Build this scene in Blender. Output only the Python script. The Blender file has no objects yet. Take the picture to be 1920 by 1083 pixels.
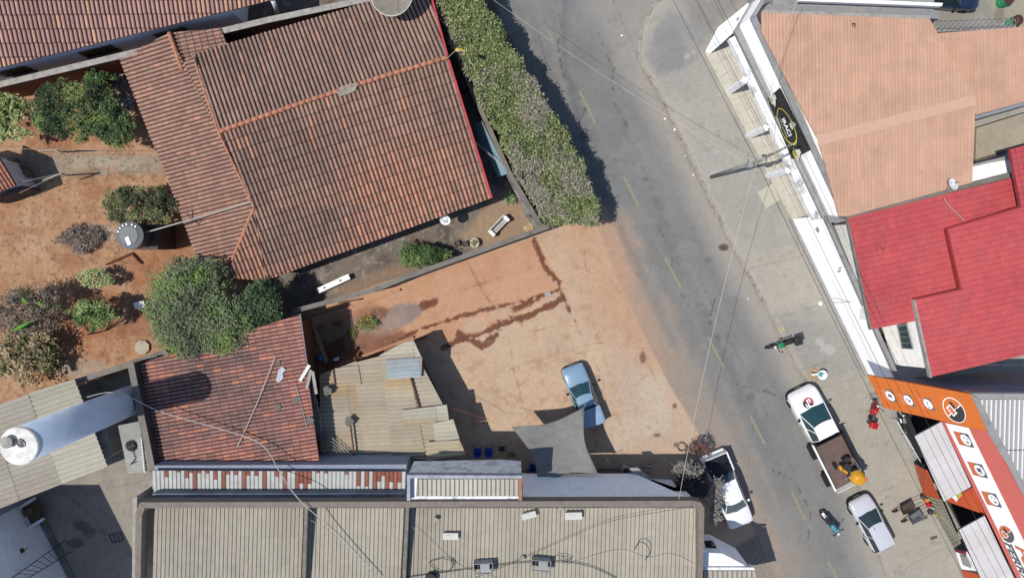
import bpy, bmesh, math, random
import numpy as np
from mathutils import Vector, Matrix
random.seed(7); RNG = np.random.default_rng(11)
R = math.radians
# ------------------------------------------------------------------ camera, sky, sun
scene = bpy.context.scene
COL = scene.collection
F, H, TILT = 1280.0, 46.0, math.atan(83.5/1280.0)
cam_d = bpy.data.cameras.new('camera'); cam = bpy.data.objects.new('camera', cam_d); COL.objects.link(cam)
cam_d.sensor_width = 36; cam_d.lens = 24.0; cam_d.clip_start = 0.5; cam_d.clip_end = 2000
cam.location = (0, 0, H); cam.rotation_euler = (-TILT, 0, 0); scene.camera = cam
scene.render.resolution_x = 1024; scene.render.resolution_y = 577
ELEV = R(62.5); SX, SY = 0.974, 0.225
world = bpy.data.worlds.new('World'); scene.world = world; world.use_nodes = True
wn = world.node_tree.nodes; wl = world.node_tree.links
sky = wn.new('ShaderNodeTexSky'); sky.sky_type = 'NISHITA'; sky.sun_disc = False
sky.sun_elevation = ELEV; sky.sun_rotation = math.atan2(-SX, -SY) % (2*math.pi); sky.altitude = 900
wl.new(sky.outputs[0], wn['Background'].inputs[0]); wn['Background'].inputs[1].default_value = 0.135
sd = bpy.data.lights.new('sun', 'SUN'); sd.energy = 4.15; sd.angle = R(0.5); sd.color = (1.0, 0.945, 0.865)
sun = bpy.data.objects.new('sun', sd); COL.objects.link(sun)
sun.rotation_euler = Vector((math.cos(ELEV)*SX, math.cos(ELEV)*SY, -math.sin(ELEV))).to_track_quat('-Z', 'Y').to_euler()
sun.location = (-40, -10, 80)
scene.view_settings.view_transform = 'Standard'; scene.view_settings.look = 'None'
scene.view_settings.exposure = 0.0; scene.view_settings.gamma = 1.0
KEXP = 1.37                       # sunlit level ground: picture value = albedo * KEXP

# ------------------------------------------------------------------ measuring: photo point + real height -> metres
ct, st = math.cos(-TILT), math.sin(-TILT)
def W(px, py, z=0.0):
    x = (px-960)/F; y = -(py-541.5)/F
    dy = y*ct + st; dz = y*st - ct
    s = (z-H)/dz
    return Vector((x*s, dy*s, z))
def Wp(t): return W(*t)
def plane_of(a, b, c):
    n = (b-a).cross(c-a).normalized()
    return (a, n if n.z > 0 else -n)
def onplane(px, py, pl):
    x = (px-960)/F; y = -(py-541.5)/F
    d = Vector((x, y*ct+st, y*st-ct)); o = Vector((0, 0, H))
    return o + d*((pl[0]-o).dot(pl[1])/d.dot(pl[1]))
def lin(v):
    v /= 255.0
    return v/12.92 if v <= .04045 else ((v+.055)/1.055)**2.4
def soft(r, g, b, a=.14):
    """the photo's own muted reds, oranges and greens"""
    if max(r, g, b)-min(r, g, b) > 22 and b < max(r, g): m = .3*r+.5*g+.2*b; return tuple(c+(m-c)*a for c in (r, g, b))
    return r, g, b
def C(r, g, b, k=None):
    k = k or KEXP; r, g, b = soft(r, g, b)
    return tuple(min(.82, lin(c)/k) for c in (r, g, b))

# ------------------------------------------------------------------ materials
MATS = {}
def mat(key, col, rough=.8, var=.12, scale=3.0, bump=.15, bscale=30, metal=0.0, attr=False, spec=.3, dirt=None, dirt_amt=.5, dscale=.8, coat=0, wear=None):
    if key in MATS: return MATS[key]
    m = bpy.data.materials.new(key); m.use_nodes = True
    N = m.node_tree.nodes; Lk = m.node_tree.links; b = N['Principled BSDF']
    b.inputs['Roughness'].default_value = rough; b.inputs['Metallic'].default_value = metal
    b.inputs['Specular IOR Level'].default_value = spec
    b.inputs['Coat Weight'].default_value = coat
    tc = N.new('ShaderNodeTexCoord')
    if attr:
        a = N.new('ShaderNodeAttribute'); a.attribute_name = 'Col'; src = a.outputs['Color']
    else:
        c = N.new('ShaderNodeRGB'); c.outputs[0].default_value = (*col, 1); src = c.outputs[0]
    n1 = N.new('ShaderNodeTexNoise'); n1.inputs['Scale'].default_value = scale; n1.inputs['Detail'].default_value = 6; n1.inputs['Roughness'].default_value = .65
    Lk.new(tc.outputs['Object'], n1.inputs['Vector'])
    mr = N.new('ShaderNodeMapRange'); mr.inputs[1].default_value = .3; mr.inputs[2].default_value = .7
    mr.inputs[3].default_value = 1-var; mr.inputs[4].default_value = 1+var
    Lk.new(n1.outputs[0], mr.inputs[0])
    mx = N.new('ShaderNodeMix'); mx.data_type = 'RGBA'; mx.blend_type = 'MULTIPLY'; mx.inputs[0].default_value = 1
    Lk.new(src, mx.inputs[6]); Lk.new(mr.outputs[0], mx.inputs[7]); out = mx.outputs[2]
    if dirt:
        n2 = N.new('ShaderNodeTexNoise'); n2.inputs['Scale'].default_value = dscale; n2.inputs['Detail'].default_value = 8; n2.inputs['Roughness'].default_value = .7
        Lk.new(tc.outputs['Object'], n2.inputs['Vector'])
        m2 = N.new('ShaderNodeMapRange'); m2.inputs[1].default_value = .48; m2.inputs[2].default_value = .68; m2.inputs[3].default_value = 0; m2.inputs[4].default_value = dirt_amt
        Lk.new(n2.outputs[0], m2.inputs[0])
        mx2 = N.new('ShaderNodeMix'); mx2.data_type = 'RGBA'; mx2.inputs[7].default_value = (*dirt, 1)
        Lk.new(m2.outputs[0], mx2.inputs[0]); Lk.new(out, mx2.inputs[6]); out = mx2.outputs[2]
    Lk.new(out, b.inputs['Base Color'])
    if bump:
        n3 = N.new('ShaderNodeTexNoise'); n3.inputs['Scale'].default_value = bscale; n3.inputs['Detail'].default_value = 4
        Lk.new(tc.outputs['Object'], n3.inputs['Vector'])
        bp = N.new('ShaderNodeBump'); bp.inputs['Strength'].default_value = bump; bp.inputs['Distance'].default_value = .02
        Lk.new(n3.outputs[0], bp.inputs['Height']); Lk.new(bp.outputs[0], b.inputs['Normal'])
    MATS[key] = m; return m
def glass(key, col=(.02, .035, .04), rough=.06):
    if key in MATS: return MATS[key]
    m = mat(key, col, rough=rough, var=.05, bump=0, spec=.7, coat=.6); return m

M_WHITE = mat('white_paint_wall', (.80, .80, .79), dirt=(.45, .44, .42), dirt_amt=.15, dscale=.6, bump=.05)
M_BRIGHT = mat('fresh_white_paint', (.90, .90, .89), var=.02, bump=.03)
M_WHITEP = mat('old_white_paint', (.72, .73, .74), dirt=(.25, .25, .26), dirt_amt=.5, dscale=1.2)
M_GREYP = mat('grey_paint', C(165, 165, 163), dirt=C(120, 118, 112), dirt_amt=.5)
M_CAP = mat('weathered_concrete', C(136, 130, 122), dirt=C(84, 80, 75), dirt_amt=.7, dscale=1.5, bump=.3)
M_CAPL = mat('light_concrete', C(178, 174, 166), dirt=C(110, 106, 100), dirt_amt=.6, dscale=2, bump=.3)
M_DARKW = mat('dark_plaster', C(96, 84, 78), dirt=C(60, 52, 48), dirt_amt=.7, bump=.3)
M_BRICK = mat('red_brick_wall', C(150, 84, 58), dirt=C(96, 62, 48), dirt_amt=.6, bump=.4)
M_BLACK = mat('black_plastic', (.012, .012, .013), rough=.5, bump=0)
M_RUB = mat('tyre_rubber', (.02, .02, .02), rough=.9, bump=.1)
M_STEEL = mat('galvanised_steel', C(170, 172, 174), rough=.45, metal=.3, bump=.05)
M_DSTEEL = mat('dark_steel', (.03, .03, .035), rough=.5, metal=.5, bump=0)
M_RIM = mat('wheel_rim_metal', (.35, .35, .36), rough=.35, metal=.7, bump=0)
M_RUST = mat('rusty_metal', C(120, 70, 48), dirt=C(80, 45, 30), dirt_amt=.7)
M_WOOD = mat('old_wood', C(120, 95, 72), dirt=C(70, 55, 44), dirt_amt=.6)
M_BARK = mat('tree_bark', C(96, 80, 66), bump=.5)
M_LEAF = mat('leaf_mix', (1, 1, 1), rough=.6, attr=True, var=.05, bump=0, spec=.25)
M_TILE = mat('clay_tile', (1, 1, 1), rough=.85, attr=True, var=.16, scale=5, bump=.25, bscale=40, spec=.15)
M_SHEET = mat('roof_sheet', (1, 1, 1), rough=.8, attr=True, var=.08, scale=2, bump=.12, bscale=30, spec=.15)
M_METALR = mat('painted_metal_roof', (1, 1, 1), rough=.5, attr=True, var=.04, bump=0, spec=.3)
M_GLASS = glass('dark_glass'); M_TGLASS = glass('teal_glass', (.015, .05, .055))
M_LAMP = mat('clear_lens', (.6, .62, .64), rough=.15, bump=0, spec=.6)
M_TAIL = mat('red_lens', (.35, .01, .015), rough=.2, bump=0)
M_PINKR = mat('pink_sheet_metal', (1, 1, 1), rough=.55, attr=True, var=.05, scale=1.2, bump=.03, dirt=C(190, 146, 122), dirt_amt=.55, dscale=.5)
M_REDR = mat('red_tile_sheet', (1, 1, 1), rough=.6, attr=True, var=.12, scale=1.6, bump=.05, dirt=C(200, 92, 90), dirt_amt=.6, dscale=.7)
M_ORANGE = mat('orange_panel', C(226, 110, 26), rough=.45, var=.05, bump=.03)
M_ORANGE2 = mat('orange_wall', C(230, 92, 48), rough=.6, var=.05)
M_CORAL = mat('coral_panel', C(232, 112, 100), rough=.5, var=.04, bump=.03)
M_SIGNW = mat('sign_white', (.8, .8, .8), rough=.4, var=.02, bump=0)
M_SIGNK = mat('sign_black', (.025, .025, .025), rough=.6, var=.05, bump=0)
M_SIGNG = mat('sign_grey', (.10, .10, .11), rough=.5, var=.03, bump=0)
M_GOLD = mat('sign_yellow', C(215, 195, 70), rough=.5, var=.08, bump=0)
M_IVORY = mat('sign_ivory', C(225, 222, 195), rough=.5, var=.08, bump=0)
M_SORANGE = mat('sign_orange', C(232, 120, 70), rough=.5, var=.03, bump=0)
M_RIDGE = mat('orange_ridge_tile', C(212, 138, 104), dirt=C(130, 88, 74), dirt_amt=.6, dscale=2)
M_REDTRIM = mat('red_trim_paint', C(226, 66, 78), dirt=C(120, 70, 62), dirt_amt=.5)
M_CABLE = mat('dark_cable', (.03, .03, .03), bump=0)
M_LCABLE = mat('pale_cable', C(210, 205, 194), bump=0)

# ------------------------------------------------------------------ mesh building
ORG = {}
class MB:
    def __init__(s): s.v = []; s.f = []; s.c = []
    def add(s, vs, fs, col=None):
        k = len(s.v); s.v.extend([tuple(p) for p in vs]); s.f.extend([tuple(i+k for i in f) for f in fs])
        if col is not None: s.c.extend([col]*len(vs))
        return s
    def box(s, c, size, rz=0, rx=0, ry=0, col=None):
        hx, hy, hz = size[0]/2, size[1]/2, size[2]/2
        m = Matrix.Rotation(rz, 3, 'Z') @ Matrix.Rotation(ry, 3, 'Y') @ Matrix.Rotation(rx, 3, 'X'); c = Vector(c)
        vs = [c + m @ Vector((x, y, z)) for x in (-hx, hx) for y in (-hy, hy) for z in (-hz, hz)]
        return s.add(vs, [(0, 1, 3, 2), (4, 6, 7, 5), (0, 4, 5, 1), (2, 3, 7, 6), (0, 2, 6, 4), (1, 5, 7, 3)], col)
    def prism(s, top, zb=None, thick=None, col=None):
        top = [Vector(p) for p in top]
        ar = sum(a.x*b.y-b.x*a.y for a, b in zip(top, top[1:]+top[:1]))
        if ar < 0: top = top[::-1]
        bot = [Vector((p.x, p.y, zb if zb is not None else p.z-thick)) for p in top]; n = len(top)
        fs = [tuple(range(n)), tuple(range(2*n-1, n-1, -1))]+[(i, i+n, (i+1) % n+n, (i+1) % n) for i in range(n)]
        return s.add(top+bot, fs, col)
    def cyl(s, a, b, r1, r2=None, n=10, caps=True, col=None):
        a, b = Vector(a), Vector(b); r2 = r1 if r2 is None else r2
        d = (b-a).normalized(); u = d.orthogonal().normalized(); w = d.cross(u)
        vs = [a+(u*math.cos(t)+w*math.sin(t))*r1 for t in [2*math.pi*i/n for i in range(n)]]
        vs += [b+(u*math.cos(t)+w*math.sin(t))*r2 for t in [2*math.pi*i/n for i in range(n)]]
        fs = [(i, (i+1) % n, (i+1) % n+n, i+n) for i in range(n)]
        if caps: fs += [tuple(range(n-1, -1, -1)), tuple(range(n, 2*n))]
        return s.add(vs, fs, col)
    def tube(s, pts, r, n=6, col=None):
        for a, b in zip(pts, pts[1:]):
            if (Vector(b)-Vector(a)).length > 1e-5: s.cyl(a, b, r, r, n, True, col)
        return s
    def lathe(s, prof, n=24, c=(0, 0, 0), axis=None, col=None):
        c = Vector(c); q = Vector((0, 0, 1)).rotation_difference(Vector(axis)) if axis else None
        vs = []
        for r, z in prof:
            for i in range(n):
                p = Vector((r*math.cos(2*math.pi*i/n), r*math.sin(2*math.pi*i/n), z))
                vs.append(c+(q @ p if q else p))
        m = len(prof)
        fs = [(j*n+i, j*n+(i+1) % n, (j+1)*n+(i+1) % n, (j+1)*n+i) for j in range(m-1) for i in range(n)]
        if prof[0][0] > 0: fs.append(tuple(range(n-1, -1, -1)))
        if prof[-1][0] > 0: fs.append(tuple(range((m-1)*n, m*n)))
        return s.add(vs, fs, col)
    def ball(s, c, rx, ry=None, rz=None, n=10, rot=None, col=None):
        ry = ry or rx; rz = rz or rx; c = Vector(c); vs = []; m = n//2+1
        for j in range(m+1):
            a = math.pi*j/m
            for i in range(n):
                t = 2*math.pi*i/n
                p = Vector((rx*math.sin(a)*math.cos(t), ry*math.sin(a)*math.sin(t), rz*math.cos(a)))
                vs.append(c+(rot @ p if rot else p))
        return s.add(vs, [(j*n+i, (j+1)*n+i, (j+1)*n+(i+1) % n, j*n+(i+1) % n) for j in range(m) for i in range(n)], col)
    def torus(s, c, axis, R_, r, n=20, m=8, col=None):
        q = Vector((0, 0, 1)).rotation_difference(Vector(axis)); c = Vector(c); vs = []
        for i in range(n):
            t = 2*math.pi*i/n
            for j in range(m):
                a = 2*math.pi*j/m
                vs.append(c+q @ Vector(((R_+r*math.cos(a))*math.cos(t), (R_+r*math.cos(a))*math.sin(t), r*math.sin(a))))
        return s.add(vs, [(i*m+j, ((i+1) % n)*m+j, ((i+1) % n)*m+(j+1) % m, i*m+(j+1) % m) for i in range(n) for j in range(m)], col)
    def build(s, name, m, parent=None, local=False, smooth=False, bevel=0, label=None, np_col=None):
        me = bpy.data.meshes.new(name)
        vs = s.v
        if local: off = Vector((0, 0, 0))
        elif parent is not None: off = ORG[parent.name]
        else:
            a = np.array(vs); mn, mxx = a.min(0), a.max(0); off = Vector(((mn[0]+mxx[0])/2, (mn[1]+mxx[1])/2, mn[2]))
        a = np.array(vs, dtype=float)-np.array(off)
        me.from_pydata(a.tolist(), [], s.f); me.update()
        if s.c and len(s.c) == len(s.v):
            at = me.color_attributes.new('Col', 'FLOAT_COLOR', 'POINT')
            cc = np.ones((len(s.v), 4), dtype=np.float32); cc[:, :3] = np.array(s.c)
            at.data.foreach_set('color', cc.ravel())
        me.materials.append(m)
        if smooth: me.polygons.foreach_set('use_smooth', [True]*len(me.polygons))
        o = bpy.data.objects.new(name, me); COL.objects.link(o)
        if parent is not None: o.parent = parent
        else: o.location = off
        ORG[o.name] = off if not local else Vector((0, 0, 0))
        if bevel:
            bv = o.modifiers.new('bevel', 'BEVEL'); bv.width = bevel; bv.segments = 2; bv.limit_method = 'ANGLE'
        if label: o['label'] = label
        return o
def tag(o, label, cat, group=None, kind=None):
    if label: o['label'] = label
    if cat: o['category'] = cat
    if group: o['group'] = group
    if kind: o['kind'] = kind
    return o
def thing(name, label, cat, loc=(0, 0, 0), rz=0, group=None):
    o = bpy.data.objects.new(name, None); COL.objects.link(o); o.location = loc; o.rotation_euler = (0, 0, rz)
    o.empty_display_size = .3; ORG[o.name] = Vector(loc)
    return tag(o, label, cat, group)
def copy_thing(o, loc, rz=None, label=None):
    r = o.copy(); COL.objects.link(r); r.location = loc
    if rz is not None: r.rotation_euler = (0, 0, rz)
    if label: r['label'] = label
    for ch in list(o.children):
        c = ch.copy(); COL.objects.link(c); c.parent = r
        for g in list(ch.children):
            d = g.copy(); COL.objects.link(d); d.parent = c
    return r
def line_prism(mb, a, b, w, zt, zb, ext=0, col=None):
    """wall along a-b (px pairs read at height zt), width w metres"""
    A, B = W(a[0], a[1], zt), W(b[0], b[1], zt); d = (B-A).normalized(); n = Vector((-d.y, d.x, 0))*w/2
    A = A-d*ext; B = B+d*ext
    return mb.prism([A-n, B-n, B+n, A+n], zb=zb, col=col)

# ------------------------------------------------------------------ ground, painted with its own stains and dust
def to_px(X, Y, Z=0.0):
    y = Y*ct + (Z-H)*st*1.0; z = -Y*st + (Z-H)*ct
    return 960+F*X/(-z), 541.5-F*y/(-z)
def vnoise(x, y, seed):
    xi = np.floor(x).astype(np.int64); yi = np.floor(y).astype(np.int64); fx = x-xi; fy = y-yi
    fx = fx*fx*(3-2*fx); fy = fy*fy*(3-2*fy)
    def h(a, b):
        n = (a*374761393+b*668265263+seed*982451653) & 0x7fffffff
        n = ((n ^ (n >> 13))*1274126177) & 0x7fffffff
        return ((n ^ (n >> 16)) & 0xffff)/65535.0
    return (h(xi, yi)*(1-fx)+h(xi+1, yi)*fx)*(1-fy)+(h(xi, yi+1)*(1-fx)+h(xi+1, yi+1)*fx)*fy
def fbm(x, y, sc, seed=0, octv=4):
    t = 0; a = .5; s = 0
    for i in range(octv):
        t = t+a*vnoise(x*sc*2**i+17.3*i, y*sc*2**i-9.1*i, seed+i); s += a; a *= .55
    return t/s
def inpoly(px, py, poly):
    r = np.zeros(px.shape, bool); n = len(poly)
    for i in range(n):
        x1, y1 = poly[i]; x2, y2 = poly[(i+1) % n]
        if y1 == y2: continue
        r ^= ((y1 > py) != (y2 > py)) & (px < (x2-x1)*(py-y1)/(y2-y1)+x1)
    return r
def dline(px, py, pts, closed=False):
    d = np.full(px.shape, 1e9); L = list(pts)+([pts[0]] if closed else [])
    for (x1, y1), (x2, y2) in zip(L, L[1:]):
        dx, dy = x2-x1, y2-y1; t = np.clip(((px-x1)*dx+(py-y1)*dy)/(dx*dx+dy*dy+1e-9), 0, 1)
        d = np.minimum(d, np.hypot(px-x1-t*dx, py-y1-t*dy))
    return d
KERB = [(1290, -70), (1252, -12), (1222, 16), (1205, 50), (1198, 85), (1198, 108), (1210, 135), (1232, 165), (1262, 225), (1330, 370), (1364, 442), (1476, 648), (1514, 720), (1560, 815), (1616, 924), (1644, 1035), (1668, 1083), (1700, 1150)]
EDGE = [(905, -70), (925, 0), (1010, 180), (1110, 395), (1150, 500), (1200, 610), (1255, 720), (1310, 810), (1345, 870), (1420, 1000), (1480, 1150)]
P_ROAD = EDGE+KERB[::-1]
P_PAVE = KERB+[(2100, 1150), (2100, -70)]
P_LOT = [(545, 590), (1030, 428), (1112, 395)]+EDGE[4:10]+[(1420, 1000), (1330, 1060), (280, 1060), (280, 900), (545, 900)]
P_YARD = [(350, 60), (690, -70), (905, -70), (925, 0), (1010, 180), (1112, 395), (1030, 428), (545, 590), (430, 560), (500, 520), (425, 380)]
P_COURT = [(-80, 800), (160, 726), (262, 690), (285, 900), (285, 1150), (-80, 1150)]
step = 0.09
gx = np.arange(-38, 38+step, step); gy = np.arange(-24.5, 21.5+step, step)
GX, GY = np.meshgrid(gx, gy)
PX, PY = to_px(GX, GY)
col = np.zeros(GX.shape+(3,)); S3 = lambda r, g, b: np.array([lin(q) for q in soft(r, g, b, .15)])/KEXP
J1 = (fbm(GX, GY, .9, 3)-.5)*2; J2 = (fbm(GX, GY, 3.2, 9)-.5)*2; J3 = (fbm(GX, GY, .25, 21)-.5)*2
def mixc(mask, c): 
    global col
    m = np.clip(mask, 0, 1)[..., None]; col = col*(1-m)+np.array(c)*m
def pm(poly, soft=3, jit=0):
    d = dline(PX, PY, poly, True); ins = inpoly(PX, PY, poly); sd_ = np.where(ins, d, -d)+jit*(J1*.6+J2*.4)
    return np.clip(sd_/soft*.5+.5, 0, 1)
def lm(pts, w, soft=2, jit=0): return np.clip((w/2-dline(PX, PY, pts)+jit*J2)/soft+.5, 0, 1)
def blob(cx, cy, rx, ry, soft=.5, jit=.5, ang=0):
    c_, s_ = math.cos(ang), math.sin(ang); dx, dy = PX-cx, PY-cy
    q = np.hypot((dx*c_+dy*s_)/rx, (-dx*s_+dy*c_)/ry)+jit*J1+jit*.5*J2
    return np.clip((1-q)/soft+.5, 0, 1)
col[:] = S3(150, 140, 128)
# garden soil
mixc(pm([(-90, 90), (260, 60), (460, 380), (545, 590), (262, 690), (160, 730), (-90, 810)], 6, 6), S3(193, 146, 107))
G0 = pm([(-90, 90), (260, 60), (460, 380), (545, 590), (262, 690), (160, 730), (-90, 810)], 6, 0)
mixc(G0*np.clip(J1*1.6, 0, 1)*.6, S3(172, 112, 72)); mixc(G0*np.clip(-J3*3, 0, 1)*.5, S3(200, 156, 120))
for b in [(190, 600, 90, 60), (290, 500, 60, 40), (110, 660, 70, 50), (330, 440, 50, 30), (90, 250, 90, 30)]:
    mixc(blob(*b, .8, .9)*.55, S3(170, 92, 52))
for b in [(200, 160, 90, 40), (40, 220, 60, 30), (250, 600, 40, 40)]: mixc(blob(*b, 1, .9)*.5, S3(140, 100, 74))
for b in [(150, 690, 50, 18), (215, 435, 34, 16), (235, 170, 24, 50)]: mixc(blob(*b, .5, .6)*.8, S3(170, 156, 136))
mixc(blob(155, 448, 40, 26, .5, .5)*.5, S3(120, 100, 88))
mixc(np.clip((J2-.45)*5, 0, 1)*G0*.35, S3(120, 76, 48))
mixc(pm([(30, 286), (300, 290), (318, 326), (100, 332), (0, 340), (-60, 300)], 3, 3), S3(166, 146, 122))
mixc(blob(190, 305, 80, 12, .8, .8)*.6, S3(184, 172, 150))
mixc(pm([(-90, 130), (430, 20), (440, 70), (-90, 190)], 3, 2), S3(150, 150, 152))
GS = G0*np.clip((fbm(GX, GY, 1.1, 131, 5)-.5)*7-.2, 0, 1); mixc(GS*.45, S3(156, 98, 62)); mixc(G0*np.clip((fbm(GX, GY, .6, 141, 5)-.5)*6-.3, 0, 1)*.4, S3(206, 166, 132)); mixc(G0*np.clip((fbm(GX, GY, 4, 151, 3)-.62)*8, 0, 1)*.5, S3(110, 76, 54))
# side yard
mixc(pm(P_YARD, 3, 2), S3(128, 116, 104))
mixc(pm(P_YARD, 3, 2)*np.clip(J1*2, 0, 1)*.8, S3(96, 86, 80)); mixc(pm(P_YARD, 3, 2)*np.clip(J2*2-.3, 0, 1)*.7, S3(176, 166, 152))
mixc(pm([(905, 395), (960, 350), (1015, 405), (1025, 425), (900, 470), (860, 440)], 8, 14)*.9, S3(172, 142, 112))
mixc(pm([(620, 545), (760, 490), (800, 500), (650, 560)], 8, 10)*.7, S3(160, 128, 102))
# lot
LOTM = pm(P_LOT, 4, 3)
mixc(LOTM, S3(208, 174, 141))
mixc(LOTM*np.clip(-J3*2.2+.1, 0, 1)*.7, S3(192, 160, 134)); mixc(LOTM*np.clip(J1*1.6, 0, 1)*.45, S3(212, 180, 152))
J5 = (fbm(GX, GY, .55, 91, 5)-.5)*2; J6 = (fbm(GX, GY, 1.9, 95, 4)-.5)*2
mixc(LOTM*np.clip(J5*3-.25, 0, 1)*.5, S3(190, 160, 136)); mixc(LOTM*np.clip(-J5*3-.3, 0, 1)*.45, S3(214, 186, 156)); mixc(LOTM*np.clip(J6*4-.9, 0, 1)*.45, S3(172, 132, 104)); mixc(LOTM*np.clip(-J6*4-.9, 0, 1)*.5, S3(198, 176, 152))
slab = [(560, 585), (1005, 445), (1062, 540), (1050, 545), (880, 640), (760, 660), (590, 710)]
mixc(pm(slab, 5, 3)*.85, S3(210, 155, 116)); mixc(pm(slab, 5, 3)*np.clip(J1*1.5+.2, 0, 1)*.5, S3(198, 138, 98))
mixc(pm([(600, 600), (700, 570), (760, 600), (740, 650), (620, 690), (590, 650)], 8, 10)*.75, S3(158, 104, 78))
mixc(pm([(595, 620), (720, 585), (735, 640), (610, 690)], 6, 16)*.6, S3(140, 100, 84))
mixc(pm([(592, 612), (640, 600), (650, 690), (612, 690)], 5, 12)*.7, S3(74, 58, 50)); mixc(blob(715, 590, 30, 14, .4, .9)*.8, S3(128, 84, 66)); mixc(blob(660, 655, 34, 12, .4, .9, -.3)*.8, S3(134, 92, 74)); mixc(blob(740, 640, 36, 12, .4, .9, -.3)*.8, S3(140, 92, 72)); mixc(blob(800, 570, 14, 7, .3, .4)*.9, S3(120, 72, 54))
mixc(blob(690, 610, 42, 18, .5, .7)*.8, S3(170, 136, 118)); mixc(blob(620, 625, 26, 20, .4, .7)*.5, S3(186, 146, 112))
mixc(blob(640, 680, 60, 16, .5, .9, -.2)*.75, S3(176, 104, 60)); mixc(blob(720, 660, 50, 14, .5, .8, -.2)*.7, S3(150, 94, 76))
for L_, w_ in [([(1003, 450), (1022, 500), (1048, 530)], 9), ([(1048, 542), (990, 562), (910, 580), (800, 612), (740, 640)], 6), ([(1055, 560), (1000, 588), (930, 612), (870, 634), (830, 650)], 11), ([(1048, 535), (1062, 570), (1078, 602)], 4), ([(860, 625), (905, 650), (930, 628)], 12), ([(790, 575), (815, 565)], 12), ([(930, 590), (940, 620)], 3), ([(1010, 560), (960, 580)], 9)]:
    mixc(lm(L_, w_, 1.6, 6)*.95, S3(124, 72, 52))
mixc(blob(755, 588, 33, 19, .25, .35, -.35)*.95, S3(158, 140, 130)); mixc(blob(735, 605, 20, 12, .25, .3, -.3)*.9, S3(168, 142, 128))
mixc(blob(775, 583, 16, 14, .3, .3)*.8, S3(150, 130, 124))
mixc(blob(893, 610, 24, 15, .3, .2, -.3)*.9, S3(206, 172, 142)); mixc(blob(938, 588, 26, 10, .3, .2, -.3)*.9, S3(204, 168, 136))
for L_ in [[(880, 500), (905, 545), (925, 575)], [(883, 497), (929, 572)]]: mixc(lm(L_, 2, 1.5, 1)*.7, S3(120, 76, 54))
mixc(lm([(886, 498), (912, 545), (932, 575)], 5, 2, 1)*.6, S3(218, 166, 124)); mixc(lm([(1008, 448), (1058, 535)], 6, 2, 1.5)*.6, S3(222, 176, 138))
# dust along the road edge
dE = dline(PX, PY, EDGE); inR = inpoly(PX, PY, P_ROAD); sE = np.where(inR, dE, -dE)
ROADM = np.clip(sE/10+.5+J1*.5, 0, 1)*(PY > 380)+pm(P_ROAD, 2, 0)*(PY <= 380)
asph = S3(137, 136, 132); mixc(np.where(inR, 1, 0), asph)
XR = inR*np.clip(J3*1.5+.5, 0, 1); mixc(XR*.5, S3(139, 141, 140)); mixc(inR*np.clip(J1*1.6-.2, 0, 1)*.35, S3(122, 122, 120))
mixc(inR*np.clip(J2-.3, 0, 1)*.7, S3(114, 112, 109)); mixc(inR*np.clip(-J2-.35, 0, 1)*.6, S3(150, 152, 150))
J4 = (fbm(GX*.8+GY*.4, GY*.35-GX*.15, 1.6, 51)-.5)*2; mixc(inR*np.clip(J4*1.8, 0, 1)*.3, S3(118, 118, 116)); mixc(inR*np.clip(-J4*1.8, 0, 1)*.25, S3(148, 149, 146))
dK = dline(PX, PY, KERB)
mixc(inR*np.clip(1-(dK-22-8*J1)/34, 0, 1)*.95, S3(166, 161, 153)); mixc(inR*np.clip(1-(dK-16-5*J1)/10, 0, 1)*.55, S3(174, 166, 152))
mixc(inR*np.clip(1-dK/6, 0, 1)*.6*np.clip(.5+J1*2, 0, 1), S3(150, 122, 100))
mixc(inR*pm([(1090, -70), (1290, -70), (1250, 0), (1200, 60), (1196, 140), (1160, 120), (1100, 20)], 20, 20)*.85, S3(160, 156, 149))
ds = np.clip(1-(sE-14-44*J3-26*J1-14*J2)/56, 0, 1)*(PY > 372)*np.clip((PY-385)/40, 0, 1)
fade = np.clip((760-PY)/260, .35, 1)
mixc(inR*ds*.9*fade, S3(202, 158, 122)); mixc(inR*np.clip(1-(sE-42-18*J1)/60, 0, 1)*(PY > 385)*.4, S3(168, 158, 146))
ob = pm([(1060, 415), (1118, 398), (1150, 480), (1190, 580), (1230, 680), (1160, 640), (1110, 560)], 40, 20)
mixc(ob*.75, S3(203, 154, 118))
mixc(LOTM*pm([(1150, 650), (1240, 720), (1300, 830), (1290, 850), (1180, 850), (1150, 760)], 20, 14)*.7, S3(196, 172, 150))
for b in [(1225, 735, 26, 40), (1190, 800, 50, 22), (1232, 790, 34, 30), (1165, 830, 30, 14)]: mixc(blob(*b, .25, .45)*.6, S3(204, 186, 164))
for b in [(1205, 670, 6, 11), (1265, 760, 4, 5), (1232, 815, 8, 4), (1268, 833, 5, 4)]: mixc(blob(*b, .5, .35)*.85, S3(120, 88, 70))
mixc(blob(1357, 464, 10, 7, .3, .3)*.9, S3(96, 76, 68)); mixc(blob(1328, 487, 9, 7, .5, .4)*.5, S3(104, 106, 110)); mixc(blob(1408, 744, 8, 9, .5, .4)*.5, S3(100, 100, 104))
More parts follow.
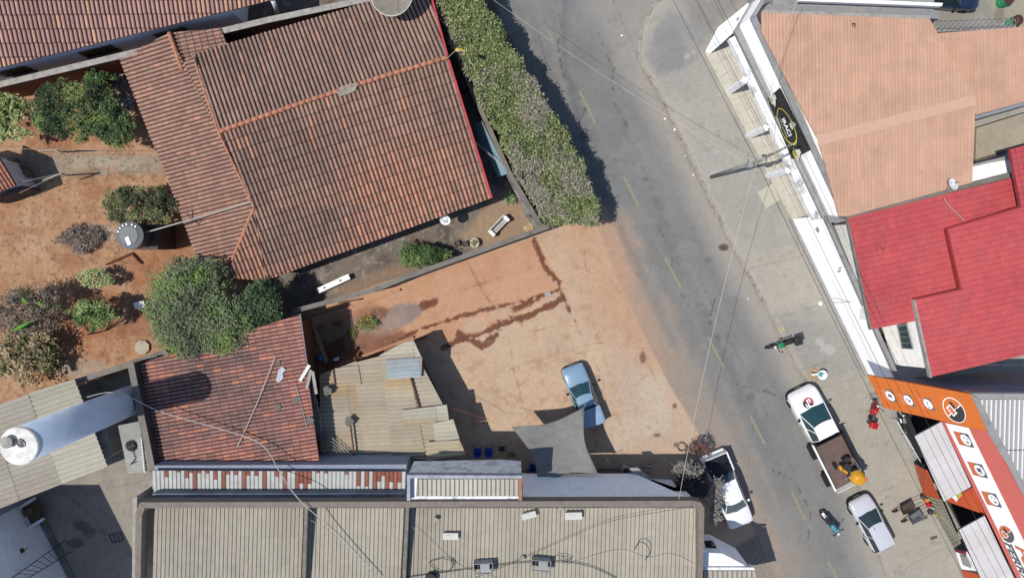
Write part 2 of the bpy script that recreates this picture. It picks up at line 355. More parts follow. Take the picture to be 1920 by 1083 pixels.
# worn dark streaks, skid lines on asphalt
for L_, w_, a_ in [([(1062, -20), (1056, 60), (1062, 140), (1085, 230), (1100, 290)], 9, .45), ([(1075, 160), (1120, 330), (1190, 480), (1260, 640)], 16, .22), ([(1000, 60), (1030, 130), (1080, 260)], 6, .25), ([(1180, 300), (1300, 560), (1400, 760), (1500, 1000)], 26, .18), ([(1110, 250), (1210, 440), (1330, 700), (1440, 950)], 22, .16)]:
    mixc(inR*lm(L_, w_, 10, 8)*a_, S3(96, 101, 106))
for L_ in [[(1150, 0), (1175, 60), (1232, 180), (1290, 300), (1340, 400)], [(1420, 760), (1412, 800), (1402, 880)], [(1010, 70), (1025, 120), (1015, 160)], [(1300, 500), (1345, 590), (1400, 700), (1450, 800)]]:
    mixc(inR*lm(L_, 1.6, 1.6, 3)*.4, S3(98, 98, 98))
# pavement
inP = inpoly(PX, PY, P_PAVE)
mixc(inP*1.0, S3(172, 168, 159)); mixc(inP*np.clip(J3*2.2, 0, 1)*.6, S3(182, 177, 166)); mixc(inP*np.clip(-J1*1.8-.1, 0, 1)*.35, S3(156, 152, 145))
mixc(inP*pm([(1225, 60), (1255, 20), (1330, 60), (1300, 120), (1275, 130), (1235, 140), (1212, 110)], 6, 10)*.75, S3(147, 147, 145))
mixc(inP*pm([(1228, 70), (1262, 50), (1305, 110), (1290, 125), (1232, 138)], 4, 8)*.55, S3(140, 141, 141))
mixc(inP*pm([(1260, -60), (2000, -60), (2000, 100), (1380, 20), (1330, 60), (1290, 30)], 10, 12)*.8, S3(148, 144, 137))
mixc(inP*pm([(1420, 595), (1560, 600), (1620, 690), (1520, 720)], 8, 14)*.5, S3(150, 149, 144))
mixc(inP*pm([(1395, 480), (1520, 450), (1560, 560), (1440, 590)], 10, 10)*.4, S3(186, 176, 156))
mixc(inP*pm([(1540, 720), (1640, 700), (1800, 1083), (1680, 1083)], 14, 8)*.55, S3(184, 174, 154))
mixc(inP*blob(1365, 305, 50, 26, .4, .6)*.4, S3(186, 182, 174)); mixc(inP*np.clip(1-(dK-4-3*J1)/7, 0, 1)*.7, S3(186, 180, 168))
for L_ in [[(1398, 505), (1540, 470)], [(1440, 597), (1575, 560)], [(1530, 728), (1640, 700)], [(1262, 225), (1345, 300), (1440, 330)], [(1310, 30), (1370, 210), (1480, 430)], [(1700, 1060), (1800, 1010)], [(1618, 935), (1700, 900)], [(1505, 690), (1560, 676)], [(1640, 705), (1845, 1100)]]:
    mixc(inP*lm(L_, 1.4, 1.6, 2)*.45, S3(122, 116, 108))
for b in [(1550, 655, 16, 12), (1535, 640, 10, 8), (1300, 100, 6, 5), (1288, 107, 6, 5)]: mixc(inP*blob(*b, .3, .5)*.5, S3(196, 193, 186))
mixc(inP*blob(1342, 328, 14, 7, .6, .5)*.7, S3(196, 196, 190)); mixc(inP*np.clip(J4*1.5-.2, 0, 1)*.3, S3(154, 151, 144))
for b in [(1345, 255, 4, 2), (1440, 210, 3, 2)]: mixc(inP*blob(*b, .5, .3)*.6, S3(110, 106, 100))
mixc(inP*pm([(1850, 0), (2000, 0), (2000, 60), (1870, 60)], 6, 10)*.8, S3(176, 166, 140)); mixc(inP*blob(1872, 30, 10, 16, .4, .4)*.6, S3(118, 112, 106))
mixc(inP*lm([(1199, 60), (1198, 110), (1206, 124)], 5, 2, 5)*.8, S3(96, 98, 62))
mixc(inP*pm([(1640, 590), (1720, 690), (1700, 705), (1625, 600)], 3, 0), S3(190, 187, 180))
# courtyard
CM = pm(P_COURT, 3, 2)
mixc(CM, S3(158, 151, 141)); mixc(CM*np.clip(J1*1.8, 0, 1)*.5, S3(178, 168, 150)); mixc(CM*np.clip(-J2*1.6-.2, 0, 1)*.4, S3(120, 112, 104))
for b in [(170, 995, 18, 12), (150, 985, 10, 8), (140, 1018, 20, 10)]: mixc(CM*blob(*b, .5, 1.1)*.6, S3(86, 82, 80))
for L_ in [[(110, 910), (180, 975)], [(160, 925), (270, 900)]]: mixc(CM*lm(L_, 1.6, 1.6, 3)*.5, S3(104, 98, 92))
# joints in the lot slabs
for L_ in [[(560, 640), (770, 575), (1000, 500)], [(700, 690), (1078, 602)], [(1078, 602), (1120, 690), (1180, 840)], [(950, 620), (965, 700), (1000, 820)], [(860, 720), (1090, 650), (1140, 640)], [(1095, 470), (1110, 600), (1165, 760)], [(1170, 700), (1200, 790), (1260, 830)], [(1160, 560), (1175, 590)], [(880, 800), (1050, 740)], [(1150, 470), (1180, 590), (1240, 740)]]:
    mixc(LOTM*lm(L_, 1.4, 1.8, 5)*.55*np.clip(.6+J1*1.5, 0, 1), S3(150, 116, 90))
for L_, w_ in [([(1170, 240), (1215, 330), (1262, 470), (1330, 610), (1400, 760)], 12), ([(1050, 300), (1130, 360), (1200, 520)], 10)]: mixc(inR*lm(L_, w_, 8, 10)*.25, S3(104, 106, 108))
for L_ in [[(1040, 0), (1052, 40), (1045, 90), (1060, 150)], [(1120, 60), (1150, 130), (1148, 190), (1190, 260), (1215, 350)], [(1230, 420), (1262, 470), (1255, 520), (1290, 570)], [(1380, 720), (1440, 735), (1500, 760)], [(1340, 560), (1330, 600), (1352, 650)], [(1450, 880), (1490, 900), (1520, 960), (1515, 1010)], [(1100, 200), (1080, 240), (1110, 300)]]:
    mixc(inR*lm(L_, 1.2, 1.3, 5)*.6, S3(84, 84, 84))
for b in [(1150, 250, 16, 24), (1300, 640, 14, 18), (1440, 800, 18, 20), (1235, 380, 12, 12), (1090, 110, 20, 30), (1375, 560, 10, 8)]: mixc(inR*blob(*b, .7, .7)*.22, S3(112, 113, 113))
for b in [(1210, 300, 30, 40), (1290, 520, 24, 50), (1480, 980, 20, 40), (1400, 680, 20, 30)]: mixc(inR*blob(*b, .8, .8)*.35, S3(152, 150, 144))
mixc(inR*np.clip(J6*3-1, 0, 1)*.2, S3(104, 105, 105)); mixc(inP*np.clip(J6*4-1.2, 0, 1)*.35, S3(146, 140, 130)); mixc(inP*np.clip(J5*3-.5, 0, 1)*.35, S3(188, 180, 166))
mixc(np.clip(LOTM-ROADM*0, 0, 1)*np.clip(J2*1.5-.55, 0, 1)*.4, S3(222, 196, 168))
gr = 1+.09*(fbm(GX, GY, 6, 77, 3)-.5)*2+.07*(RNG.random(GX.shape)-.5)
col *= gr[..., None]
ny, nx = GX.shape
verts = np.stack([GX, GY, np.zeros_like(GX)], -1).reshape(-1, 3)
ii = (np.arange(ny-1)[:, None]*nx+np.arange(nx-1)[None, :])
faces = np.stack([ii, ii+1, ii+nx+1, ii+nx], -1).reshape(-1, 4)
fcx, fcy = to_px(GX[:-1, :-1]+step/2, GY[:-1, :-1]+step/2); fcx = fcx.ravel(); fcy = fcy.ravel()
reg = np.zeros(len(faces), int)
for k, P in ((5, P_COURT), (3, P_LOT), (4, P_YARD), (2, P_PAVE), (1, P_ROAD)): reg[inpoly(fcx, fcy, P)] = k
flatc = col.reshape(-1, 3)
def gmat(key, var, sc, bump, bs, rough=.9): return mat(key, (1, 1, 1), rough=rough, attr=True, var=var, scale=sc, bump=bump, bscale=bs, spec=.2)
GM = [gmat('garden_soil_surface', .16, 5, .8, 9), gmat('asphalt_surface', .07, 14, .5, 60), gmat('pavement_surface', .05, 4, .25, 30), gmat('lot_surface', .07, 4, .3, 20), gmat('yard_surface', .14, 4, .4, 25), gmat('court_surface', .08, 3, .3, 25)]
for k, nm in enumerate(['ground', 'road', 'pavement', 'parking_ground', 'side_yard_paving', 'courtyard_paving']):
    fs = faces[reg == k]; used, inv = np.unique(fs, return_inverse=True); fs = inv.reshape(-1, 4)
    vv = verts[used].copy(); vv[:, 2] = {2: .10}.get(k, 0)
    if k == 0: vv[:, 2] += (fbm(vv[:, 0], vv[:, 1], 1.3, 5)-.5)*.10+(fbm(vv[:, 0], vv[:, 1], 5, 6)-.5)*.05
    me = bpy.data.meshes.new(nm); me.vertices.add(len(vv)); me.vertices.foreach_set('co', vv.ravel())
    me.loops.add(fs.size); me.loops.foreach_set('vertex_index', fs.ravel().astype(np.int32))
    me.polygons.add(len(fs)); me.polygons.foreach_set('loop_start', np.arange(0, fs.size, 4, dtype=np.int32)); me.polygons.foreach_set('loop_total', np.full(len(fs), 4, dtype=np.int32))
    me.update(); me.validate()
    at = me.color_attributes.new('Col', 'FLOAT_COLOR', 'POINT'); cc = np.ones((len(vv), 4), np.float32); cc[:, :3] = flatc[used]; at.data.foreach_set('color', cc.ravel())
    me.materials.append(GM[k]); o = bpy.data.objects.new(nm, me); COL.objects.link(o); o['kind'] = 'structure'
mb = MB(); mb.box((0, 0, -.6), (500, 500, 1)); far = mb.build('outer_ground', mat('outer_soil', C(160, 138, 116))); far['kind'] = 'structure'
# kerb: a real step
mb = MB()
kp = [W(x, y, 0) for x, y in KERB]
for i in range(len(kp)-1):
    a, b = kp[i], kp[i+1]; d = (b-a).normalized(); n = Vector((d.y, -d.x, 0))
    if n.x > 0: n = -n
    mb.prism([a+n*.10+Vector((0, 0, .115)), b+n*.10+Vector((0, 0, .115)), b-n*.10+Vector((0, 0, .115)), a-n*.10+Vector((0, 0, .115))], zb=-.05)
kb = mb.build('kerb', mat('kerb_concrete', C(176, 169, 156), dirt=C(110, 92, 74), dirt_amt=.8, dscale=2.5, bump=.4)); kb['kind'] = 'structure'
# yellow centre dashes
M_YEL = mat('worn_yellow_paint', C(162, 151, 120), dirt=C(140, 141, 137), dirt_amt=1, dscale=4)
for i, (a, b) in enumerate([((1028, 58), (1036, 76)), ((1087, 172), (1116, 232)), ((1170, 332), (1198, 388)), ((1247, 482), (1277, 540)), ((1328, 632), (1357, 688)), ((1407, 780), (1434, 832)), ((1484, 920), (1510, 975)), ((1553, 1052), (1585, 1110))]):
    A, B = W(*a), W(*b); d = (B-A).normalized(); n = Vector((-d.y, d.x, 0))*.075; z = Vector((0, 0, .004)); mb = MB()
    mb.add([A-n+z, B-n+z, B+n+z, A+n+z], [(0, 1, 2, 3)]); o = mb.build('road_marking', M_YEL); o['kind'] = 'structure'

# ------------------------------------------------------------------ roofs made of real tiles or corrugated sheets
PROF_CLAY = [(0, 0), (.05, .05), (.14, .085), (.32, .105), (.52, .105), (.66, .085), (.725, .04), (.74, 0), (.995, 0)]
PROF_WAVE = [(i/8, .022*(1-math.cos(2*math.pi*i/8))) for i in range(9)]
PROF_RIB = [(0, 0), (.10, 0), (.14, .045), (.80, .045), (.86, 0), (.995, 0)]
PROF_FLAT = [(0, 0), (.02, .02), (.93, .02), (.95, 0), (.995, 0)]
def roof(name, corners, dirpx, w, L, prof, colfn, parent, matl, amp=1.0, lap=.03, under=True, thick=.06, label=None, jit=0.0, dark=None, plane=None, rowd=.34, rl=.045):
    """corners: [(px,py,z)...] convex; the first three set the plane. dirpx: two photo points along the columns."""
    P0 = [Wp(c) for c in corners[:3]]; pl = plane or plane_of(*P0)
    pts = [onplane(c[0], c[1], pl) for c in corners]
    vdir = (onplane(*dirpx[1], pl)-onplane(*dirpx[0], pl)).normalized(); n = pl[1]; udir = vdir.cross(n).normalized(); vdir = n.cross(udir).normalized()
    o = pts[0]; uv = [((p-o).dot(udir), (p-o).dot(vdir)) for p in pts]
    u0, u1 = min(a for a, b in uv), max(a for a, b in uv); v0, v1 = min(b for a, b in uv), max(b for a, b in uv)
    nu = int((u1-u0)/w)+2; nv = int((v1-v0)/L)+2; m = len(prof); pf = np.array(prof)
    V = []; Fc = []; Cc = []; k = 0
    un = np.array(udir); vn = np.array(vdir); nn = np.array(n); oo = np.array(o)
    for i in range(nu):
        for j in range(nv):
            ua = u0+i*w; va = v0+j*L; cu, cv = ua+w/2, va+L/2
            if not (u0-w < cu < u1+w and v0-L < cv < v1+L): continue
            dj = random.uniform(-jit, jit); hj = random.uniform(0, jit)*.3
            c = colfn(cu-u0, cv-v0, random.random(), cu-(u0+u1)/2, cv-(v0+v1)/2)
            us = ua+pf[:, 0]*w; hs = pf[:, 1]*amp
            for (vv_, lift) in ((va+dj, 0.0+hj), (va+L+dj-rl*.25, lap+hj)):
                P = oo+us[:, None]*un+np.full(m, vv_)[:, None]*vn+(hs+lift+.012)[:, None]*nn
                V.append(P)
            P = oo+us[:, None]*un+np.full(m, va+L+dj+rl)[:, None]*vn+(hs+lap*.45+.012)[:, None]*nn; V.append(P)
            c = np.array(c); cc = np.tile(c, (3*m, 1)); cc[2*m:] *= rowd  # row ends darkened: shade of each overlap put into the vertex colour
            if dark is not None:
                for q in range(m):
                    if prof[q][1] <= .003: cc[[q, q+m, q+2*m]] = c*dark  # valleys darkened in the colour: groove shade along with grime
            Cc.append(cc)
            for q in range(m-1):
                Fc.append((k+q, k+q+1, k+m+q+1, k+m+q)); Fc.append((k+m+q, k+m+q+1, k+2*m+q+1, k+2*m+q))
            k += 3*m
    V = np.concatenate(V); Cc = np.concatenate(Cc)
    me = bpy.data.meshes.new(name+'_tmp'); me.from_pydata(V.tolist(), [], Fc)
    at = me.color_attributes.new('Col', 'FLOAT_COLOR', 'POINT'); c4 = np.ones((len(V), 4), np.float32); c4[:, :3] = Cc; at.data.foreach_set('color', c4.ravel())
    bm = bmesh.new(); bm.from_mesh(me); cen = sum(pts, Vector())/len(pts)
    for a, b in zip(pts, pts[1:]+pts[:1]):
        nrm = (b-a).cross(n).normalized()
        if (cen-a).dot(nrm) > 0: nrm = -nrm
        bmesh.ops.bisect_plane(bm, geom=bm.verts[:]+bm.edges[:]+bm.faces[:], plane_co=a, plane_no=nrm, clear_outer=True)
    if under:
        lay = bm.verts.layers.float_color['Col']; cav = np.array(colfn(0, 0, .5, 0, 0))*.55
        up = [bm.verts.new(p+n*.004) for p in pts]; dn = [bm.verts.new(p-Vector((0, 0, thick))) for p in pts]
        for q in up+dn: q[lay] = (*cav, 1)
        bm.faces.new(up); bm.faces.new(dn[::-1])
        for q in range(len(pts)): bm.faces.new((up[q], dn[q], dn[(q+1) % len(pts)], up[(q+1) % len(pts)]))
    bmesh.ops.translate(bm, verts=bm.verts, vec=-ORG[parent.name])
    bmesh.ops.recalc_face_normals(bm, faces=bm.faces[-(len(pts)+2):] if under else bm.faces[:0])
    bm.to_mesh(me); bm.free(); me.name = name; me.materials.append(matl)
    ob = bpy.data.objects.new(name, me); COL.objects.link(ob); ob.parent = parent; ORG[ob.name] = ORG[parent.name]
    if label: ob['label'] = label
    return ob, pl
def vn1(x, y, s=0): return float(vnoise(np.array([x]), np.array([y]), s)[0])
def lerp(a, b, t): t = max(0, min(1, t)); return tuple(p+(q-p)*t for p, q in zip(a, b))
def clayfn(base, dark_, bright, amt=.5, seed=0, pbright=.03, grad=None, fr=.35):
    B, D, Br = [C(*c) for c in (base, dark_, bright)]
    def f(u, v, r, cu, cv):
        t = (vn1(u*fr+seed, v*fr, seed)*.6+vn1(u*1.4, v*1.4+seed, seed+3)*.4-.35)*2*amt
        c = lerp(B, D, t); 
        if grad: c = lerp(c, Br, grad(cu, cv)*(.25+.75*r))
        if random.random() < pbright: c = lerp(c, Br, .5+.5*random.random())
        k = .86+.28*r
        return tuple(min(.8, x*k) for x in c)
    return f
def ridge(mb, pts, r=.11, seg=.42):
    pts = [Vector(p) for p in pts]
    for a, b in zip(pts, pts[1:]):
        L = (b-a).length; n = max(1, int(L/seg)); 
        for i in range(n):
            p, q = a.lerp(b, i/n), a.lerp(b, (i+1.12)/n)
            mb.cyl(p+Vector((0, 0, .0+.02*random.random())), q+Vector((0, 0, .035)), r, r*1.12, 10)

def body(name, foot, zt, zb, m, parent, label=None):
    mb = MB(); mb.prism([W(x, y, zt) for x, y in foot], zb=zb); return mb.build(name, m, parent, label=label)
def base_of(px, py, z=0): p = W(px, py, z); return (p.x, p.y, 0)

# ================================================================== big tiled house
th = thing('tiled_house', 'large house with weathered brown clay tile roof and long orange ridge left of the hedge', 'house', base_of(650, 300, 3))
cf = clayfn((176, 140, 122), (148, 121, 109), (200, 144, 120), .8, 3, .03, None)
def gr_low(u, v): return max(0, min(1, (v*.26-.12)+(vn1(u*.3+5, v*.3, 9)-.5)*1.5))
cf2 = clayfn((180, 140, 120), (148, 120, 107), (216, 146, 114), .8, 13, .02, gr_low)
cfw = clayfn((190, 144, 124), (158, 124, 110), (214, 154, 124), .6, 23, .05)
E1 = (362, 103, 2.9); E2 = (802, -27, 2.9); RG2 = (839, 109, 4.2); RG1 = (412, 247, 4.2)
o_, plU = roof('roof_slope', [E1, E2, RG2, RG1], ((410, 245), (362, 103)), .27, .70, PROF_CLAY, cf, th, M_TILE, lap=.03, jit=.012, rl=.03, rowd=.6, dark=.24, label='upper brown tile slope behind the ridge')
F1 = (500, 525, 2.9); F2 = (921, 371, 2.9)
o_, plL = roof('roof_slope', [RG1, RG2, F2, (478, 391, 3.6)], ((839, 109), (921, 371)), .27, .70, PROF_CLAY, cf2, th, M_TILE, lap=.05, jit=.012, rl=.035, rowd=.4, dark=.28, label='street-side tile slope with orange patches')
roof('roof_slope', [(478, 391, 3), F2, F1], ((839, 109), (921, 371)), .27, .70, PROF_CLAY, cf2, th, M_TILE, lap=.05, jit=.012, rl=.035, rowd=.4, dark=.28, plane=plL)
o_, _ = roof('roof_slope', [(478, 391, 3.58), F1, (425, 520, 3.0)], ((839, 109), (921, 371)), .27, .70, PROF_CLAY, cf2, th, M_TILE, lap=.05, jit=.012, rl=.035, rowd=.4, dark=.28, plane=plL)
HP = [(478, 391), (437, 483), (425, 510)]
o_, plW = roof('roof_slope', [(226, 111, 2.3), (372, 487, 2.3), (440, 200, 3.2)], ((440, 200), (240, 245)), .265, .45, PROF_CLAY, cfw, th, M_TILE, jit=.012, dark=.6) if False else (None, plane_of(W(226, 111, 2.3), W(372, 487, 2.3), W(470, 370, 3.25)))
for cs in ([(226, 111), (319, 63), (413, 250), (321, 350)], [(346, 117), (366, 106), (413, 250)], [(321, 350), (413, 250), (460, 350), (480, 392), (437, 483), (372, 487)]):
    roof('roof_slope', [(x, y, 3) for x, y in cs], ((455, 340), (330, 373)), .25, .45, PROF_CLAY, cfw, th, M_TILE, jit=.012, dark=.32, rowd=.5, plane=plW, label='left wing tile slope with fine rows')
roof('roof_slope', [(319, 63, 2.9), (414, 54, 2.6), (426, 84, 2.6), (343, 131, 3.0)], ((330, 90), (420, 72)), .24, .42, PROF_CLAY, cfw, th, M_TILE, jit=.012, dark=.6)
up = Vector((0, 0, .09)); mb = MB()
ridge(mb, [onplane(410, 248, plL)+up, onplane(560, 196, plL)+up, onplane(700, 150, plL)+up, onplane(839, 109, plL)+up], .13)
mb.build('ridge_cap', M_RIDGE, th, smooth=True); mb = MB()
ridge(mb, [onplane(478, 389, plL)+up, onplane(458, 440, plW)+up*2, onplane(437, 486, plW)+up], .11, .4)
mb.build('ridge_cap', M_RIDGE, th, smooth=True); mb = MB()
ridge(mb, [onplane(319, 62, plW)+up, onplane(343, 132, plW)+up], .12, .5)
mb.build('ridge_cap', M_RIDGE, th, smooth=True)
mb = MB(); ridge(mb, [onplane(362, 103, plU)+up*.8, onplane(410, 246, plU)+up*.8, onplane(459, 350, plL)+up*.8, onplane(478, 390, plL)+up*.8], .07, .45)
mb.build('verge_tile', M_RIDGE, th, smooth=True)
mb = MB(); mb.prism([onplane(x, y, plL)+Vector((0, 0, .12+.13)) for x, y in [(638, 166), (652, 160), (672, 158), (668, 172), (655, 178), (640, 182), (632, 176)]], thick=.2)
mb.build('mortar_patch', mat('grey_mortar', C(168, 156, 140), bump=.5, dirt=C(120, 105, 92), dirt_amt=.5), th)
for a, b, pl in (((803, -27), (840, 109), plU), ((840, 109), (922, 371), plL)):
    A, B = onplane(*a, pl), onplane(*b, pl); d = (B-A).normalized(); n = Vector((-d.y, d.x, 0)).normalized()*.06
    mb = MB(); q = Vector((0, 0, .13)); mb.prism([A-n+q, B-n+q, B+n+q, A+n+q], thick=.24); mb.build('verge_board', M_REDTRIM, th)
M_HW = mat('house_wall_plaster', C(150, 130, 118), dirt=C(96, 80, 70), dirt_amt=.6)
body('wall', [(385, 115), (785, -10), (895, 362), (515, 500), (455, 400)], 2.75, 0, M_HW, th)
body('wall', [(255, 125), (385, 115), (452, 395), (420, 470), (378, 465)], 2.2, 0, M_BRICK, th)
mb = MB(); A, B = W(470, 379, 3.55), W(272, 436, 3.3); mb.tube([A, A.lerp(B, .5)+Vector((0, 0, -.03)), B], .045, 8)
pp = mb.build('water_pipe', mat('pale_pvc', C(198, 192, 178), rough=.5), None); tag(pp, 'long pale water pipe lying on the left wing tiles toward the black tank', 'pipe')
mb = MB()
for a, b in [((352, 400), (363, 412)), ((363, 396), (362, 415)), ((362, 405), (374, 421)), ((374, 421), (380, 413)), ((380, 413), (370, 408))]: mb.tube([onplane(*a, plW)+Vector((0, 0, .16)), onplane(*b, plW)+Vector((0, 0, .16))], .018, 5)
o = mb.build('bent_wire', M_DSTEEL); tag(o, 'tangle of bent dark wire lying on the left wing tile roof', 'wire')

# dish antennas
def dish(name, label, px, py, z, rad, axis, m, mesh_ribs=8, group=None, foot=None):
    c = W(px, py, z); t = thing(name, label, 'satellite dish', (c.x, c.y, 0), 0, group); ax = Vector(axis).normalized()
    prof = [(rad*k/8, rad*.22*(k/8)**2) for k in range(9)]
    mb = MB(); mb.lathe([(max(r, .001), z_) for r, z_ in prof]+[(rad, rad*.22-.02)]+[(rad*k/8, rad*.22*(k/8)**2-.025) for k in range(7, 0, -1)], 32, c, ax); mb.build('reflector', m, t, smooth=True)
    q = Vector((0, 0, 1)).rotation_difference(ax)
    mb = MB(); mb.torus(c+ax*rad*.22, ax, rad, .018 if rad < 1 else .035, 32, 6)
    mb.build('rim', mat('dish_rim', C(214, 212, 200)), t, smooth=True)
    if mesh_ribs:
        mb = MB()
        for i in range(mesh_ribs):
            a = 2*math.pi*i/mesh_ribs+.3
            mb.tube([c+q @ Vector((math.cos(a)*r, math.sin(a)*r, rad*.22*(r/rad)**2+.015)) for r in (0, rad*.35, rad*.7, rad)], .012, 5)
        mb.build('rib', mat('dish_rib', C(196, 192, 178)), t)
    mb = MB(); f = ax*rad*.85
    for i in range(3):
        a = 2*math.pi*i/3+.8; mb.tube([c+q @ Vector((math.cos(a)*rad*.8, math.sin(a)*rad*.8, rad*.14)), c+f], .012, 5)
    mb.cyl(c+f-ax*.06, c+f+ax*.08, .05, .05, 10); mb.build('feed_arm', M_STEEL, t)
    ft = Vector(foot) if foot else Vector((c.x, c.y, 0))
    mb = MB(); mb.tube([c-ax*.03, c-ax*.16, ft], .03 if rad < 1 else .05, 8); mb.build('pole', M_STEEL, t)
    return t
dish('satellite_dish', 'big grey mesh dish antenna with radial ribs at the top of the tiled roof', 737, -9, 4.6, 1.27, (-.12, -.05, 1), mat('dish_mesh', C(150, 140, 126), dirt=C(112, 104, 94), dirt_amt=.6, rough=.8), 8, foot=W(745, 20, 3.4))
dish('satellite_dish', 'small white dish hanging at the front eave of the tiled house above the yard', 835, 412, 1.95, .34, (-.05, -.45, .9), mat('dish_white', (.8, .8, .8), rough=.4, var=.04, bump=0), 0, foot=W(838, 398, 2.6))
dish('satellite_dish', 'white dish mounted on the grey gutter wall between pink and red roofs', 1785, 346, 5.9, .36, (.35, .3, .85), MATS['dish_white'], 0, foot=W(1774, 358, 5.2))
# flag
t = thing('flag', 'small yellow and purple flag on a thin stick at the right end of the ridge', 'flag', base_of(846, 104, 5))
mb = MB(); mb.tube([W(839, 109, 4.8), W(857, 92, 5.4)], .02, 6); mb.build('flag_stick', mat('stick_wood', C(176, 160, 128)), t)
for nm, pts, m in (('flag_cloth', [(853, 96), (855, 90), (863, 91), (872, 95), (871, 104), (864, 100), (858, 97)], M_GOLD), ('flag_stripe', [(861, 95), (869, 97), (866, 102), (860, 99)], mat('purple_cloth', C(92, 70, 110)))):
    mb = MB(); mb.prism([W(x, y, (5.42 if nm == 'flag_cloth' else 5.45)+.05*math.sin(x)) for x, y in pts], thick=.012); mb.build(nm, m, t)

# ================================================================== neighbour house top-left
nh = thing('neighbour_house', 'long pink-brown tiled house with bluish white wall at the top left edge', 'house', base_of(200, 0, 3))
cn = clayfn((204, 156, 142), (172, 132, 122), (226, 172, 138), .55, 31, .10, lambda u, v: max(0, min(1, (-u*.10-.1)))*.7)
mbp = plane_of(W(0, 127, 3.2), W(500, 3, 3.2), W(250, -160, 5.2))
roof('roof_slope', [(-60, 142, 3.2), (520, -2, 3.2), (470, -170, 5.2), (-60, -120, 5.2)], ((60, -40), (95, 100)), .27, .80, PROF_CLAY, cn, nh, M_TILE, lap=.06, jit=.02, dark=.25, rl=.07, plane=mbp)
w1 = [(-60, 142), (0, 126), (430, 22), (520, 0)]
body('wall', [(-60, 138), (0, 122), (428, 18), (440, -140), (-60, -120)], 3.0, 0, mat('pale_blue_plaster', (.80, .82, .86), dirt=(.6, .63, .68), dirt_amt=.3), nh)
for (x0, x1) in ((-30, 24), (128, 190), (272, 330)):
    yb = lambda x: 122-(x)*.243
    f = MB(); A, B = W(x0, yb(x0), 3.0), W(x1, yb(x1), 3.0); d = (B-A).normalized(); n = Vector((d.y, -d.x, 0))
    A = A+Vector((0, 0, -2.0)); B = B+Vector((0, 0, -2.0)); Q = Vector((0, 0, 1.1))
    f.add([A+n*.02, B+n*.02, B+n*.02+Q, A+n*.02+Q, A+n*.0, B, B+Q, A+Q], [(0, 1, 2, 3)]); w = f.build('window', M_SIGNK, nh)
    g = MB()
    for s in (0, .34, .66, 1): p = A.lerp(B, s)+n*.03; g.tube([p, p+Q], .03, 6)
    for s in (0, 1): g.tube([A+n*.03+Q*s, B+n*.03+Q*s], .03, 6)
    g.box((A+B)/2+n*.08-Vector((0, 0, .04)), ((B-A).length+.2, .2, .06), math.atan2(d.y, d.x)); fr = g.build('window_frame', mat('window_frame_paint', C(120, 112, 104)), w)
mb = MB(); mb.cyl(W(512, 2, 3.1), W(520, 26, .3), .14, .14, 12); o = mb.build('drain_pipe', M_WHITEP, nh, smooth=True)

# ================================================================== walls round the yards
mb = MB(); line_prism(mb, (-40, 168), (240, 101), .30, 2.5, 0); line_prism(mb, (240, 101), (500, 38), .30, 2.5, 0); line_prism(mb, (500, 38), (700, -4), .30, 2.5, 0)
W1 = thing('boundary_wall', 'long brick boundary wall with concrete cap between the white house and the tiled house', 'wall', base_of(300, 90))
mb.build('wall_face', M_BRICK, W1)
mb = MB(); line_prism(mb, (-40, 168), (240, 101), .36, 2.56, 2.5); line_prism(mb, (240, 101), (500, 38), .36, 2.562, 2.502); line_prism(mb, (500, 38), (700, -4), .36, 2.564, 2.504)
mb.build('wall_cap', M_CAPL, W1)
W2 = thing('yard_wall', 'grey capped front wall between the planted yard and the orange concrete slab', 'wall', base_of(800, 500))
pts = [(549, 583), (700, 545-1), (760, 520), (900, 470), (1029, 424)]
mb = MB(); mc = MB()
for i, (a, b) in enumerate(zip(pts, pts[1:])):
    line_prism(mb, a, b, .22, 1.9, 0); line_prism(mc, a, b, .30, 1.96+.002*i, 1.9+.002*i, .03)
mb.build('wall_face', M_DARKW, W2); mc.build('wall_cap', M_CAP, W2)
W3 = thing('side_wall', 'tall stained grey concrete wall with a wide top beside the hedge', 'wall', base_of(950, 300))
mb = MB(); line_prism(mb, (1012, 420), (958, 330), .22, 2.3, 0); line_prism(mb, (958, 330), (885, 170), .22, 2.3, 0); line_prism(mb, (885, 170), (805, -30), .22, 2.3, 0); mb.build('wall_face', M_DARKW, W3)
mc = MB(); line_prism(mc, (1014, 424), (958, 330), .30, 2.36, 2.3); line_prism(mc, (958, 330), (885, 170), .28, 2.362, 2.302); line_prism(mc, (885, 170), (805, -30), .26, 2.364, 2.304); mc.build('wall_cap', M_CAP, W3)
mb = MB(); mb.prism([W(x, y, .9) for x, y in [(948, 326), (962, 332), (1012, 408), (1022, 424), (1000, 428), (985, 398)]], zb=0)
o = mb.build('planter_ledge', mat('stained_ledge', C(150, 146, 140), dirt=C(62, 60, 58), dirt_amt=.95, dscale=1.2, bump=.3)); tag(o, 'low stained concrete ledge along the foot of the grey side wall', 'ledge')
t = thing('sheet_gate', 'light blue ribbed metal gate panel leaning inside the grey wall', 'gate', base_of(928, 280))
mb = MB(); n = 34
for i in range(n):
    s0, s1 = i/n, (i+.55)/n
    for s, e, dz in ((s0, s1, .03), (s1, (i+1)/n, 0)):
        a = W(903+48*s, 228+98*s, 2.25); b = W(903+48*e, 228+98*e, 2.25); c = W(886+48*s, 234+98*s, .9); d = W(886+48*e, 234+98*e, .9)  # sheet tilted back so that it catches more sun
        q = Vector((-dz, 0, dz)); mb.add([a+q, b+q, d+q, c+q], [(0, 1, 2, 3)])
mb.build('ribbed_sheet', mat('light_blue_sheet', C(160, 205, 222), rough=.5, var=.05), t)
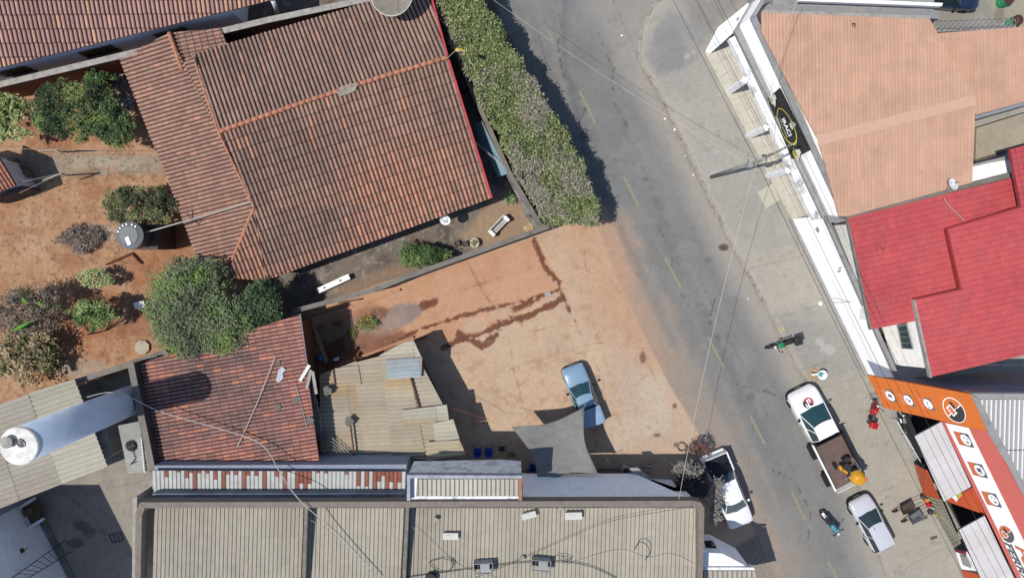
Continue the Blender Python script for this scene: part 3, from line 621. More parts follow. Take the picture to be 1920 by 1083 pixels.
mb = MB(); mb.tube([W(903, 227, 2.28), W(952, 327, 2.28)], .04, 6); mb.build('gate_rail', M_STEEL, t)
# beam sticking over the ledge
mb = MB(); mb.tube([W(986, 405, 1.0), W(1034, 378, 2.9)], .09, 8); o = mb.build('blue_pipe', mat('blue_grey_paint', C(112, 132, 142), rough=.5)); tag(o, 'blue grey metal tube leaning over the corner of the grey wall into the hedge', 'pipe')
# garden and courtyard walls at lower left
W4 = thing('garden_wall', 'low grey wall along the lower edge of the soil garden', 'wall', base_of(230, 690))
mb = MB(); line_prism(mb, (142, 715), (240, 684), .28, 2.5, 0); line_prism(mb, (240, 684), (312, 660), .34, 2.6, 0); mb.build('wall_face', M_DARKW, W4)
mb = MB(); line_prism(mb, (142, 715), (240, 684), .34, 2.55, 2.5); line_prism(mb, (240, 684), (312, 660), .42, 2.66, 2.6); mb.build('wall_cap', M_CAP, W4)
W5 = thing('courtyard_wall', 'tall grey wall dividing the blue tower courtyard from the red shed roof', 'wall', base_of(268, 780))
mb = MB(); line_prism(mb, (245, 682), (285, 880), .34, 4.4, 0); mb.build('wall_face', M_DARKW, W5)
mb = MB(); line_prism(mb, (244, 680), (286, 884), .40, 4.48, 4.4); mb.build('wall_cap', M_CAP, W5)

# ================================================================== small red tiled shed
sh = thing('red_tiled_shed', 'small outbuilding with dark red and orange clay tiles beside the blue tower', 'shed', base_of(430, 770))
cs_ = clayfn((196, 134, 120), (146, 116, 110), (222, 142, 112), 1.0, 41, .10, lambda u, v: max(0, min(1, abs(u)*.32-1.0)), fr=.3)
pS = plane_of(W(255, 683, 3.7), W(286, 876, 3.7), W(600, 860, 4.0))
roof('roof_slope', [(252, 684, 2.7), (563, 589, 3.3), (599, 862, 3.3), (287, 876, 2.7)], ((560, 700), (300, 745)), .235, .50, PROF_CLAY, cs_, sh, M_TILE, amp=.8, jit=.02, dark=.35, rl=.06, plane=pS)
body('wall', [(275, 690), (555, 605), (585, 855), (300, 865)], 3.45, 0, M_BRICK, sh)
mb = MB(); mb.tube([onplane(564, 588, pS)+up, onplane(581, 712, pS)+up], .03, 6); mb.tube([onplane(556, 718, pS)+up*1.6, onplane(578, 803, pS)+up*1.6], .035, 6); mb.build('edge_batten', M_STEEL, sh)
M_BROK = mat('broken_sheet_grey', C(120, 116, 110), dirt=C(80, 76, 72), dirt_amt=.6)
for i, (cx, cy, r_, lab) in enumerate([(522, 680, 9, 'square'), (523, 762, 9, 'round'), (556, 748, 9, 'ragged'), (583, 787, 11, 'forked')]):
    mb = MB(); k = 4 if i == 0 else 7; a0 = random.random()
    mb.prism([onplane(cx+math.cos(a0+6.283*j/k)*r_*random.uniform(.75, 1.1)*.7, cy+math.sin(a0+6.283*j/k)*r_*random.uniform(.75, 1.15)*.8, pS)+Vector((0, 0, .17)) for j in range(k)], thick=.02)
    o = mb.build('broken_sheet', M_BROK); tag(o, ['small square grey scrap near the top right of the red tiles', 'round grey scrap lying mid slope on the red tiles', 'ragged grey scrap touching the batten on the red tiles', 'dark forked scrap by the right edge of the red tiles'][i], 'scrap', 'scraps on the shed roof')
mb = MB(); mb.prism([onplane(x, y, pS)+Vector((0, 0, .18)) for x, y in [(519, 712), (524, 692), (531, 686), (538, 692), (532, 698), (533, 708), (524, 716)]], thick=.02)
o = mb.build('plastic_bag', mat('pale_blue_plastic', C(196, 202, 210))); tag(o, 'crumpled white plastic piece on the red tiles', 'plastic')
for i, (a, b, wd) in enumerate([((580, 684), (562, 714), .10), ((583, 693), (575, 728), .09), ((586, 696), (593, 738), .09)]):
    mb = MB(); A, B = W(*a, 4.25), W(*b, 4.2); d = (B-A).normalized(); n = Vector((-d.y, d.x, 0))*wd; mb.prism([A-n, B-n, B+n, A+n], thick=.06)
    o = mb.build('loose_board', [M_STEEL, M_CAPL, M_CAPL][i]); tag(o, ['wide grey metal board leaning between the red tiles and the patched shed', 'short white board beside the patched shed roof', 'cream board nearest the patched shed sheets'][i], 'board')

# ================================================================== patched fibre-cement shed
fs = thing('patched_shed', 'shed roofed with overlapping patched beige corrugated sheets between red tiles and sail', 'shed', base_of(720, 770))
def sheetfn(c1, c2, seed, amt=1.0, stain=None):
    A, B = C(*c1), C(*c2); S = C(*stain) if stain else None
    def f(u, v, r, cu, cv):
        t = (vn1(u*.5+seed, v*.35, seed)*.7+vn1(u*2+seed, v*1.2, seed+5)*.3-.3)*1.6*amt
        c = lerp(A, B, t)
        if S: c = lerp(c, S, max(0, vn1(u*.6+seed*2, v*.3, seed+8)-.6)*2.2)
        return tuple(x*(.96+.08*r) for x in c)
    return f
SH = [([(600, 702), (668, 676), (690, 850), (600, 846)], 2.60, (192, 180, 158), 'leftmost beige sheet column'),
      ([(628, 690), (672, 684), (678, 720), (632, 724)], 2.72, (200, 194, 178), 'pale patch sheet at upper left'),
      ([(662, 680), (716, 666), (740, 856), (684, 850)], 2.66, (200, 184, 158), None),
      ([(714, 668), (762, 658), (800, 860), (736, 856)], 2.74, (202, 188, 162), None),
      ([(712, 665), (760, 640), (776, 638), (792, 672), (716, 686)], 2.86, (206, 196, 172), 'cream sheet at the top corner'),
      ([(757, 672), (792, 684), (830, 756), (862, 850), (798, 861), (770, 740)], 2.70, (204, 190, 164), None),
      ([(724, 674), (792, 669), (790, 706), (724, 710)], 2.98, (176, 186, 190), 'blue grey sheet at the top right'),
      ([(754, 768), (838, 758), (842, 786), (756, 798)], 2.92, (206, 200, 180), 'short pale sheet across the right side'),
      ([(812, 792), (850, 785), (862, 822), (816, 828)], 2.99, (208, 200, 178), 'pale sheet at the right edge'),
      ([(800, 828), (862, 824), (874, 852), (800, 862)], 3.05, (212, 196, 164), 'yellowish sheet at the lower right corner')]
for i, (cs, z, c, lab) in enumerate(SH):
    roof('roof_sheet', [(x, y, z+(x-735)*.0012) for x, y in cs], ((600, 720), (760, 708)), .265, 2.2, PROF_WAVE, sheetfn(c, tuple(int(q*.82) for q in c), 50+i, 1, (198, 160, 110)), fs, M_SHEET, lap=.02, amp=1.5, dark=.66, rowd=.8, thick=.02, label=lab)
body('wall', [(606, 708), (770, 655), (858, 850), (606, 842)], 2.45, 0, M_DARKW, fs)
mb = MB(); line_prism(mb, (768, 702), (786, 764), .08, 3.02, 2.9); line_prism(mb, (655, 786), (664, 856), .07, 2.95, 2.8); mb.build('batten', M_RUST, fs)
mb = MB()
for k in range(7): mb.tube([W(604+k*2, 845-k*5, 2.85), W(640+k*4, 868-k*2, 2.9)], .03, 5)
for k in range(6): mb.tube([W(585+k*3, 706+k*14, 2.95+.02*k), W(590+k*3, 800+k*8, 2.9)], .035, 5)
o = mb.build('stick_bundle', M_CAPL); tag(o, 'untidy bundle of grey slats and sticks in the gap left of the patched shed', 'sticks')
for i, (cx, cy) in enumerate([(612, 731), (654, 790), (604, 818)]):
    mb = MB(); mb.prism([W(cx+math.cos(6.283*j/8)*10*random.uniform(.7, 1.1), cy+math.sin(6.283*j/8)*11*random.uniform(.6, 1.1), 3.05) for j in range(8)], thick=.02)
    o = mb.build('broken_sheet', M_BROK); tag(o, ['grey broken scrap at the upper left of the patched beige sheets', 'two-lobed grey scrap by the batten on the patched beige sheets', 'grey scrap at the lower left corner of the patched beige sheets'][i], 'scrap', 'scraps on the patched shed')

# ================================================================== left courtyard: shed, tower, cart, ladder
cs = thing('long_shed', 'long shed with beige corrugated roof under the leaning view of the blue tower', 'shed', base_of(60, 840))
fA = sheetfn((200, 194, 174), (178, 170, 150), 61)
fB = sheetfn((186, 180, 168), (166, 158, 144), 63)
pC = plane_of(W(-60, 775, 3.1), W(140, 712, 3.1), W(202, 873, 3.5))
roof('roof_sheet', [(-60, 778, 3.1), (54, 738, 3.1), (118, 906, 3.5), (-60, 976, 3.5)], ((0, 860), (100, 826)), .31, 3.6, PROF_WAVE, fB, cs, M_SHEET, amp=1.7, dark=.62, rowd=.8, plane=pC, thick=.03, label='greyer left half of the corrugated roof')
roof('roof_sheet', [(54, 736, 3.1), (141, 710, 3.1), (203, 873, 3.5), (117, 906, 3.5)], ((0, 860), (100, 826)), .31, 3.6, PROF_WAVE, fA, cs, M_SHEET, amp=1.7, dark=.62, rowd=.8, plane=(pC[0]+Vector((0, 0, .05)), pC[1]), thick=.03, label='cream right half of the corrugated roof')
body('wall', [(-60, 800), (132, 728), (188, 862), (-60, 950)], 2.9, 0, M_GREYP, cs)
mb = MB(); mb.prism([W(x, y, 2.6) for x, y in [(176, 806), (196, 800), (214, 850), (196, 862)]], zb=0); o = mb.build('water_cabinet', M_CAPL); tag(o, 'pale grey block standing against the right end of the long shed', 'cabinet')
tw = thing('water_tower', 'tall blue cylindrical water tower with white top standing beside the long shed', 'water tower', (0, 0, 0))
tt_ = W(35, 836, 13.0); cx_, cy_ = tt_.x, tt_.y
tw.location = (cx_, cy_, 0); ORG[tw.name] = Vector((cx_, cy_, 0))
M_TB = mat('tower_blue', (.50, .60, .76), rough=.5, var=.06, scale=.7, bump=.02, dirt=(.66, .72, .80), dirt_amt=.8, dscale=.35, spec=.4)
mb = MB(); mb.lathe([(.93, 0), (.93, 12.9)], 48, (cx_, cy_, 0)); mb.build('tank_body', M_TB, tw, smooth=True)
M_TT = mat('tower_top_white', (.70, .69, .66), dirt=(.32, .29, .25), dirt_amt=.7, dscale=1.6, bump=.1)
mb = MB(); mb.lathe([(.95, 12.85), (.96, 12.98), (.92, 13.02), (.5, 13.06), (.001, 13.08)], 40, (cx_, cy_, 0)); mb.build('tank_top', M_TT, tw)
hx, hy = W(14, 828, 13.2).xy; mb = MB(); mb.lathe([(.27, 13.05), (.27, 13.22), (.30, 13.24), (.30, 13.30), (.10, 13.36), (.001, 13.36)], 20, (hx, hy, 0)); mb.build('hatch', M_CAPL, tw)
mb = MB(); a0 = Vector((cx_+.1, cy_+.2, 13.12)); mb.tube([a0+Vector((.25*math.sin(k*.7), .2*math.cos(k*.9), .02*k % .1)) for k in range(14)], .025, 5); mb.build('cable_loop', mat('tower_cable', C(130, 126, 118)), tw)
mb = MB(); 
for k in range(2): mb.lathe([(.932, 5+3.7*k), (.938, 5.01+3.7*k), (.938, 5.03+3.7*k), (.932, 5.04+3.7*k)], 40, (cx_, cy_, 0))
mb.build('hoop', M_TB, tw, smooth=True)
# small sheet roof with cable coil
t = thing('small_canopy', 'small grey corrugated canopy against the courtyard wall with a coil on it', 'canopy', base_of(250, 840))
roof('roof_sheet', [(222, 797, 2.6), (262, 789, 2.8), (276, 882, 2.8), (241, 888, 2.6)], ((222, 840), (270, 830)), .19, 2, PROF_WAVE, sheetfn((176, 176, 172), (146, 146, 142), 71), t, M_SHEET, thick=.02)
mb = MB(); 
for a in [(226, 800), (244, 884)]: mb.tube([W(*a, 2.55), W(*a, 2.55)*1-Vector((0, 0, 2.55))], .04, 6)
mb.build('post', M_STEEL, t)
mb = MB(); c0 = W(246, 836, 2.84)
for k in range(9): mb.torus(c0+Vector((random.uniform(-.06, .06), random.uniform(-.06, .06), .03*k*.5)), (random.uniform(-.1, .1), random.uniform(-.1, .1), 1), .34-.022*k, .022, 20, 5)
mb.tube([c0+Vector((.1, -.3, 0)), c0+Vector((.25, -.8, 0)), c0+Vector((-.1, -1.2, 0)), c0+Vector((.3, -1.0, 0))], .025, 5)
o = mb.build('cable_coil', M_CABLE, smooth=True); tag(o, 'dark coil of cable lying on the small grey canopy', 'cable')
mb = MB(); mb.tube([W(265, 820, 2.95), W(271, 886, 2.95)], .035, 6); o = mb.build('white_tube', M_SIGNW); tag(o, 'thin white tube along the wall edge of the small canopy', 'tube')
# low white roof bottom-left with recess and cart
def PL(x, y): return Vector((x*H/F, -y*H/F, 0))
t = thing('pale_building', 'tall building at the lower left corner showing its pale blue shaded side wall', 'building', tuple(PL(-900, 560)))
mb = MB(); q = Vector((0, 0, 9.7)); mb.prism([PL(-927, 490)+q, PL(-739, 900)+q, PL(-1500, 900)+q, PL(-1500, 490)+q], zb=0); mb.build('wall', mat('pale_blue_wall', (.72, .75, .80), dirt=(.50, .54, .62), dirt_amt=.5, dscale=.5), t)
mb = MB(); A, B = PL(-921, 492), PL(-737, 896); d = (B-A).normalized(); n = Vector((-d.y, d.x, 0)); n = n if n.x > 0 else -n
mb.prism([A+Vector((0, 0, .15)), B+Vector((0, 0, .15)), B+n*.35+Vector((0, 0, .15)), A+n*.35+Vector((0, 0, .15))], zb=0); mb.build('plinth', M_CAP, t)
mb = MB(); mb.box(W(40, 1032, 2.4)+n*.06, (.1, .3, .22), math.atan2(n.y, n.x)); mb.tube([W(33, 1040, 2.6)+n*.1, W(50, 1026, 2.2)+n*.1], .03, 6); mb.build('wall_meter', M_RUST, t)
ct_ = thing('cargo_cart', 'open dark box cart with two white side rails parked against the long shed', 'cart', base_of(40, 965))
body('tray', [(0, 962), (62, 935), (82, 972), (22, 1006)], .75, .55, mat('cart_floor', C(104, 96, 66), dirt=C(60, 56, 46), dirt_amt=.7), ct_)
for a, b in (((35, 952), (64, 934)), ((52, 990), (80, 973))):
    mb = MB(); line_prism(mb, a, b, .18, 1.15, .95); mb.build('side_rail', M_WHITEP, ct_)
mb = MB(); mb.prism([W(x, y, 1.0) for x, y in [(38, 960), (56, 950), (62, 960), (44, 970)]], zb=.75); mb.build('box', M_WOOD, ct_)
for x, y in ((20, 975), (66, 962)):
    mb = MB(); p = W(x, y, .3); mb.cyl(p-Vector((.08, .04, 0)), p+Vector((.08, .04, 0)), .3, .3, 16); mb.build('wheel', M_RUB, ct_)
t = thing('ladder', 'long dark blue metal ladder leaning over the pale annex roof', 'ladder', base_of(80, 1050))
mb = MB()
A1, B1, A2, B2 = W(22, 1083, 4.0), W(122, 1012, .25), W(53, 1083, 4.0), W(133, 1034, .25)
for a, b in ((A1, B1), (A2, B2)): a = a+(a-b)*.5; mb.tube([a, b], .03, 6)
mb.build('rail', mat('ladder_blue', (.015, .03, .09), rough=.5), t)
mb = MB()
for k in range(-4, 9): s = k/9; mb.tube([A1.lerp(B1, s), A2.lerp(B2, s)], .018, 5)
mb.build('rung', MATS['ladder_blue'], t)
t = thing('ladder', 'cast shadow of the ladder built from thin dark bars on the courtyard floor', 'ladder', base_of(216, 1008)); mb = MB()  # dark bars laid flat in place of the ladder's cast shadow
pts = [(204, 1002), (226, 997), (231, 1012), (211, 1017)]
for i in range(4): mb.tube([W(*pts[i], .06), W(*pts[(i+1) % 4], .06)], .025, 5)
for s in (.33, .66): mb.tube([W(204+22*s, 1002-5*s, .06), W(211+20*s, 1017-5*s, .06)], .02, 5)
mb.build('bar_frame', MATS['ladder_blue'], t)

# ================================================================== commercial building along the bottom
cb = thing('commercial_building', 'long two-storey commercial building with ribbed beige roof and bluish white walls along the bottom edge', 'building', base_of(800, 1020))
ZT = 6.6
M_BW = mat('blue_white_wall', (.88, .89, .91), dirt=(.7, .72, .78), dirt_amt=.25, dscale=.5, bump=.05)
def foot_px(pts, z): return [W(x, y, z) for x, y in pts]
# upper storey body with cut corner, overhanging a set-back ground floor
p1 = W(300, 944, ZT); 
yn = W(1120, 887, 2.4).y
yl = W(800, 940, 6.4).y; xm = W(981, 940, ZT).x
bod = [Vector((xm, yn, 0)), Vector((W(1190, 885, 2.4).x, yn, 0)), Vector((W(1308, 960, ZT).x, W(1272, 925, 2.4).y, 0)), Vector((W(1308, 960, ZT).x, -24, 0)), Vector((xm, -24, 0))]
tX = (yl-.45-bod[1].y)/(bod[2].y-bod[1].y); bX = bod[1].lerp(bod[2], tX)
yt = W(1120, 939.5, 6.3).y; bo = [bod[0]+Vector((0, 0, 2.4)), bod[1]+Vector((0, 0, 2.4)), W(1286, 934, 2.4)]; tq = [Vector((xm, yt, 6.2)), Vector((W(1150, 940, 6.2).x, yt, 6.2)), Vector((W(1304, 940, 6.2).x, yt, 6.2))]
k_ = [Vector((xm, yt-.8, 2.4)), Vector((bo[2].x, yt-.8, 2.4)), Vector((xm, yt-.25, 6.2)), Vector((tq[2].x, yt-.25, 6.2))]
mb = MB(); mb.add(bo+tq+k_, [(0, 1, 4, 3), (1, 2, 5, 4), (3, 4, 5, 9, 8), (0, 3, 8, 6), (2, 7, 9, 5), (6, 8, 9, 7), (0, 6, 7, 2, 1)]); mb.build('wall', M_BW, cb)
mb = MB(); mb.prism([Vector((W(285, 950, ZT).x, yl, 5.5)), Vector((xm-.02, yl, 5.5)), Vector((xm-.02, -24, 5.5)), Vector((W(285, 950, ZT).x, -24, 5.5))], zb=0); mb.build('wall', M_BW, cb)
mb = MB(); mb.prism([Vector((xm, yl-.45, 5.5)), Vector((bod[2].x, yl-.9, 5.5)), Vector((bod[2].x, -24, 5.5)), Vector((xm, -24, 5.5))], zb=0); mb.build('wall', M_BW, cb)
mb = MB(); mb.prism([bod[0]+Vector((.3, -.5, 2.4)), bod[1]+Vector((-.3, -.5, 2.4)), bod[2]+Vector((-.6, -.5, 2.4)), Vector((bod[2].x-.6, yl-1, 2.4)), Vector((xm+.3, yl-1, 2.4))], zb=0); mb.build('ground_floor', M_DARKW, cb)
# parapet ring
PAR = [(252, 1140), (259, 962), (270, 943), (1290, 940), (1313, 946), (1321, 962), (1316, 1140)]
M_PAR = mat('parapet_concrete', C(140, 130, 120), dirt=C(108, 100, 92), dirt_amt=.5, dscale=2)
mb = MB()
a_, b_ = W(266, 944, ZT), W(1312, 941, ZT)
mb.prism(foot_px([(262, 941), (1300, 938), (1296, 949), (272, 952)], ZT), zb=5.9); mb.build('parapet', M_PAR, cb)
mb = MB(); mb.prism(foot_px([(1300.5, 938), (1314, 941), (1321, 952), (1316, 1140), (1308, 1140), (1310, 962), (1306, 953), (1296.5, 949)], ZT), zb=5.9); mb.build('parapet', M_PAR, cb)
mb = MB(); mb.prism(foot_px([(252, 1140), (254, 960), (261.6, 942), (271.5, 952), (266, 966), (262, 1140)], ZT+.02), zb=5.9); mb.build('parapet', M_PAR, cb)
mb = MB(); mb.prism(foot_px([(247, 1140), (249, 934), (257, 930), (254, 1140)], 6.0), zb=0); mb.build('fin_wall', M_CAPL, cb)
M_DIV = mat('divider_wall_cap', C(128, 120, 110), dirt=C(176, 172, 164), dirt_amt=.6, dscale=2)
for x0, x1, yy in ((574, 567, 0), (764, 754, 0)):
    mb = MB(); mb.prism(foot_px([(x0-3, 950), (x0+3, 950), (x1+4, 1140), (x1-3, 1140)], ZT-.05), zb=5.6); mb.build('divider_wall', M_DIV, cb)
def ribfn(c1, c2, seed):
    A, B = C(*c1), C(*c2)
    def f(u, v, r, cu, cv):
        t = vn1(u*.3+seed, v*.15, seed)*.8+vn1(u*1.2, v*.2+seed, seed+2)*.4-.2
        return tuple(q*(.95+.1*r) for q in lerp(A, B, t))
    return f
PROF_RIB2 = [(0, 0), (.05, .0), (.10, .04), (.45, .045), (.5, .034), (.55, .045), (.86, .04), (.92, 0), (.995, 0)]
pR = plane_of(W(290, 955, 5.8), W(1300, 955, 5.8), W(800, 1140, 6.15))
for k, q in enumerate([[(290, 951), (570, 951), (562, 1140), (286, 1140)], [(582, 951), (758, 951), (748, 1140), (572, 1140)], [(775, 951), (1306, 951), (1310, 1140), (764, 1140)]]):
    roof('roof_sheet', [(x, y, 5.8) for x, y in q], ((800, 955), (797, 1060)), .25, 1.75, PROF_RIB2, ribfn((196, 187, 168), (176, 167, 149), 81+k), cb, M_SHEET, lap=.012, dark=.6, rowd=.8, rl=.03, plane=pR, thick=.08, jit=.004)
# rusty striped lean-to roof
mb = MB()
def rustfn(u, v, r, cu, cv):
    a = vn1(u*1.1, 3.3, 91)+.25*vn1(u*5, 1.2, 92); b = vn1(u*3.7, v*2.5, 93)
    g = C(206, 210, 208); ru = C(160, 96, 80)
    k = int(u/.25); h = vn1(k*.37, 2.5, 91)*.5+.5*(((k*7919+13) % 101)/101.0)
    if h > .66 or (h > .44 and v < .2+1.2*((k*31) % 7)/7): return tuple(q*(.85+.3*r) for q in ru)
    return tuple(q*(.95+.1*r) for q in lerp(g, C(176, 164, 158), b*.35))
roof('roof_sheet', [(286, 881, 5.05), (761, 883, 5.05), (760, 924, 4.95), (286, 924, 4.95)], ((500, 885), (500, 925)), .25, .36, PROF_RIB, rustfn, cb, M_SHEET, amp=.8, lap=.0, dark=.68, rowd=1, rl=0, label='striped lean-to roof of grey metal sheets with rust streaks')
body('gutter_ledge', [(286, 924.5), (760, 924.5), (760, 932), (286, 932)], 5.65, 4.8, mat('ledge_blue_grey', C(120, 128, 142), dirt=C(70, 74, 82), dirt_amt=.7), cb)  # next wall: the shed's shadow is put into its blue plaster colour
body('lower_wall', [(290, 872), (762, 870), (760, 915), (290, 915)], 4.7, 0, mat('shed_shade_plaster', C(150, 158, 176)), cb) #
# projecting block with framed translucent roof
blk = [(763, 892), (978, 893), (979, 940), (763, 940)]
tp = [W(x, y, 6.7) for x, y in blk]; bt = [Vector((tp[0].x, W(763, 864, 3.8).y, 0)), Vector((W(940, 860, 3.8).x, W(763, 861, 3.8).y, 0)), Vector((tp[1].x, tp[1].y, 0)), Vector((tp[1].x, tp[2].y, 0)), Vector((tp[0].x, tp[2].y, 0))]
mb = MB(); mb.prism([p+Vector((0, 0, 6.3)) for p in bt], zb=3.8); mb.build('projecting_block', mat('stained_blue_wall', (.84, .86, .89), dirt=(.12, .13, .16), dirt_amt=.7, dscale=1.4), cb)
mb = MB(); mb.prism(foot_px([(763, 890), (979, 891), (979, 896), (763, 896)], 6.7), zb=6.2); mb.prism(foot_px([(763, 896.2), (769, 896.2), (769, 938), (763, 938)], 6.7), zb=6.2); mb.build('block_frame', mat('frame_blue_grey', C(178, 184, 194), dirt=C(110, 112, 120), dirt_amt=.7, dscale=2), cb)
mb = MB(); mb.prism(foot_px([(972, 896.3), (979, 896.3), (979, 938), (972, 938)], 6.7), zb=6.2); mb.build('block_frame', mat('faded_orange_edge', C(176, 120, 96), dirt=C(170, 168, 166), dirt_amt=.9, dscale=2), cb)
roof('translucent_roof', [(782, 897, 6.35), (972, 897, 6.35), (972, 929, 6.3), (780, 929, 6.3)], ((850, 900), (850, 930)), .27, 1.6, PROF_RIB, ribfn((212, 206, 192), (188, 182, 170), 95), cb, M_SHEET, dark=.5)
# lower right block
lb = [(1317, 998), (1411, 1066), (1425, 1140), (1317, 1140)]
tpz = 5.2
mb = MB(); top = [W(1316, 1066, tpz), W(1412, 1066, tpz), W(1440, 1140, tpz), W(1316, 1140, tpz)]
bb = [W(1317, 999, 2.2), W(1330, 1001, 2.2), W(1396, 1048, 2.2)]
mb.prism([Vector((top[0].x, bb[0].y, 5.0)), Vector((bb[1].x, bb[1].y, 5.0)), Vector((top[1].x-.1, top[1].y-.05, 5.0)), Vector((top[2].x, top[2].y, 5)), Vector((top[0].x, top[3].y, 5))], zb=2.2); mb.build('wing_wall', M_BW, cb)
mb = MB(); mb.prism(foot_px([(1316, 1063), (1413, 1063), (1416, 1068), (1316, 1068)], tpz), zb=4.8); mb.build('wing_edge', M_WHITEP, cb)
roof('translucent_roof', [(1318, 1068.5, 5.1), (1414, 1068.5, 5.1), (1436, 1140, 5.1), (1318, 1140, 5.1)], ((1360, 1070), (1360, 1100)), .30, 2, PROF_RIB, ribfn((200, 194, 180), (176, 170, 156), 97), cb, M_SHEET, dark=.5)
mb = MB(); 
for k in range(9): 
    a = W(1320+k*2.6, 1014+k*.0, 4.2); b = W(1325+k*2.6, 1030, 4.2); 
    mb.tube([W(1320+.6*k, 1014+1.9*k, 4.25), W(1337+1.1*k, 1013+2.1*k, 4.25)], .035, 5)
mb.build('louvre', M_SIGNK, cb)
# things on the roof
for i, (x, y, w_, h_, m) in enumerate([(845, 1004, 30, 13, 'a'), (992, 965, 28, 12, 'b'), (1075, 966, 33, 14, 'c'), (817, 972, 8, 6, 'd'), (1049, 953, 8, 6, 'e'), (980, 1045, 8, 8, 'f')]):
    p = W(x, y, 6.15); mb = MB(); mb.box(p, (w_/32.5, h_/32.5, .16), [0, .25, .03, -.5, .6, .6][i]); mb.box(p+Vector((-.12, 0, .09)), (w_/90, h_/70, .03), [0, .25, .03, -.5, .6, .6][i])
    o = mb.build('roof_panel', mat('panel_white', C(222, 220, 214)) if i < 3 else M_CAPL, bevel=.01)  # plain panels and blocks laid on the roof sheets
    tag(o, ['flat white panel lying alone above the open steel boxes', 'tilted white panel just left of the level one near the parapet', 'level white panel at centre of the ribbed roof near the parapet', 'small pale block left of the white panels', 'small pale block between the two upper white panels', 'small pale diamond block between the two open steel boxes'][i], 'panel', 'white panels on the ribbed roof')
def steel_box(label, x, y, rz):
    p = W(x, y, 6.1); t = thing('vent_box', label, 'vent', (p.x, p.y, 5.95), rz, 'open steel boxes on the roof')
    mb = MB()
    for c, s in (((0, .32, .35), (1.15, .03, .7)), ((-.56, 0, .35), (.03, .62, .7)), ((.56, 0, .35), (.03, .62, .7))): mb.box(c, s)
    mb.build('casing', M_STEEL, t, local=True)
    mb = MB(); mb.box((.1, .05, .71), (.55, .5, .03)); mb.box((0, -.31, .64), (1.15, .04, .08)); mb.build('lid', M_STEEL, t, local=True)
    mb = MB(); mb.cyl((-.28, -.1, .3), (-.28, .2, .3), .18, .18, 14); mb.cyl((.25, -.1, .3), (.25, .2, .3), .2, .2, 14); mb.build('fan', M_DSTEEL, t, local=True)
    mb = MB(); mb.box((-.05, -.2, .4), (.12, .1, .4)); mb.box((.35, -.22, .35), (.12, .1, .3)); mb.build('bracket', M_WHITEP, t, local=True)
steel_box('left open steel vent box with grey lid on the ribbed roof', 907, 1058, .05)
steel_box('right open steel vent box with black lid flap on the ribbed roof', 1014, 1053, -.1)
def cable(label, pts, z, r=.02, m=None, sag=0, name='cable', cat='cable', sm=6):
    P = [W(x, y, (z[i] if isinstance(z, (list, tuple)) else z)) for i, (x, y) in enumerate(pts)]
    Q = []
    for i in range(len(P)-1):
        p0, p1, p2, p3 = P[max(i-1, 0)], P[i], P[i+1], P[min(i+2, len(P)-1)]
        for k in range(sm):
            t_ = k/sm; Q.append(.5*((2*p1)+(p2-p0)*t_+(2*p0-5*p1+4*p2-p3)*t_*t_+(3*p1-p0-3*p2+p3)*t_**3))
    Q.append(P[-1]); mb = MB(); mb.tube(Q, r, 5); o = mb.build(name, m or M_CABLE); tag(o, label, cat); return o
cable('dark cable curving from the left edge of the ribbed roof through both steel boxes', [(750, 1083), (830, 1072), (885, 1065), (940, 1058), (990, 1053), (1060, 1053), (1110, 1062), (1155, 1083)], 6.2, .022)
cable('thin dark line rising diagonally across the ribbed roof to the right parapet', [(890, 1083), (960, 1055), (1060, 1010), (1150, 975), (1290, 950)], 6.25, .012)
cable('loop of dark cable lying left of the steel boxes', [(805, 1052), (830, 1046), (850, 1052), (852, 1058), (846, 1046), (848, 1062), (835, 1072), (815, 1066), (804, 1053)], 6.2, .02)
cable('arched dark cable on the right part of the ribbed roof', [(1190, 1030), (1198, 1016), (1212, 1020), (1218, 1036), (1210, 1048)], [6.2, 6.35, 6.4, 6.3, 6.2], .022)
cable('pale thin wire drooping across the lower right ribbed roof', [(1060, 1060), (1120, 1040), (1170, 1032), (1210, 1046), (1260, 1040), (1308, 1062)], 6.2, .012, M_LCABLE)
cable('thin pale wire crossing the left roofs between the dividers', [(560, 960), (620, 1000), (680, 1060), (700, 1083)], 6.3, .012, M_LCABLE)
cable('thin pale wire wandering over the ribbed roof right of the second divider', [(770, 985), (800, 1010), (860, 1060), (930, 1083)], 6.2, .011, M_LCABLE)
cable('short dark cable tail between the right steel box and the pale wire', [(1042, 1040), (1060, 1042), (1072, 1046), (1060, 1052), (1048, 1044)], 6.25, .018)
cable('white hose running from the blue tower over the red tiles and down the ribbed roof', [(163, 744), (205, 735), (245, 745), (300, 771), (400, 800), (465, 820), (500, 842), (525, 885), (560, 935), (610, 980), (660, 1030), (712, 1083)], [6, 5.6, 5.2, 4.8, 4.5, 4.4, 4.7, 5.5, 6.8, 6.5, 6.4, 6.4], .028, M_LCABLE, name='hose', cat='hose')
cable('thin white stick lying diagonally on the red shed tiles', [(515, 670), (480, 760), (445, 837)], [4.3, 4.15, 4.1], .025, M_LCABLE, name='stick', cat='stick')
cable('red cord stretched from the patched shed toward the street', [(838, 762), (880, 775), (925, 790)], [2.6, 2.2, 1.6], .012, mat('red_cord', C(190, 70, 70)), name='cord', cat='cord')
mb = MB(); p = W(808, 1081, 6.2); mb.cyl(p, p+Vector((0, 0, .3)), .33, .33, 20); o = mb.build('roof_vent', M_DSTEEL); tag(o, 'dark round vent cap at the bottom edge of the ribbed roof', 'vent')

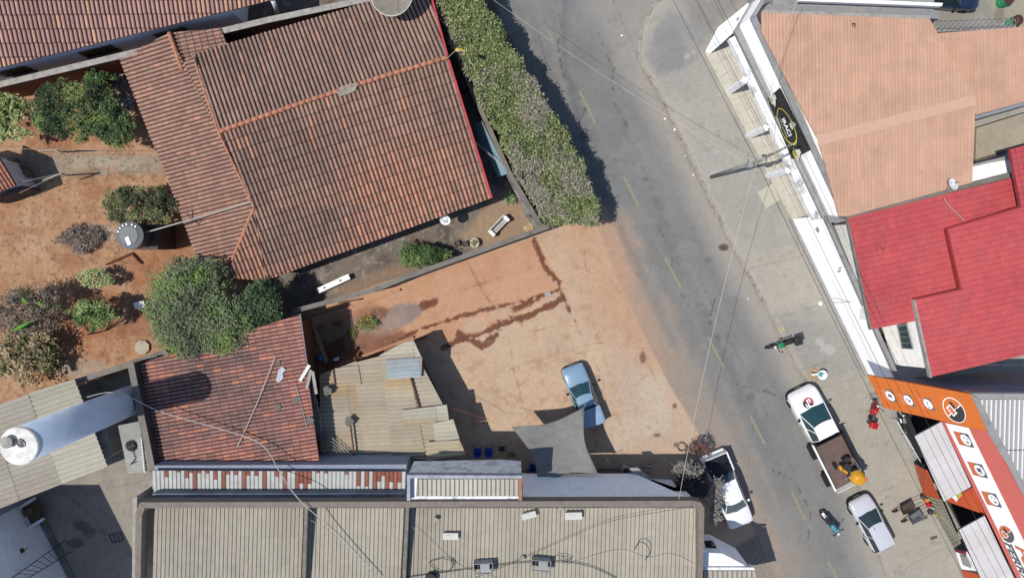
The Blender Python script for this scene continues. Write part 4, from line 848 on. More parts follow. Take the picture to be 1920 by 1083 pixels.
# ================================================================== shade sail
sl = thing('shade_sail', 'grey four-cornered fabric shade sail stretched over the lot behind the blue pickup', 'shade sail', base_of(1050, 840))
CN = [W(960, 800, 2.9), W(1095, 763, 3.0), W(1121, 887, 3.2), W(1012, 911, 2.9)]
N_ = 28; mb = MB(); vs = []
for i in range(N_+1):
    for j in range(N_+1):
        s, t_ = i/N_, j/N_
        p = CN[0]*(1-s)*(1-t_)+CN[1]*s*(1-t_)+CN[2]*s*t_+CN[3]*(1-s)*t_
        c = (CN[0]+CN[1]+CN[2]+CN[3])/4
        q = (math.sin(math.pi*s)*(abs(t_-.5)*2)**3+math.sin(math.pi*t_)*(abs(s-.5)*2)**3)
        p = p.lerp(c, .19*q); p.z -= .35*math.sin(math.pi*s)*math.sin(math.pi*t_)-.05*math.sin(9*s*(1-t_)+4*t_)*math.sin(math.pi*s)
        if j == N_ or 1: p.z += .08*math.sin(t_*t_*14+s*5)*math.sin(math.pi*s)*t_
        vs.append(p)
mb.add(vs, [(i*(N_+1)+j, (i+1)*(N_+1)+j, (i+1)*(N_+1)+j+1, i*(N_+1)+j+1) for i in range(N_) for j in range(N_)])
M_SAIL = mat('sail_fabric', C(138, 138, 136), rough=.9, var=.14, scale=2.2, bump=.15, bscale=120, dirt=C(116, 115, 113), dirt_amt=.6, dscale=1.2)
o = mb.build('sail_cloth', M_SAIL, sl, smooth=True); md = o.modifiers.new('thickness', 'SOLIDIFY'); md.thickness = .015
mb = MB()
for j in (7, 14, 21): mb.tube([vs[i*(N_+1)+j]+Vector((0, 0, .012)) for i in range(N_+1)], .012, 4)
for e_ in ([i*(N_+1) for i in range(N_+1)], [i*(N_+1)+N_ for i in range(N_+1)], list(range(N_+1)), [N_*(N_+1)+j for j in range(N_+1)]): mb.tube([vs[k]+Vector((0, 0, .01)) for k in e_], .02, 5)
mb.build('seam', mat('seam_grey', C(118, 117, 115)), sl)
mb = MB()
for p, q in ((CN[0], W(935, 790, 2.6)), (CN[2], W(1128, 890, 4.0)), (CN[3], W(1010, 914, 4.2)), (CN[1], W(1098, 756, 2.9))): mb.tube([p, q], .012, 5)
mb.build('corner_rope', M_LCABLE, sl)
cable('thin rope from the sail corner down to the grey planter', [(1068, 800), (1110, 835), (1145, 868)], [2.6, 1.8, 1.0], .012, M_LCABLE, name='rope', cat='rope')
# small yard things by the sail
def chair(x, y, rz, label):
    p = W(x, y); t = thing('plastic_chair', label, 'chair', (p.x, p.y, 0), rz, 'blue plastic chairs on the lot')
    m = mat('blue_plastic', C(22, 70, 170), rough=.4, bump=0, var=.03)
    mb = MB(); mb.box((0, 0, .43), (.46, .44, .03)); mb.build('seat', m, t, local=True, bevel=.01)
    mb = MB(); mb.box((0, .23, .66), (.46, .03, .46), rx=-.2); mb.build('backrest', m, t, local=True, bevel=.01)
    for sx in (-1, 1):
        mb = MB(); mb.tube([Vector((sx*.24, -.2, .64)), Vector((sx*.24, .22, .64))], .022, 6); mb.build('armrest', m, t, local=True)
        for sy in (-1, 1): mb = MB(); mb.tube([Vector((sx*.21, sy*.19, .42 if sy > 0 else .62)), Vector((sx*.24, sy*.24, 0))], .022, 6); mb.build('leg', m, t, local=True)
chair(896, 842, 3.1, 'left one of the two bright blue plastic chairs by the patched shed')
chair(917, 842, 3.05, 'right one of the two bright blue plastic chairs, next to the crate')
chair(1000, 872, 1.6, 'blue plastic chair half hidden under the left edge of the sail')
p = W(941, 838); t = thing('crate', 'small grey crate filled with bottles beside the blue chairs', 'crate', (p.x, p.y, 0)); mb = MB()
for c, s in (((0, .22, .2), (.46, .03, .36)), ((0, -.22, .2), (.46, .03, .36)), ((.22, 0, .2), (.03, .41, .36)), ((-.22, 0, .2), (.03, .41, .36)), ((0, 0, .03), (.41, .41, .03))): mb.box(c, s)
mb.build('crate_body', M_CAPL, t, local=True); mb = MB()
for i in range(3):
    for j in range(3): mb.cyl((-.13+.13*i, -.13+.13*j, .05), (-.13+.13*i, -.13+.13*j, .34), .04, .03, 8)
mb.build('bottle_set', M_DARKW, t, local=True)
p = W(1170, 876); t = thing('concrete_pot', 'round grey concrete ring planter against the bluish wall right of the sail', 'planter', (p.x, p.y, 0))
mb = MB(); mb.lathe([(.28, 0), (.32, .85), (.24, .85), (.22, .7), (.001, .7)], 20); mb.build('pot', M_CAPL, t, local=True)
mb = MB(); 
for k in range(5): mb.ball((.1*math.cos(k*1.3), .1*math.sin(k*1.3), .76), .07, n=6)
mb.build('stone', M_DARKW, t, local=True)
body('doorway_canopy', [(1180, 877), (1196, 876), (1222, 899), (1199, 901)], 2.6, 2.45, M_GREYP, cb)
mb = MB(); mb.torus(W(1278, 837, .1), (0, 0, 1), .28, .05, 24, 6); o = mb.build('old_tyre', M_CAP, smooth=True); tag(o, 'grey tyre ring lying on the dirt just above the dark shrub', 'tyre')
for i, (a, b) in enumerate([((1207, 874), (1225, 874)), ((1208, 880), (1224, 881))]):
    mb = MB(); mb.tube([W(*a, .1), W(*b, .1)], .08, 8); o = mb.build('short_post', M_CAPL); tag(o, ['upper short pale post lying in the shade by the building', 'lower short pale post lying in the shade by the building'][i], 'post')

# ================================================================== right: shop with pink roof and white parapet
ps = thing('corner_shop', 'corner shop with pale pink ribbed roof, white porch posts and white parapet', 'shop', base_of(1650, 200))
fp = ribfn((228, 178, 148), (220, 168, 138), 101)
pP = plane_of(W(1427, 24, 5.0), W(1743, 37, 5.2), W(1533, 264, 6.3))
PROF_PINK = [(0, 0), (.10, .0), (.2, .028), (.8, .028), (.9, 0), (.995, 0)]
o_, pP = roof('roof_slope', [(1427, 24, 5.0), (1829, 187, 6.3), (1534, 263, 6.3), (1743, 37, 5.22)][:3]+[], ((1600, 60), (1603, 200)), .2, 1.75, PROF_PINK, fp, ps, M_PINKR, lap=.008) if False else (None, pP)
pP = plane_of(W(1427, 24, 5.0), W(1829, 187, 6.2), W(1534, 263, 6.2))
roof('roof_slope', [(1427, 24, 5), (1743, 37, 5), (1829, 187, 5), (1534, 263, 5), (1427, 60, 5)], ((1600, 60), (1602, 200)), .205, 1.75, PROF_PINK, fp, ps, M_PINKR, lap=.006, dark=.9, rowd=.88, rl=.02, plane=pP, label='upper pink slope')
pP2 = plane_of(W(1829, 187, 6.2), W(1534, 263, 6.2), W(1822, 342, 5.3))
roof('roof_slope', [(1534, 263, 6.2), (1829, 187, 6.2), (1822, 342, 5.3), (1590, 405, 5), (1572, 405, 5)], ((1650, 240), (1652, 380)), .205, 1.75, PROF_PINK, fp, ps, M_PINKR, lap=.006, dark=.9, rowd=.88, rl=.02, plane=pP2, label='lower pink slope')
mb = MB(); mm = mat('pink_ridge', C(228, 182, 152), rough=.6, var=.05, bump=0)
A, B = W(1533, 264, 6.32), W(1830, 187, 6.32); d = (B-A).normalized(); n = Vector((-d.y, d.x, 0))*.30
mb.add([A-n-Vector((0, 0, .09)), B-n-Vector((0, 0, .09)), B, A, A+n-Vector((0, 0, .09)), B+n-Vector((0, 0, .09))], [(0, 1, 2, 3), (3, 2, 5, 4)]); mb.build('ridge_flashing', mm, ps)
body('wall', [(1440, 45), (1735, 55), (1810, 190), (1806, 335), (1590, 392), (1540, 300)], 4.8, 0, M_WHITE, ps)
# parapet, ledge, beam, gutter
def strip(name, L, Rr, zt, zb, m, par, label=None, w=None):
    mb = MB(); mb.prism([W(x, y, zt) for x, y in L]+[W(x, y, zt) for x, y in Rr[::-1]], zb=zb); return mb.build(name, m, par, label=label)
def quad3(name, pts, m, par, thick=.05):
    P = [Wp(p) for p in pts]; n = plane_of(P[0], P[1], P[2])[1]; mb = MB(); k = len(P)
    mb.add(P+[p-n*thick for p in P], [tuple(range(k)), tuple(range(2*k-1, k-1, -1))]+[(i, i+k, (i+1) % k+k, (i+1) % k) for i in range(k)])
    return mb.build(name, m, par)
quad3('parapet_face', [(1386, 50, 3.7), (1406, 34, 4.8), (1577, 403, 4.8), (1557, 409, 3.7)], M_BRIGHT, ps, .2)  # parapet faces leaned back to look brighter in the sun
quad3('parapet_face', [(1386, 50, 3.7), (1413, 3, 3.7), (1428, -6, 4.8), (1406, 34, 4.8)], M_BRIGHT, ps, .15)
strip('gutter', [(1407, 34), (1578, 403)], [(1418, 30), (1590, 404)], 4.9, 4.5, mat('gutter_metal', C(172, 176, 178), rough=.5, metal=.2, dirt=C(140, 144, 146), dirt_amt=.7), ps)
strip('gutter', [(1407, 33), (1430, -6)], [(1418, 29.7), (1438, -6)], 4.895, 4.5, M_GREYP, ps)
strip('ledge', [(1377, 58), (1544, 410)], [(1387, 49.5), (1558, 409)], 3.7, 3.4, M_GREYP, ps)
strip('ledge', [(1377, 57.7), (1406, 8)], [(1386, 49), (1414, 0)], 3.698, 3.4, M_GREYP, ps)
strip('beam', [(1367, 73), (1515, 392), (1526, 413)], [(1380, 66), (1529, 384), (1542, 410)], 3.3, 2.9, mat('beam_leaf_shade', (.80, .80, .79), dirt=C(158, 158, 156), dirt_amt=1, dscale=1.3, bump=0), ps)  # grey leaf shadows put into the white beam's colour
strip('beam_trim', [(1377.5, 64), (1541, 410)], [(1380.5, 62), (1545, 409)], 3.45, 3.3, M_WHITE, ps)
strip('porch_floor', [(1323, 99), (1488, 415)], [(1420, 40), (1580, 400)], .22, 0, mat('porch_tile_beige', C(216, 210, 196), var=.16, scale=6, dirt=C(196, 188, 172), dirt_amt=.6, dscale=3), ps)
strip('porch_edge', [(1322, 99.5), (1487, 416)], [(1327, 97), (1492, 413)], .24, 0, mat('edge_tile', C(214, 210, 192), dirt=C(150, 140, 112), dirt_amt=.6, dscale=3), ps)
mb = MB()
for k in range(15):
    s_ = k/14; a = W(1328+163*s_, 98+316*s_, .226); b = W(1420+160*s_, 45+355*s_, .226); mb.tube([a, b], .012, 4)
for o_ in (14, 30, 46): mb.tube([W(1327+o_, 98-o_*.45, .226), W(1489+o_, 414-o_*.3, .226)], .012, 4)
mb.build('floor_joint', mat('grout', C(160, 152, 134)), ps)
for (x, y) in ((1367, 171), (1404, 254), (1442, 329)):
    mb = MB(); c = W(x, y, .2); mb.box((c.x, c.y, 1.6), (.34, .30, 3.3), R(-25)); mb.build('post', M_BRIGHT, ps)
quad3('side_wall', [(1324, 98, .25), (1347, 55, 1.9), (1404, 9, 3.4), (1377, 59, 3.4), (1366, 76, 3.2), (1331, 101, .25)][:3]+[(1377, 60, 3.4), (1331, 101, .25)], M_BRIGHT, ps, .15)
mb = MB(); mb.lathe([(.10, 0), (.12, .05), (.05, .1), (.001, .1)], 12, W(1384, 37, 3.2)); mb.build('wall_lamp', M_GREYP, ps)
mb = MB(); mb.prism([W(x, y, .13) for x, y in [(1420, 360), (1449, 344), (1462, 374), (1436, 391)]], zb=.05); o = mb.build('entrance_slab', mat('slab_beige', C(206, 200, 178), dirt=C(180, 172, 148), dirt_amt=.5, dscale=3)); tag(o, 'square beige tiled slab set in the pavement below the utility pole', 'slab')
# top strip of grey roofs
an = thing('shop_annex', 'pink roofed annex with grey gutter at the right edge', 'building', base_of(1860, 120))
pA = plane_of(W(1757, 63, 4.6), W(1960, 48, 4.6), W(1829, 214, 5.1))
roof('roof_slope', [(1757, 63, 4.6), (1960, 48, 4.6), (1960, 180, 5), (1829, 216, 5)], ((1850, 70), (1853, 200)), .205, 1.75, PROF_PINK, fp, an, M_PINKR, lap=.006, dark=.9, rowd=.88, rl=.02, plane=pA)
body('wall', [(1775, 72), (1960, 62), (1960, 170), (1835, 205), (1832, 190)], 4.4, 0, M_WHITE, an)
strip('gutter', [(1829, 217), (1960, 180)], [(1829, 224), (1960, 187)], 5.0, 4.6, M_STEEL, an)
body('lower_slab', [(1831, 240), (1960, 200), (1960, 262), (1829, 302)], 2.2, 0, mat('beige_slab', C(178, 164, 140), dirt=C(150, 138, 118), dirt_amt=.5), an)
strip('slab_edge', [(1829, 300), (1960, 258)], [(1829, 305), (1960, 263)], 2.3, 0, M_DARKW, an)
body('white_terrace', [(1822, 312), (1895, 298), (1897, 328), (1821, 341)], 4.6, 0, M_WHITE, an)
strip('terrace_curb', [(1824, 308), (1900, 290)], [(1824, 312.5), (1900, 296)], 4.75, 3, M_GREYP, an)
tr = thing('grey_metal_roof', 'narrow grey metal roof strips along the top edge above the pink roof', 'roof', base_of(1600, 10))
body('roof_sheet', [(1440, 8), (1760, 20), (1762, 36), (1744, 35), (1428, 22)], 4.6, 4.3, mat('grey_zinc', C(150, 150, 152), dirt=C(176, 162, 150), dirt_amt=.9, dscale=.8, rough=.6, bump=.1), tr)
body('fascia', [(1500, -6), (1768, 6), (1766, 12), (1498, 2)], 4.9, 4.6, M_WHITE, tr)
body('ledge_strip', [(1430, 19), (1744, 30), (1744, 37), (1428, 24)], 4.95, 4.7, M_CAPL, tr)
body('wall', [(1445, -60), (1755, -40), (1750, 25), (1450, 15)], 4.25, 0, M_GREYP, tr)
mb = MB(); q = W(1600, 47, 5.75); 
for a, b in (((1598, 44), (1604, 45)), ((1604, 45), (1602, 52)), ((1598, 44), (1599, 50))): mb.tube([W(*a, 5.4), W(*b, 5.4)], .03, 5)
o = mb.build('wire_hook', M_RUST); tag(o, 'tiny bent rusty hook lying on the upper pink roof', 'hook')

# ---- shop sign with oval and bees
sg = thing('shop_sign', 'black shop sign with yellow oval, white name and bees on the white parapet', 'sign', base_of(1460, 230))
SG = [W(1441, 184, 3.85), W(1463, 165, 5.0), W(1520, 281, 5.0), W(1487, 297, 3.85)]
sx_ = (SG[3]-SG[0]); wS = sx_.length; ex = sx_.normalized(); nS = plane_of(*SG[:3])[1]; ey = nS.cross(ex).normalized()
if ey.dot(SG[1]-SG[0]) < 0: ey = -ey
hS = (SG[1]-SG[0]).dot(ey)
def SP(u, v, d=.0): return SG[0].lerp(SG[3], u).lerp(SG[1].lerp(SG[2], u), v)+nS*d
mb = MB(); P = [SP(0, 0, .12), SP(1, 0, .12), SP(1, 1, .12), SP(0, 1, .12)]; mb.add(P+[p-nS*.12 for p in P], [(0, 1, 2, 3), (7, 6, 5, 4), (0, 4, 5, 1), (1, 5, 6, 2), (2, 6, 7, 3), (3, 7, 4, 0)]); mb.build('board', M_SIGNK, sg)
def ell(cu, cv, ru, rv, d, m, name, ring=None, n=36, par=None, rot=0, SPf=None):
    f = SPf or SP; mb = MB(); k = ring or 0
    pts = lambda q: [f(cu+ru*q*math.cos(2*math.pi*i/n)*math.cos(rot)-rv*q*math.sin(2*math.pi*i/n)*math.sin(rot), cv+ru*q*math.cos(2*math.pi*i/n)*math.sin(rot)+rv*q*math.sin(2*math.pi*i/n)*math.cos(rot), d) for i in range(n)]
    if ring:
        w = ring; o1 = pts(1); i1 = [f(cu+(ru-w*(.4+.9*abs(math.cos(math.pi*i/n*1.0))))*math.cos(2*math.pi*i/n), cv+(rv-w*1.2)*math.sin(2*math.pi*i/n), d) for i in range(n)]
        mb.add(o1+i1, [(i, (i+1) % n, n+(i+1) % n, n+i) for i in range(n)])
    else: mb.add(pts(1), [tuple(range(n))])
    return mb.build(name, m, par or sg)
ell(.53, .46, .30, .40, .135, M_GOLD, 'oval_ring', ring=.028)
def text3(s, f, u0, v0, u1, hgt, m, par, name='lettering', shear=0, d=.14, wx=None, italic=0, bold=0):
    """lettering laid on a panel: from panel point (u0,v0) toward (u1,v0), letter height hgt of panel height"""
    a, b, c = f(u0, v0, d), f(u1, v0, d), f(u0, v0+hgt, d)
    cu = bpy.data.curves.new(name, 'FONT'); cu.body = s; cu.size = 1; cu.shear = italic; cu.offset = bold
    o = bpy.data.objects.new(name, cu); COL.objects.link(o); bpy.context.view_layer.update()
    w = o.dimensions.x; h = .72
    dg = bpy.context.evaluated_depsgraph_get(); me = bpy.data.meshes.new_from_object(o.evaluated_get(dg)); bpy.data.objects.remove(o)
    X = (b-a)/w; Y = (c-a)/h; base = ORG[par.name]
    for v in me.vertices: v.co = a+X*v.co.x+Y*v.co.y-base
    me.materials.clear(); me.materials.append(m); ob = bpy.data.objects.new(name, me); COL.objects.link(ob); ob.parent = par; ORG[ob.name] = base
    return ob
text3('IRACI', SP, .39, .36, .67, .20, M_SIGNW, sg, bold=.02)
text3('CERIMONIAL', SP, .36, .21, .68, .09, M_IVORY, sg)
text3('EVENTOS', SP, .30, .05, .50, .11, M_SIGNW, sg)
for (u, v, s_, wing) in ((.56, .74, .75, 1), (.95, .30, 1, 0), (.06, .30, 1.1, 2)):
    for k in range(3 if wing != 1 else 2): ell(u+.03*(k-.8), v+.14, .035*s_, .17*s_, .142+.002*k, M_IVORY if wing != 1 else M_GREYP, 'bee_wing', rot=.35*(k-.8), n=16)
    ell(u, v-.02, .07*s_, .09*s_, .152, M_GOLD if wing == 0 else M_IVORY, 'bee_body', n=18)
    for k in range(2): ell(u-.02+.035*k, v-.02, .008, .085*s_, .157, M_SIGNK if wing != 1 else M_GOLD, 'bee_stripe', n=10)
# ================================================================== white street wall and red house
rw = thing('street_wall', 'tall bright white street wall with grey cap in front of the red roofed house', 'wall', base_of(1580, 560))
quad3('wall_face', [(1484, 411, .1), (1545, 404, 3.0), (1681, 708, 3.0), (1627, 704, .1)], M_BRIGHT, rw, .15)  # wall sloped away from the street to take more sunlight
strip('wall_cap', [(1544, 404), (1680, 709)], [(1551, 402), (1688, 708)], 3.1, 2.8, M_GREYP, rw)
strip('wall_plinth', [(1481, 411), (1623, 704)], [(1485, 410.5), (1628, 704)], .35, 0, M_GREYP, rw)
mb = MB(); line_prism(mb, (1560, 567), (1602, 566), .04, 2.1, 2.05); mb.tube([W(1530, 428, 3.0), W(1534, 436, 3.0)], .06, 6); mb.tube([W(1573, 507, 3.6), W(1574, 509, 3.6)], .12, 8); mb.build('wall_fitting', M_GREYP, rw)
rh = thing('red_roof_house', 'two-level house with bright red tile roof at the right edge', 'house', base_of(1760, 520))
def shingle(u, v, r, cu, cv):
    c = C(222, 84, 88); c = lerp(c, C(208, 74, 80), vn1(u*.5, v*.5, 111)); c = lerp(c, C(226, 92, 92), max(0, r-.8)*2)
    return tuple(q*(.97+.06*r) for q in c)
PROF_SH = [(0, .0), (.03, .016), (.25, .03), (.5, .016), (.75, .03), (.96, .016), (.97, 0), (.995, 0)]
pa = plane_of(W(1589, 408, 4.6), W(1903, 335, 5.3), W(1634, 617, 4.6))
for cs in ([(1589, 408), (1903, 332), (1908, 392), (1774, 430), (1717, 445), (1600, 455)], [(1600, 455), (1717, 445), (1774, 430), (1800, 543), (1722, 600), (1634, 617)]):
    pass
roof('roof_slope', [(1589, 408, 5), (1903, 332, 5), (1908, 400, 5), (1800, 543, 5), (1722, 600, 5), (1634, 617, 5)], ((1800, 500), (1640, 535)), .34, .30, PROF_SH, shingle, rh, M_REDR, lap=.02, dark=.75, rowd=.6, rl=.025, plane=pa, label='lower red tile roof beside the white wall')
pb = plane_of(W(1774, 430, 5.2), W(1745, 706, 5.2), W(1930, 390, 5.8))
for cs in ([(1774, 430), (1950, 378), (1950, 520), (1799, 543)], [(1713, 562), (1799, 543), (1950, 520), (1950, 658), (1745, 706)]):
    roof('roof_slope', [(x, y, 5) for x, y in cs], ((1900, 500), (1740, 535)), .34, .30, PROF_SH, shingle, rh, M_REDR, lap=.02, dark=.75, rowd=.6, rl=.025, plane=pb, thick=.22, label='upper red tile roof with stepped edge')
roof('roof_slope', [(1893, 280, 6.0), (1960, 262, 6.0), (1960, 385, 6.0), (1914, 389, 6.0)], ((1950, 300), (1900, 312)), .34, .30, PROF_SH, shingle, rh, M_REDR, lap=.02, dark=.6, thick=.2)
M_RT = mat('dark_red_trim', C(168, 52, 54), rough=.6)
for a, b in (((1774, 429), (1950, 377)), ((1774, 429), (1800, 542)), ((1800, 542), (1713, 561)), ((1713, 561), (1745, 707))):
    mb = MB(); A, B = onplane(*a, pb), onplane(*b, pb); d = (B-A).normalized(); n = Vector((-d.y, d.x, 0)).normalized()*.05; q = Vector((0, 0, .08)); mb.prism([A-n+q, B-n+q, B+n+q, A+n+q], thick=.3); mb.build('roof_edge', M_RT if a != (1713, 561) else M_CAPL, rh)
strip('side_gutter', [(1587, 408), (1632, 618)], [(1590, 407), (1635.5, 617)], 4.75, 4.5, M_CAP, rh)
strip('top_gutter', [(1585, 402), (1900, 322)], [(1588, 409), (1903, 331)], 5.1, 4.2, M_CAP, rh)
body('wall', [(1602, 420), (1890, 350), (1930, 400), (1930, 640), (1760, 690), (1725, 590), (1645, 605)], 4.3, 0, M_WHITE, rh)
quad3('white_bay', [(1655, 612, 1.2), (1718, 598, 3.9), (1740, 690, 3.9), (1672, 683, 1.2)], M_WHITE, rh, .2)
w = quad3('window', [(1683, 612, 2.65), (1700, 607, 3.4), (1712, 653, 3.4), (1691, 652, 2.65)], M_GLASS, rh, .03); w.location.z += .03; w.location.x -= .02
g = MB(); q = Vector((-.03, 0, .06))
CR = [W(1683, 612, 2.65), W(1700, 607, 3.4), W(1712, 653, 3.4), W(1691, 652, 2.65)]
for i in range(4): g.tube([CR[i]+q, CR[(i+1) % 4]+q], .045, 6)
for s in (.25, .5, .75): g.tube([CR[0].lerp(CR[3], s)+q, CR[1].lerp(CR[2], s)+q], .025, 6)
g.build('window_frame', M_STEEL, w)
strip('yard_floor', [(1550, 404), (1688, 708)], [(1600, 404), (1760, 708)], .14, 0, mat('pale_paving', C(200, 198, 192), dirt=C(160, 158, 152), dirt_amt=.6), rh)
body('back_gate', [(1548, 406), (1586, 402), (1590, 412), (1556, 418)], 4.2, 3.9, M_STEEL, rh)
mb = MB(); c = W(1655, 634, .2)
for k in range(5): mb.torus(c+Vector((.1*(k % 2), 0, .03*k)), (0, 0, 1), .26-.02*k, .025, 18, 5)
o = mb.build('hose_coil', M_RUST, smooth=True); tag(o, 'small coiled hose on the paving beside the white bay', 'hose')
cable('pale wire hanging from the dish over the upper red roof', [(1770, 372), (1778, 385), (1792, 398), (1808, 414)], 5.7, .014, M_LCABLE)
mb = MB(); 
for k in range(12): 
    a = onplane(1647+random.uniform(-8, 14), 463+random.uniform(-8, 6), pa)+Vector((0, 0, .08)); mb.tube([a, a+Vector((random.uniform(-.3, .3), random.uniform(-.25, .25), .04))], .01, 4)
o = mb.build('twig', M_BARK); tag(o, 'little scatter of dry twigs on the lower red roof', 'twigs')

# ================================================================== hardware store
hs = thing('hardware_store', 'orange and coral hardware store with white sign band at the lower right corner', 'shop', base_of(1850, 900))
zO = 7.0
OR = [W(1626, 703, 4.1), W(1822, 739, zO), W(1853, 809, zO), W(1658, 764, 4.1)]
def OP(u, v, d=0): return OR[0].lerp(OR[1], u).lerp(OR[3].lerp(OR[2], u), v)+nO*d
nO = plane_of(*OR[:3])[1]
mb = MB(); P = [OP(0, 0), OP(1, 0), OP(1, 1), OP(0, 1)]; mb.add(P+[p-nO*.15 for p in P], [(0, 1, 2, 3), (7, 6, 5, 4), (0, 4, 5, 1), (1, 5, 6, 2), (2, 6, 7, 3), (3, 7, 4, 0)]); mb.build('orange_canopy', M_ORANGE, hs)
mb = MB()
for k in range(1, 9): v = k/9; mb.add([OP(0, v-.004, .004), OP(1, v-.004, .004), OP(1, v+.004, .004), OP(0, v+.004, .004)], [(0, 1, 2, 3)])
mb.build('panel_seam', mat('seam_orange', C(206, 96, 22)), hs)
# icons: given by photo corners, on panel d above
def icon(par, plane, cx, cy, s, kind, shear=(.47, .88), zoff=.02):
    """diamond badge: left orange half, right grey half, white disc with small pictogram; drawn on its panel's own plane"""
    e = Vector((1, .0)); 
    def q(a, b, d): # a along panel up (right in photo), b along street
        p = onplane(cx+s*(a*.90+b*.42), cy+s*(a*.20+b*.90), plane); return p+plane[1]*d
    mb = MB(); mb.add([q(-.75, -.62, zoff), q(.05, -.62, zoff), q(.05, .62, zoff), q(-.75, .62, zoff)], [(0, 1, 2, 3)]); b = mb.build('badge', M_SORANGE, par)
    mb = MB(); mb.add([q(-.1, -.62, zoff+.006), q(.62, -.62, zoff+.006), q(.62, .62, zoff+.006), q(-.1, .62, zoff+.006)], [(0, 1, 2, 3)]); mb.build('badge_half', M_SIGNG, b)
    mb = MB(); n = 24; mb.add([q(.12+.42*math.cos(6.283*i/n), .5*math.sin(6.283*i/n), zoff+.012) for i in range(n)], [tuple(range(n))]); mb.build('badge_disc', M_SIGNW, b)
    mb = MB(); d = zoff+.018
    if kind == 0: mb.add([q(-.1, -.2, d), q(.3, -.2, d), q(.3, .15, d), q(-.1, .15, d)], [(0, 1, 2, 3)]); mb.add([q(.05, .2, d), q(.35, .2, d), q(.35, .28, d), q(.05, .28, d)], [(0, 1, 2, 3)])
    if kind == 1:
        mb.add([q(-.02, -.25, d), q(.08, -.25, d), q(.25, .2, d), q(.12, .25, d)], [(0, 1, 2, 3)]); mb.add([q(.2, -.1, d), q(.4, -.05, d), q(.38, .12, d), q(.18, .08, d)], [(0, 1, 2, 3)]); mb.add([q(-.15, -.1, d), q(-.05, -.12, d), q(-.05, .1, d), q(-.15, .1, d)], [(0, 1, 2, 3)])
    if kind == 2:
        mb.add([q(.12+.2*math.cos(.6+2.5*i/8), .05+.34*math.sin(.6+2.5*i/8), d) for i in range(9)]+[q(.12+.12*math.cos(.6+2.5*i/8), .05+.24*math.sin(.6+2.5*i/8), d) for i in range(8, -1, -1)], [tuple(range(18))]); mb.add([q(.0, -.2, d), q(.2, -.2, d), q(.2, .0, d), q(.0, .0, d)], [(0, 1, 2, 3)])
    if kind == 3: mb.add([q(.1, .1, d), q(.3, .12, d), q(.34, .3, d), q(.12, .28, d)], [(0, 1, 2, 3)]); mb.add([q(.02, -.28, d), q(.1, -.28, d), q(.1, -.1, d), q(.02, -.1, d)], [(0, 1, 2, 3)]); mb.add([q(.25, -.2, d), q(.34, -.2, d), q(.34, -.05, d), q(.25, -.05, d)], [(0, 1, 2, 3)])
    mb.build('pictogram', M_SIGNG, b)
plO = (OR[0], nO)
for cx, cy, k in ((1667, 741, 0), (1701, 749, 1), (1738, 756, 2)): icon(hs, plO, cx, cy, 20, k)
def emblem(par, plane, cx, cy, s, outline):
    def q(a, b, d): return onplane(cx+s*(a*.90+b*.42), cy+s*(a*.20+b*.90), plane)+plane[1]*d
    def q(a, b, d): return onplane(cx+s*(a*.30+b*.78), cy+s*(-a*.48+b*.78), plane)+plane[1]*d if False else onplane(cx+s*(b*.62-a*.10), cy+s*(b*.72+a*.55*-1-0*b), plane)+plane[1]*d
    # long axis runs down to the right; "a" is across it
    def q(a, b, d): return onplane(cx+s*(b*.66+a*.45), cy+s*(b*.78-a*.42), plane)+plane[1]*d
    n = 40; mO = M_SIGNW if outline else M_SORANGE
    ring = [(math.cos(6.283*i/n), math.sin(6.283*i/n)) for i in range(n)]
    mb = MB(); mb.add([q(a, b, .02) for a, b in ring], [tuple(range(n))]); e = mb.build('emblem', M_SIGNW, par)
    mb = MB(); mb.add([q(a*.92, b*.93, .027) for a, b in ring], [tuple(range(n))]); mb.build('emblem_upper', M_ORANGE if outline else M_SORANGE, e)
    low = [(math.cos(t), math.sin(t)) for t in [(-.05+math.pi*1.02*i/20) for i in range(21)]]
    mb = MB(); mb.add([q(a*.92, b*.93+.02, .034) for a, b in low], [tuple(range(21))]); mb.build('emblem_lower', M_SIGNK if outline else M_SIGNG, e)
    for (a0, b0, a1, b1, m, d) in ((-.50, -.50, .06, .30, M_SIGNW, .040), (-.42, -.42, -.02, .22, M_SORANGE, .046), (-.02, -.30, .30, .02, M_SIGNW, .041), (.06, -.60, .34, -.04, M_SIGNK, .048), (.40, .0, .95, .07, M_SIGNW, .041), (-.95, .0, -.50, .07, M_SIGNW, .041)):
        mb = MB(); mb.add([q(a0, b0, d), q(a1, b0, d), q(a1, b1, d), q(a0, b1, d)], [(0, 1, 2, 3)]); mb.build('emblem_stroke', m, e)
emblem(hs, plO, 1789, 768, 27, True)
# front fascia toward the street
FR = [W(1766, 792, 4.3), W(1853, 809, zO), W(1975, 1040, zO), W(1935, 1140, 4.3)]
plF = plane_of(W(1766, 792, 4.3), W(1853, 809, zO), W(1900, 1075, 4.35))
def fq(name, pts, m, d=0, thick=.1):
    P = [onplane(x, y, plF)+plF[1]*d for x, y in pts]; k = len(P); mb = MB(); n_ = plF[1]
    mb.add(P+[p-n_*thick for p in P], [tuple(range(k)), tuple(range(2*k-1, k-1, -1))]+[(i, i+k, (i+1) % k+k, (i+1) % k) for i in range(k)]); return mb.build(name, m, hs)
fq('coral_fascia', [(1765, 790), (1853, 809), (2024, 1140), (1934, 1140)], M_CORAL, 0, .15)
fq('white_sign_band', [(1773, 792), (1816, 801), (1982, 1140), (1944, 1140)], M_SIGNW, .02, .02)
for cx, cy, k in ((1809, 823, 3), (1835, 880, 0), (1861, 935, 3)): icon(hs, plF, cx, cy, 23, k, zoff=.03)
emblem(hs, (plF[0]+plF[1]*.02, plF[1]), 1888, 1000, 19, False)
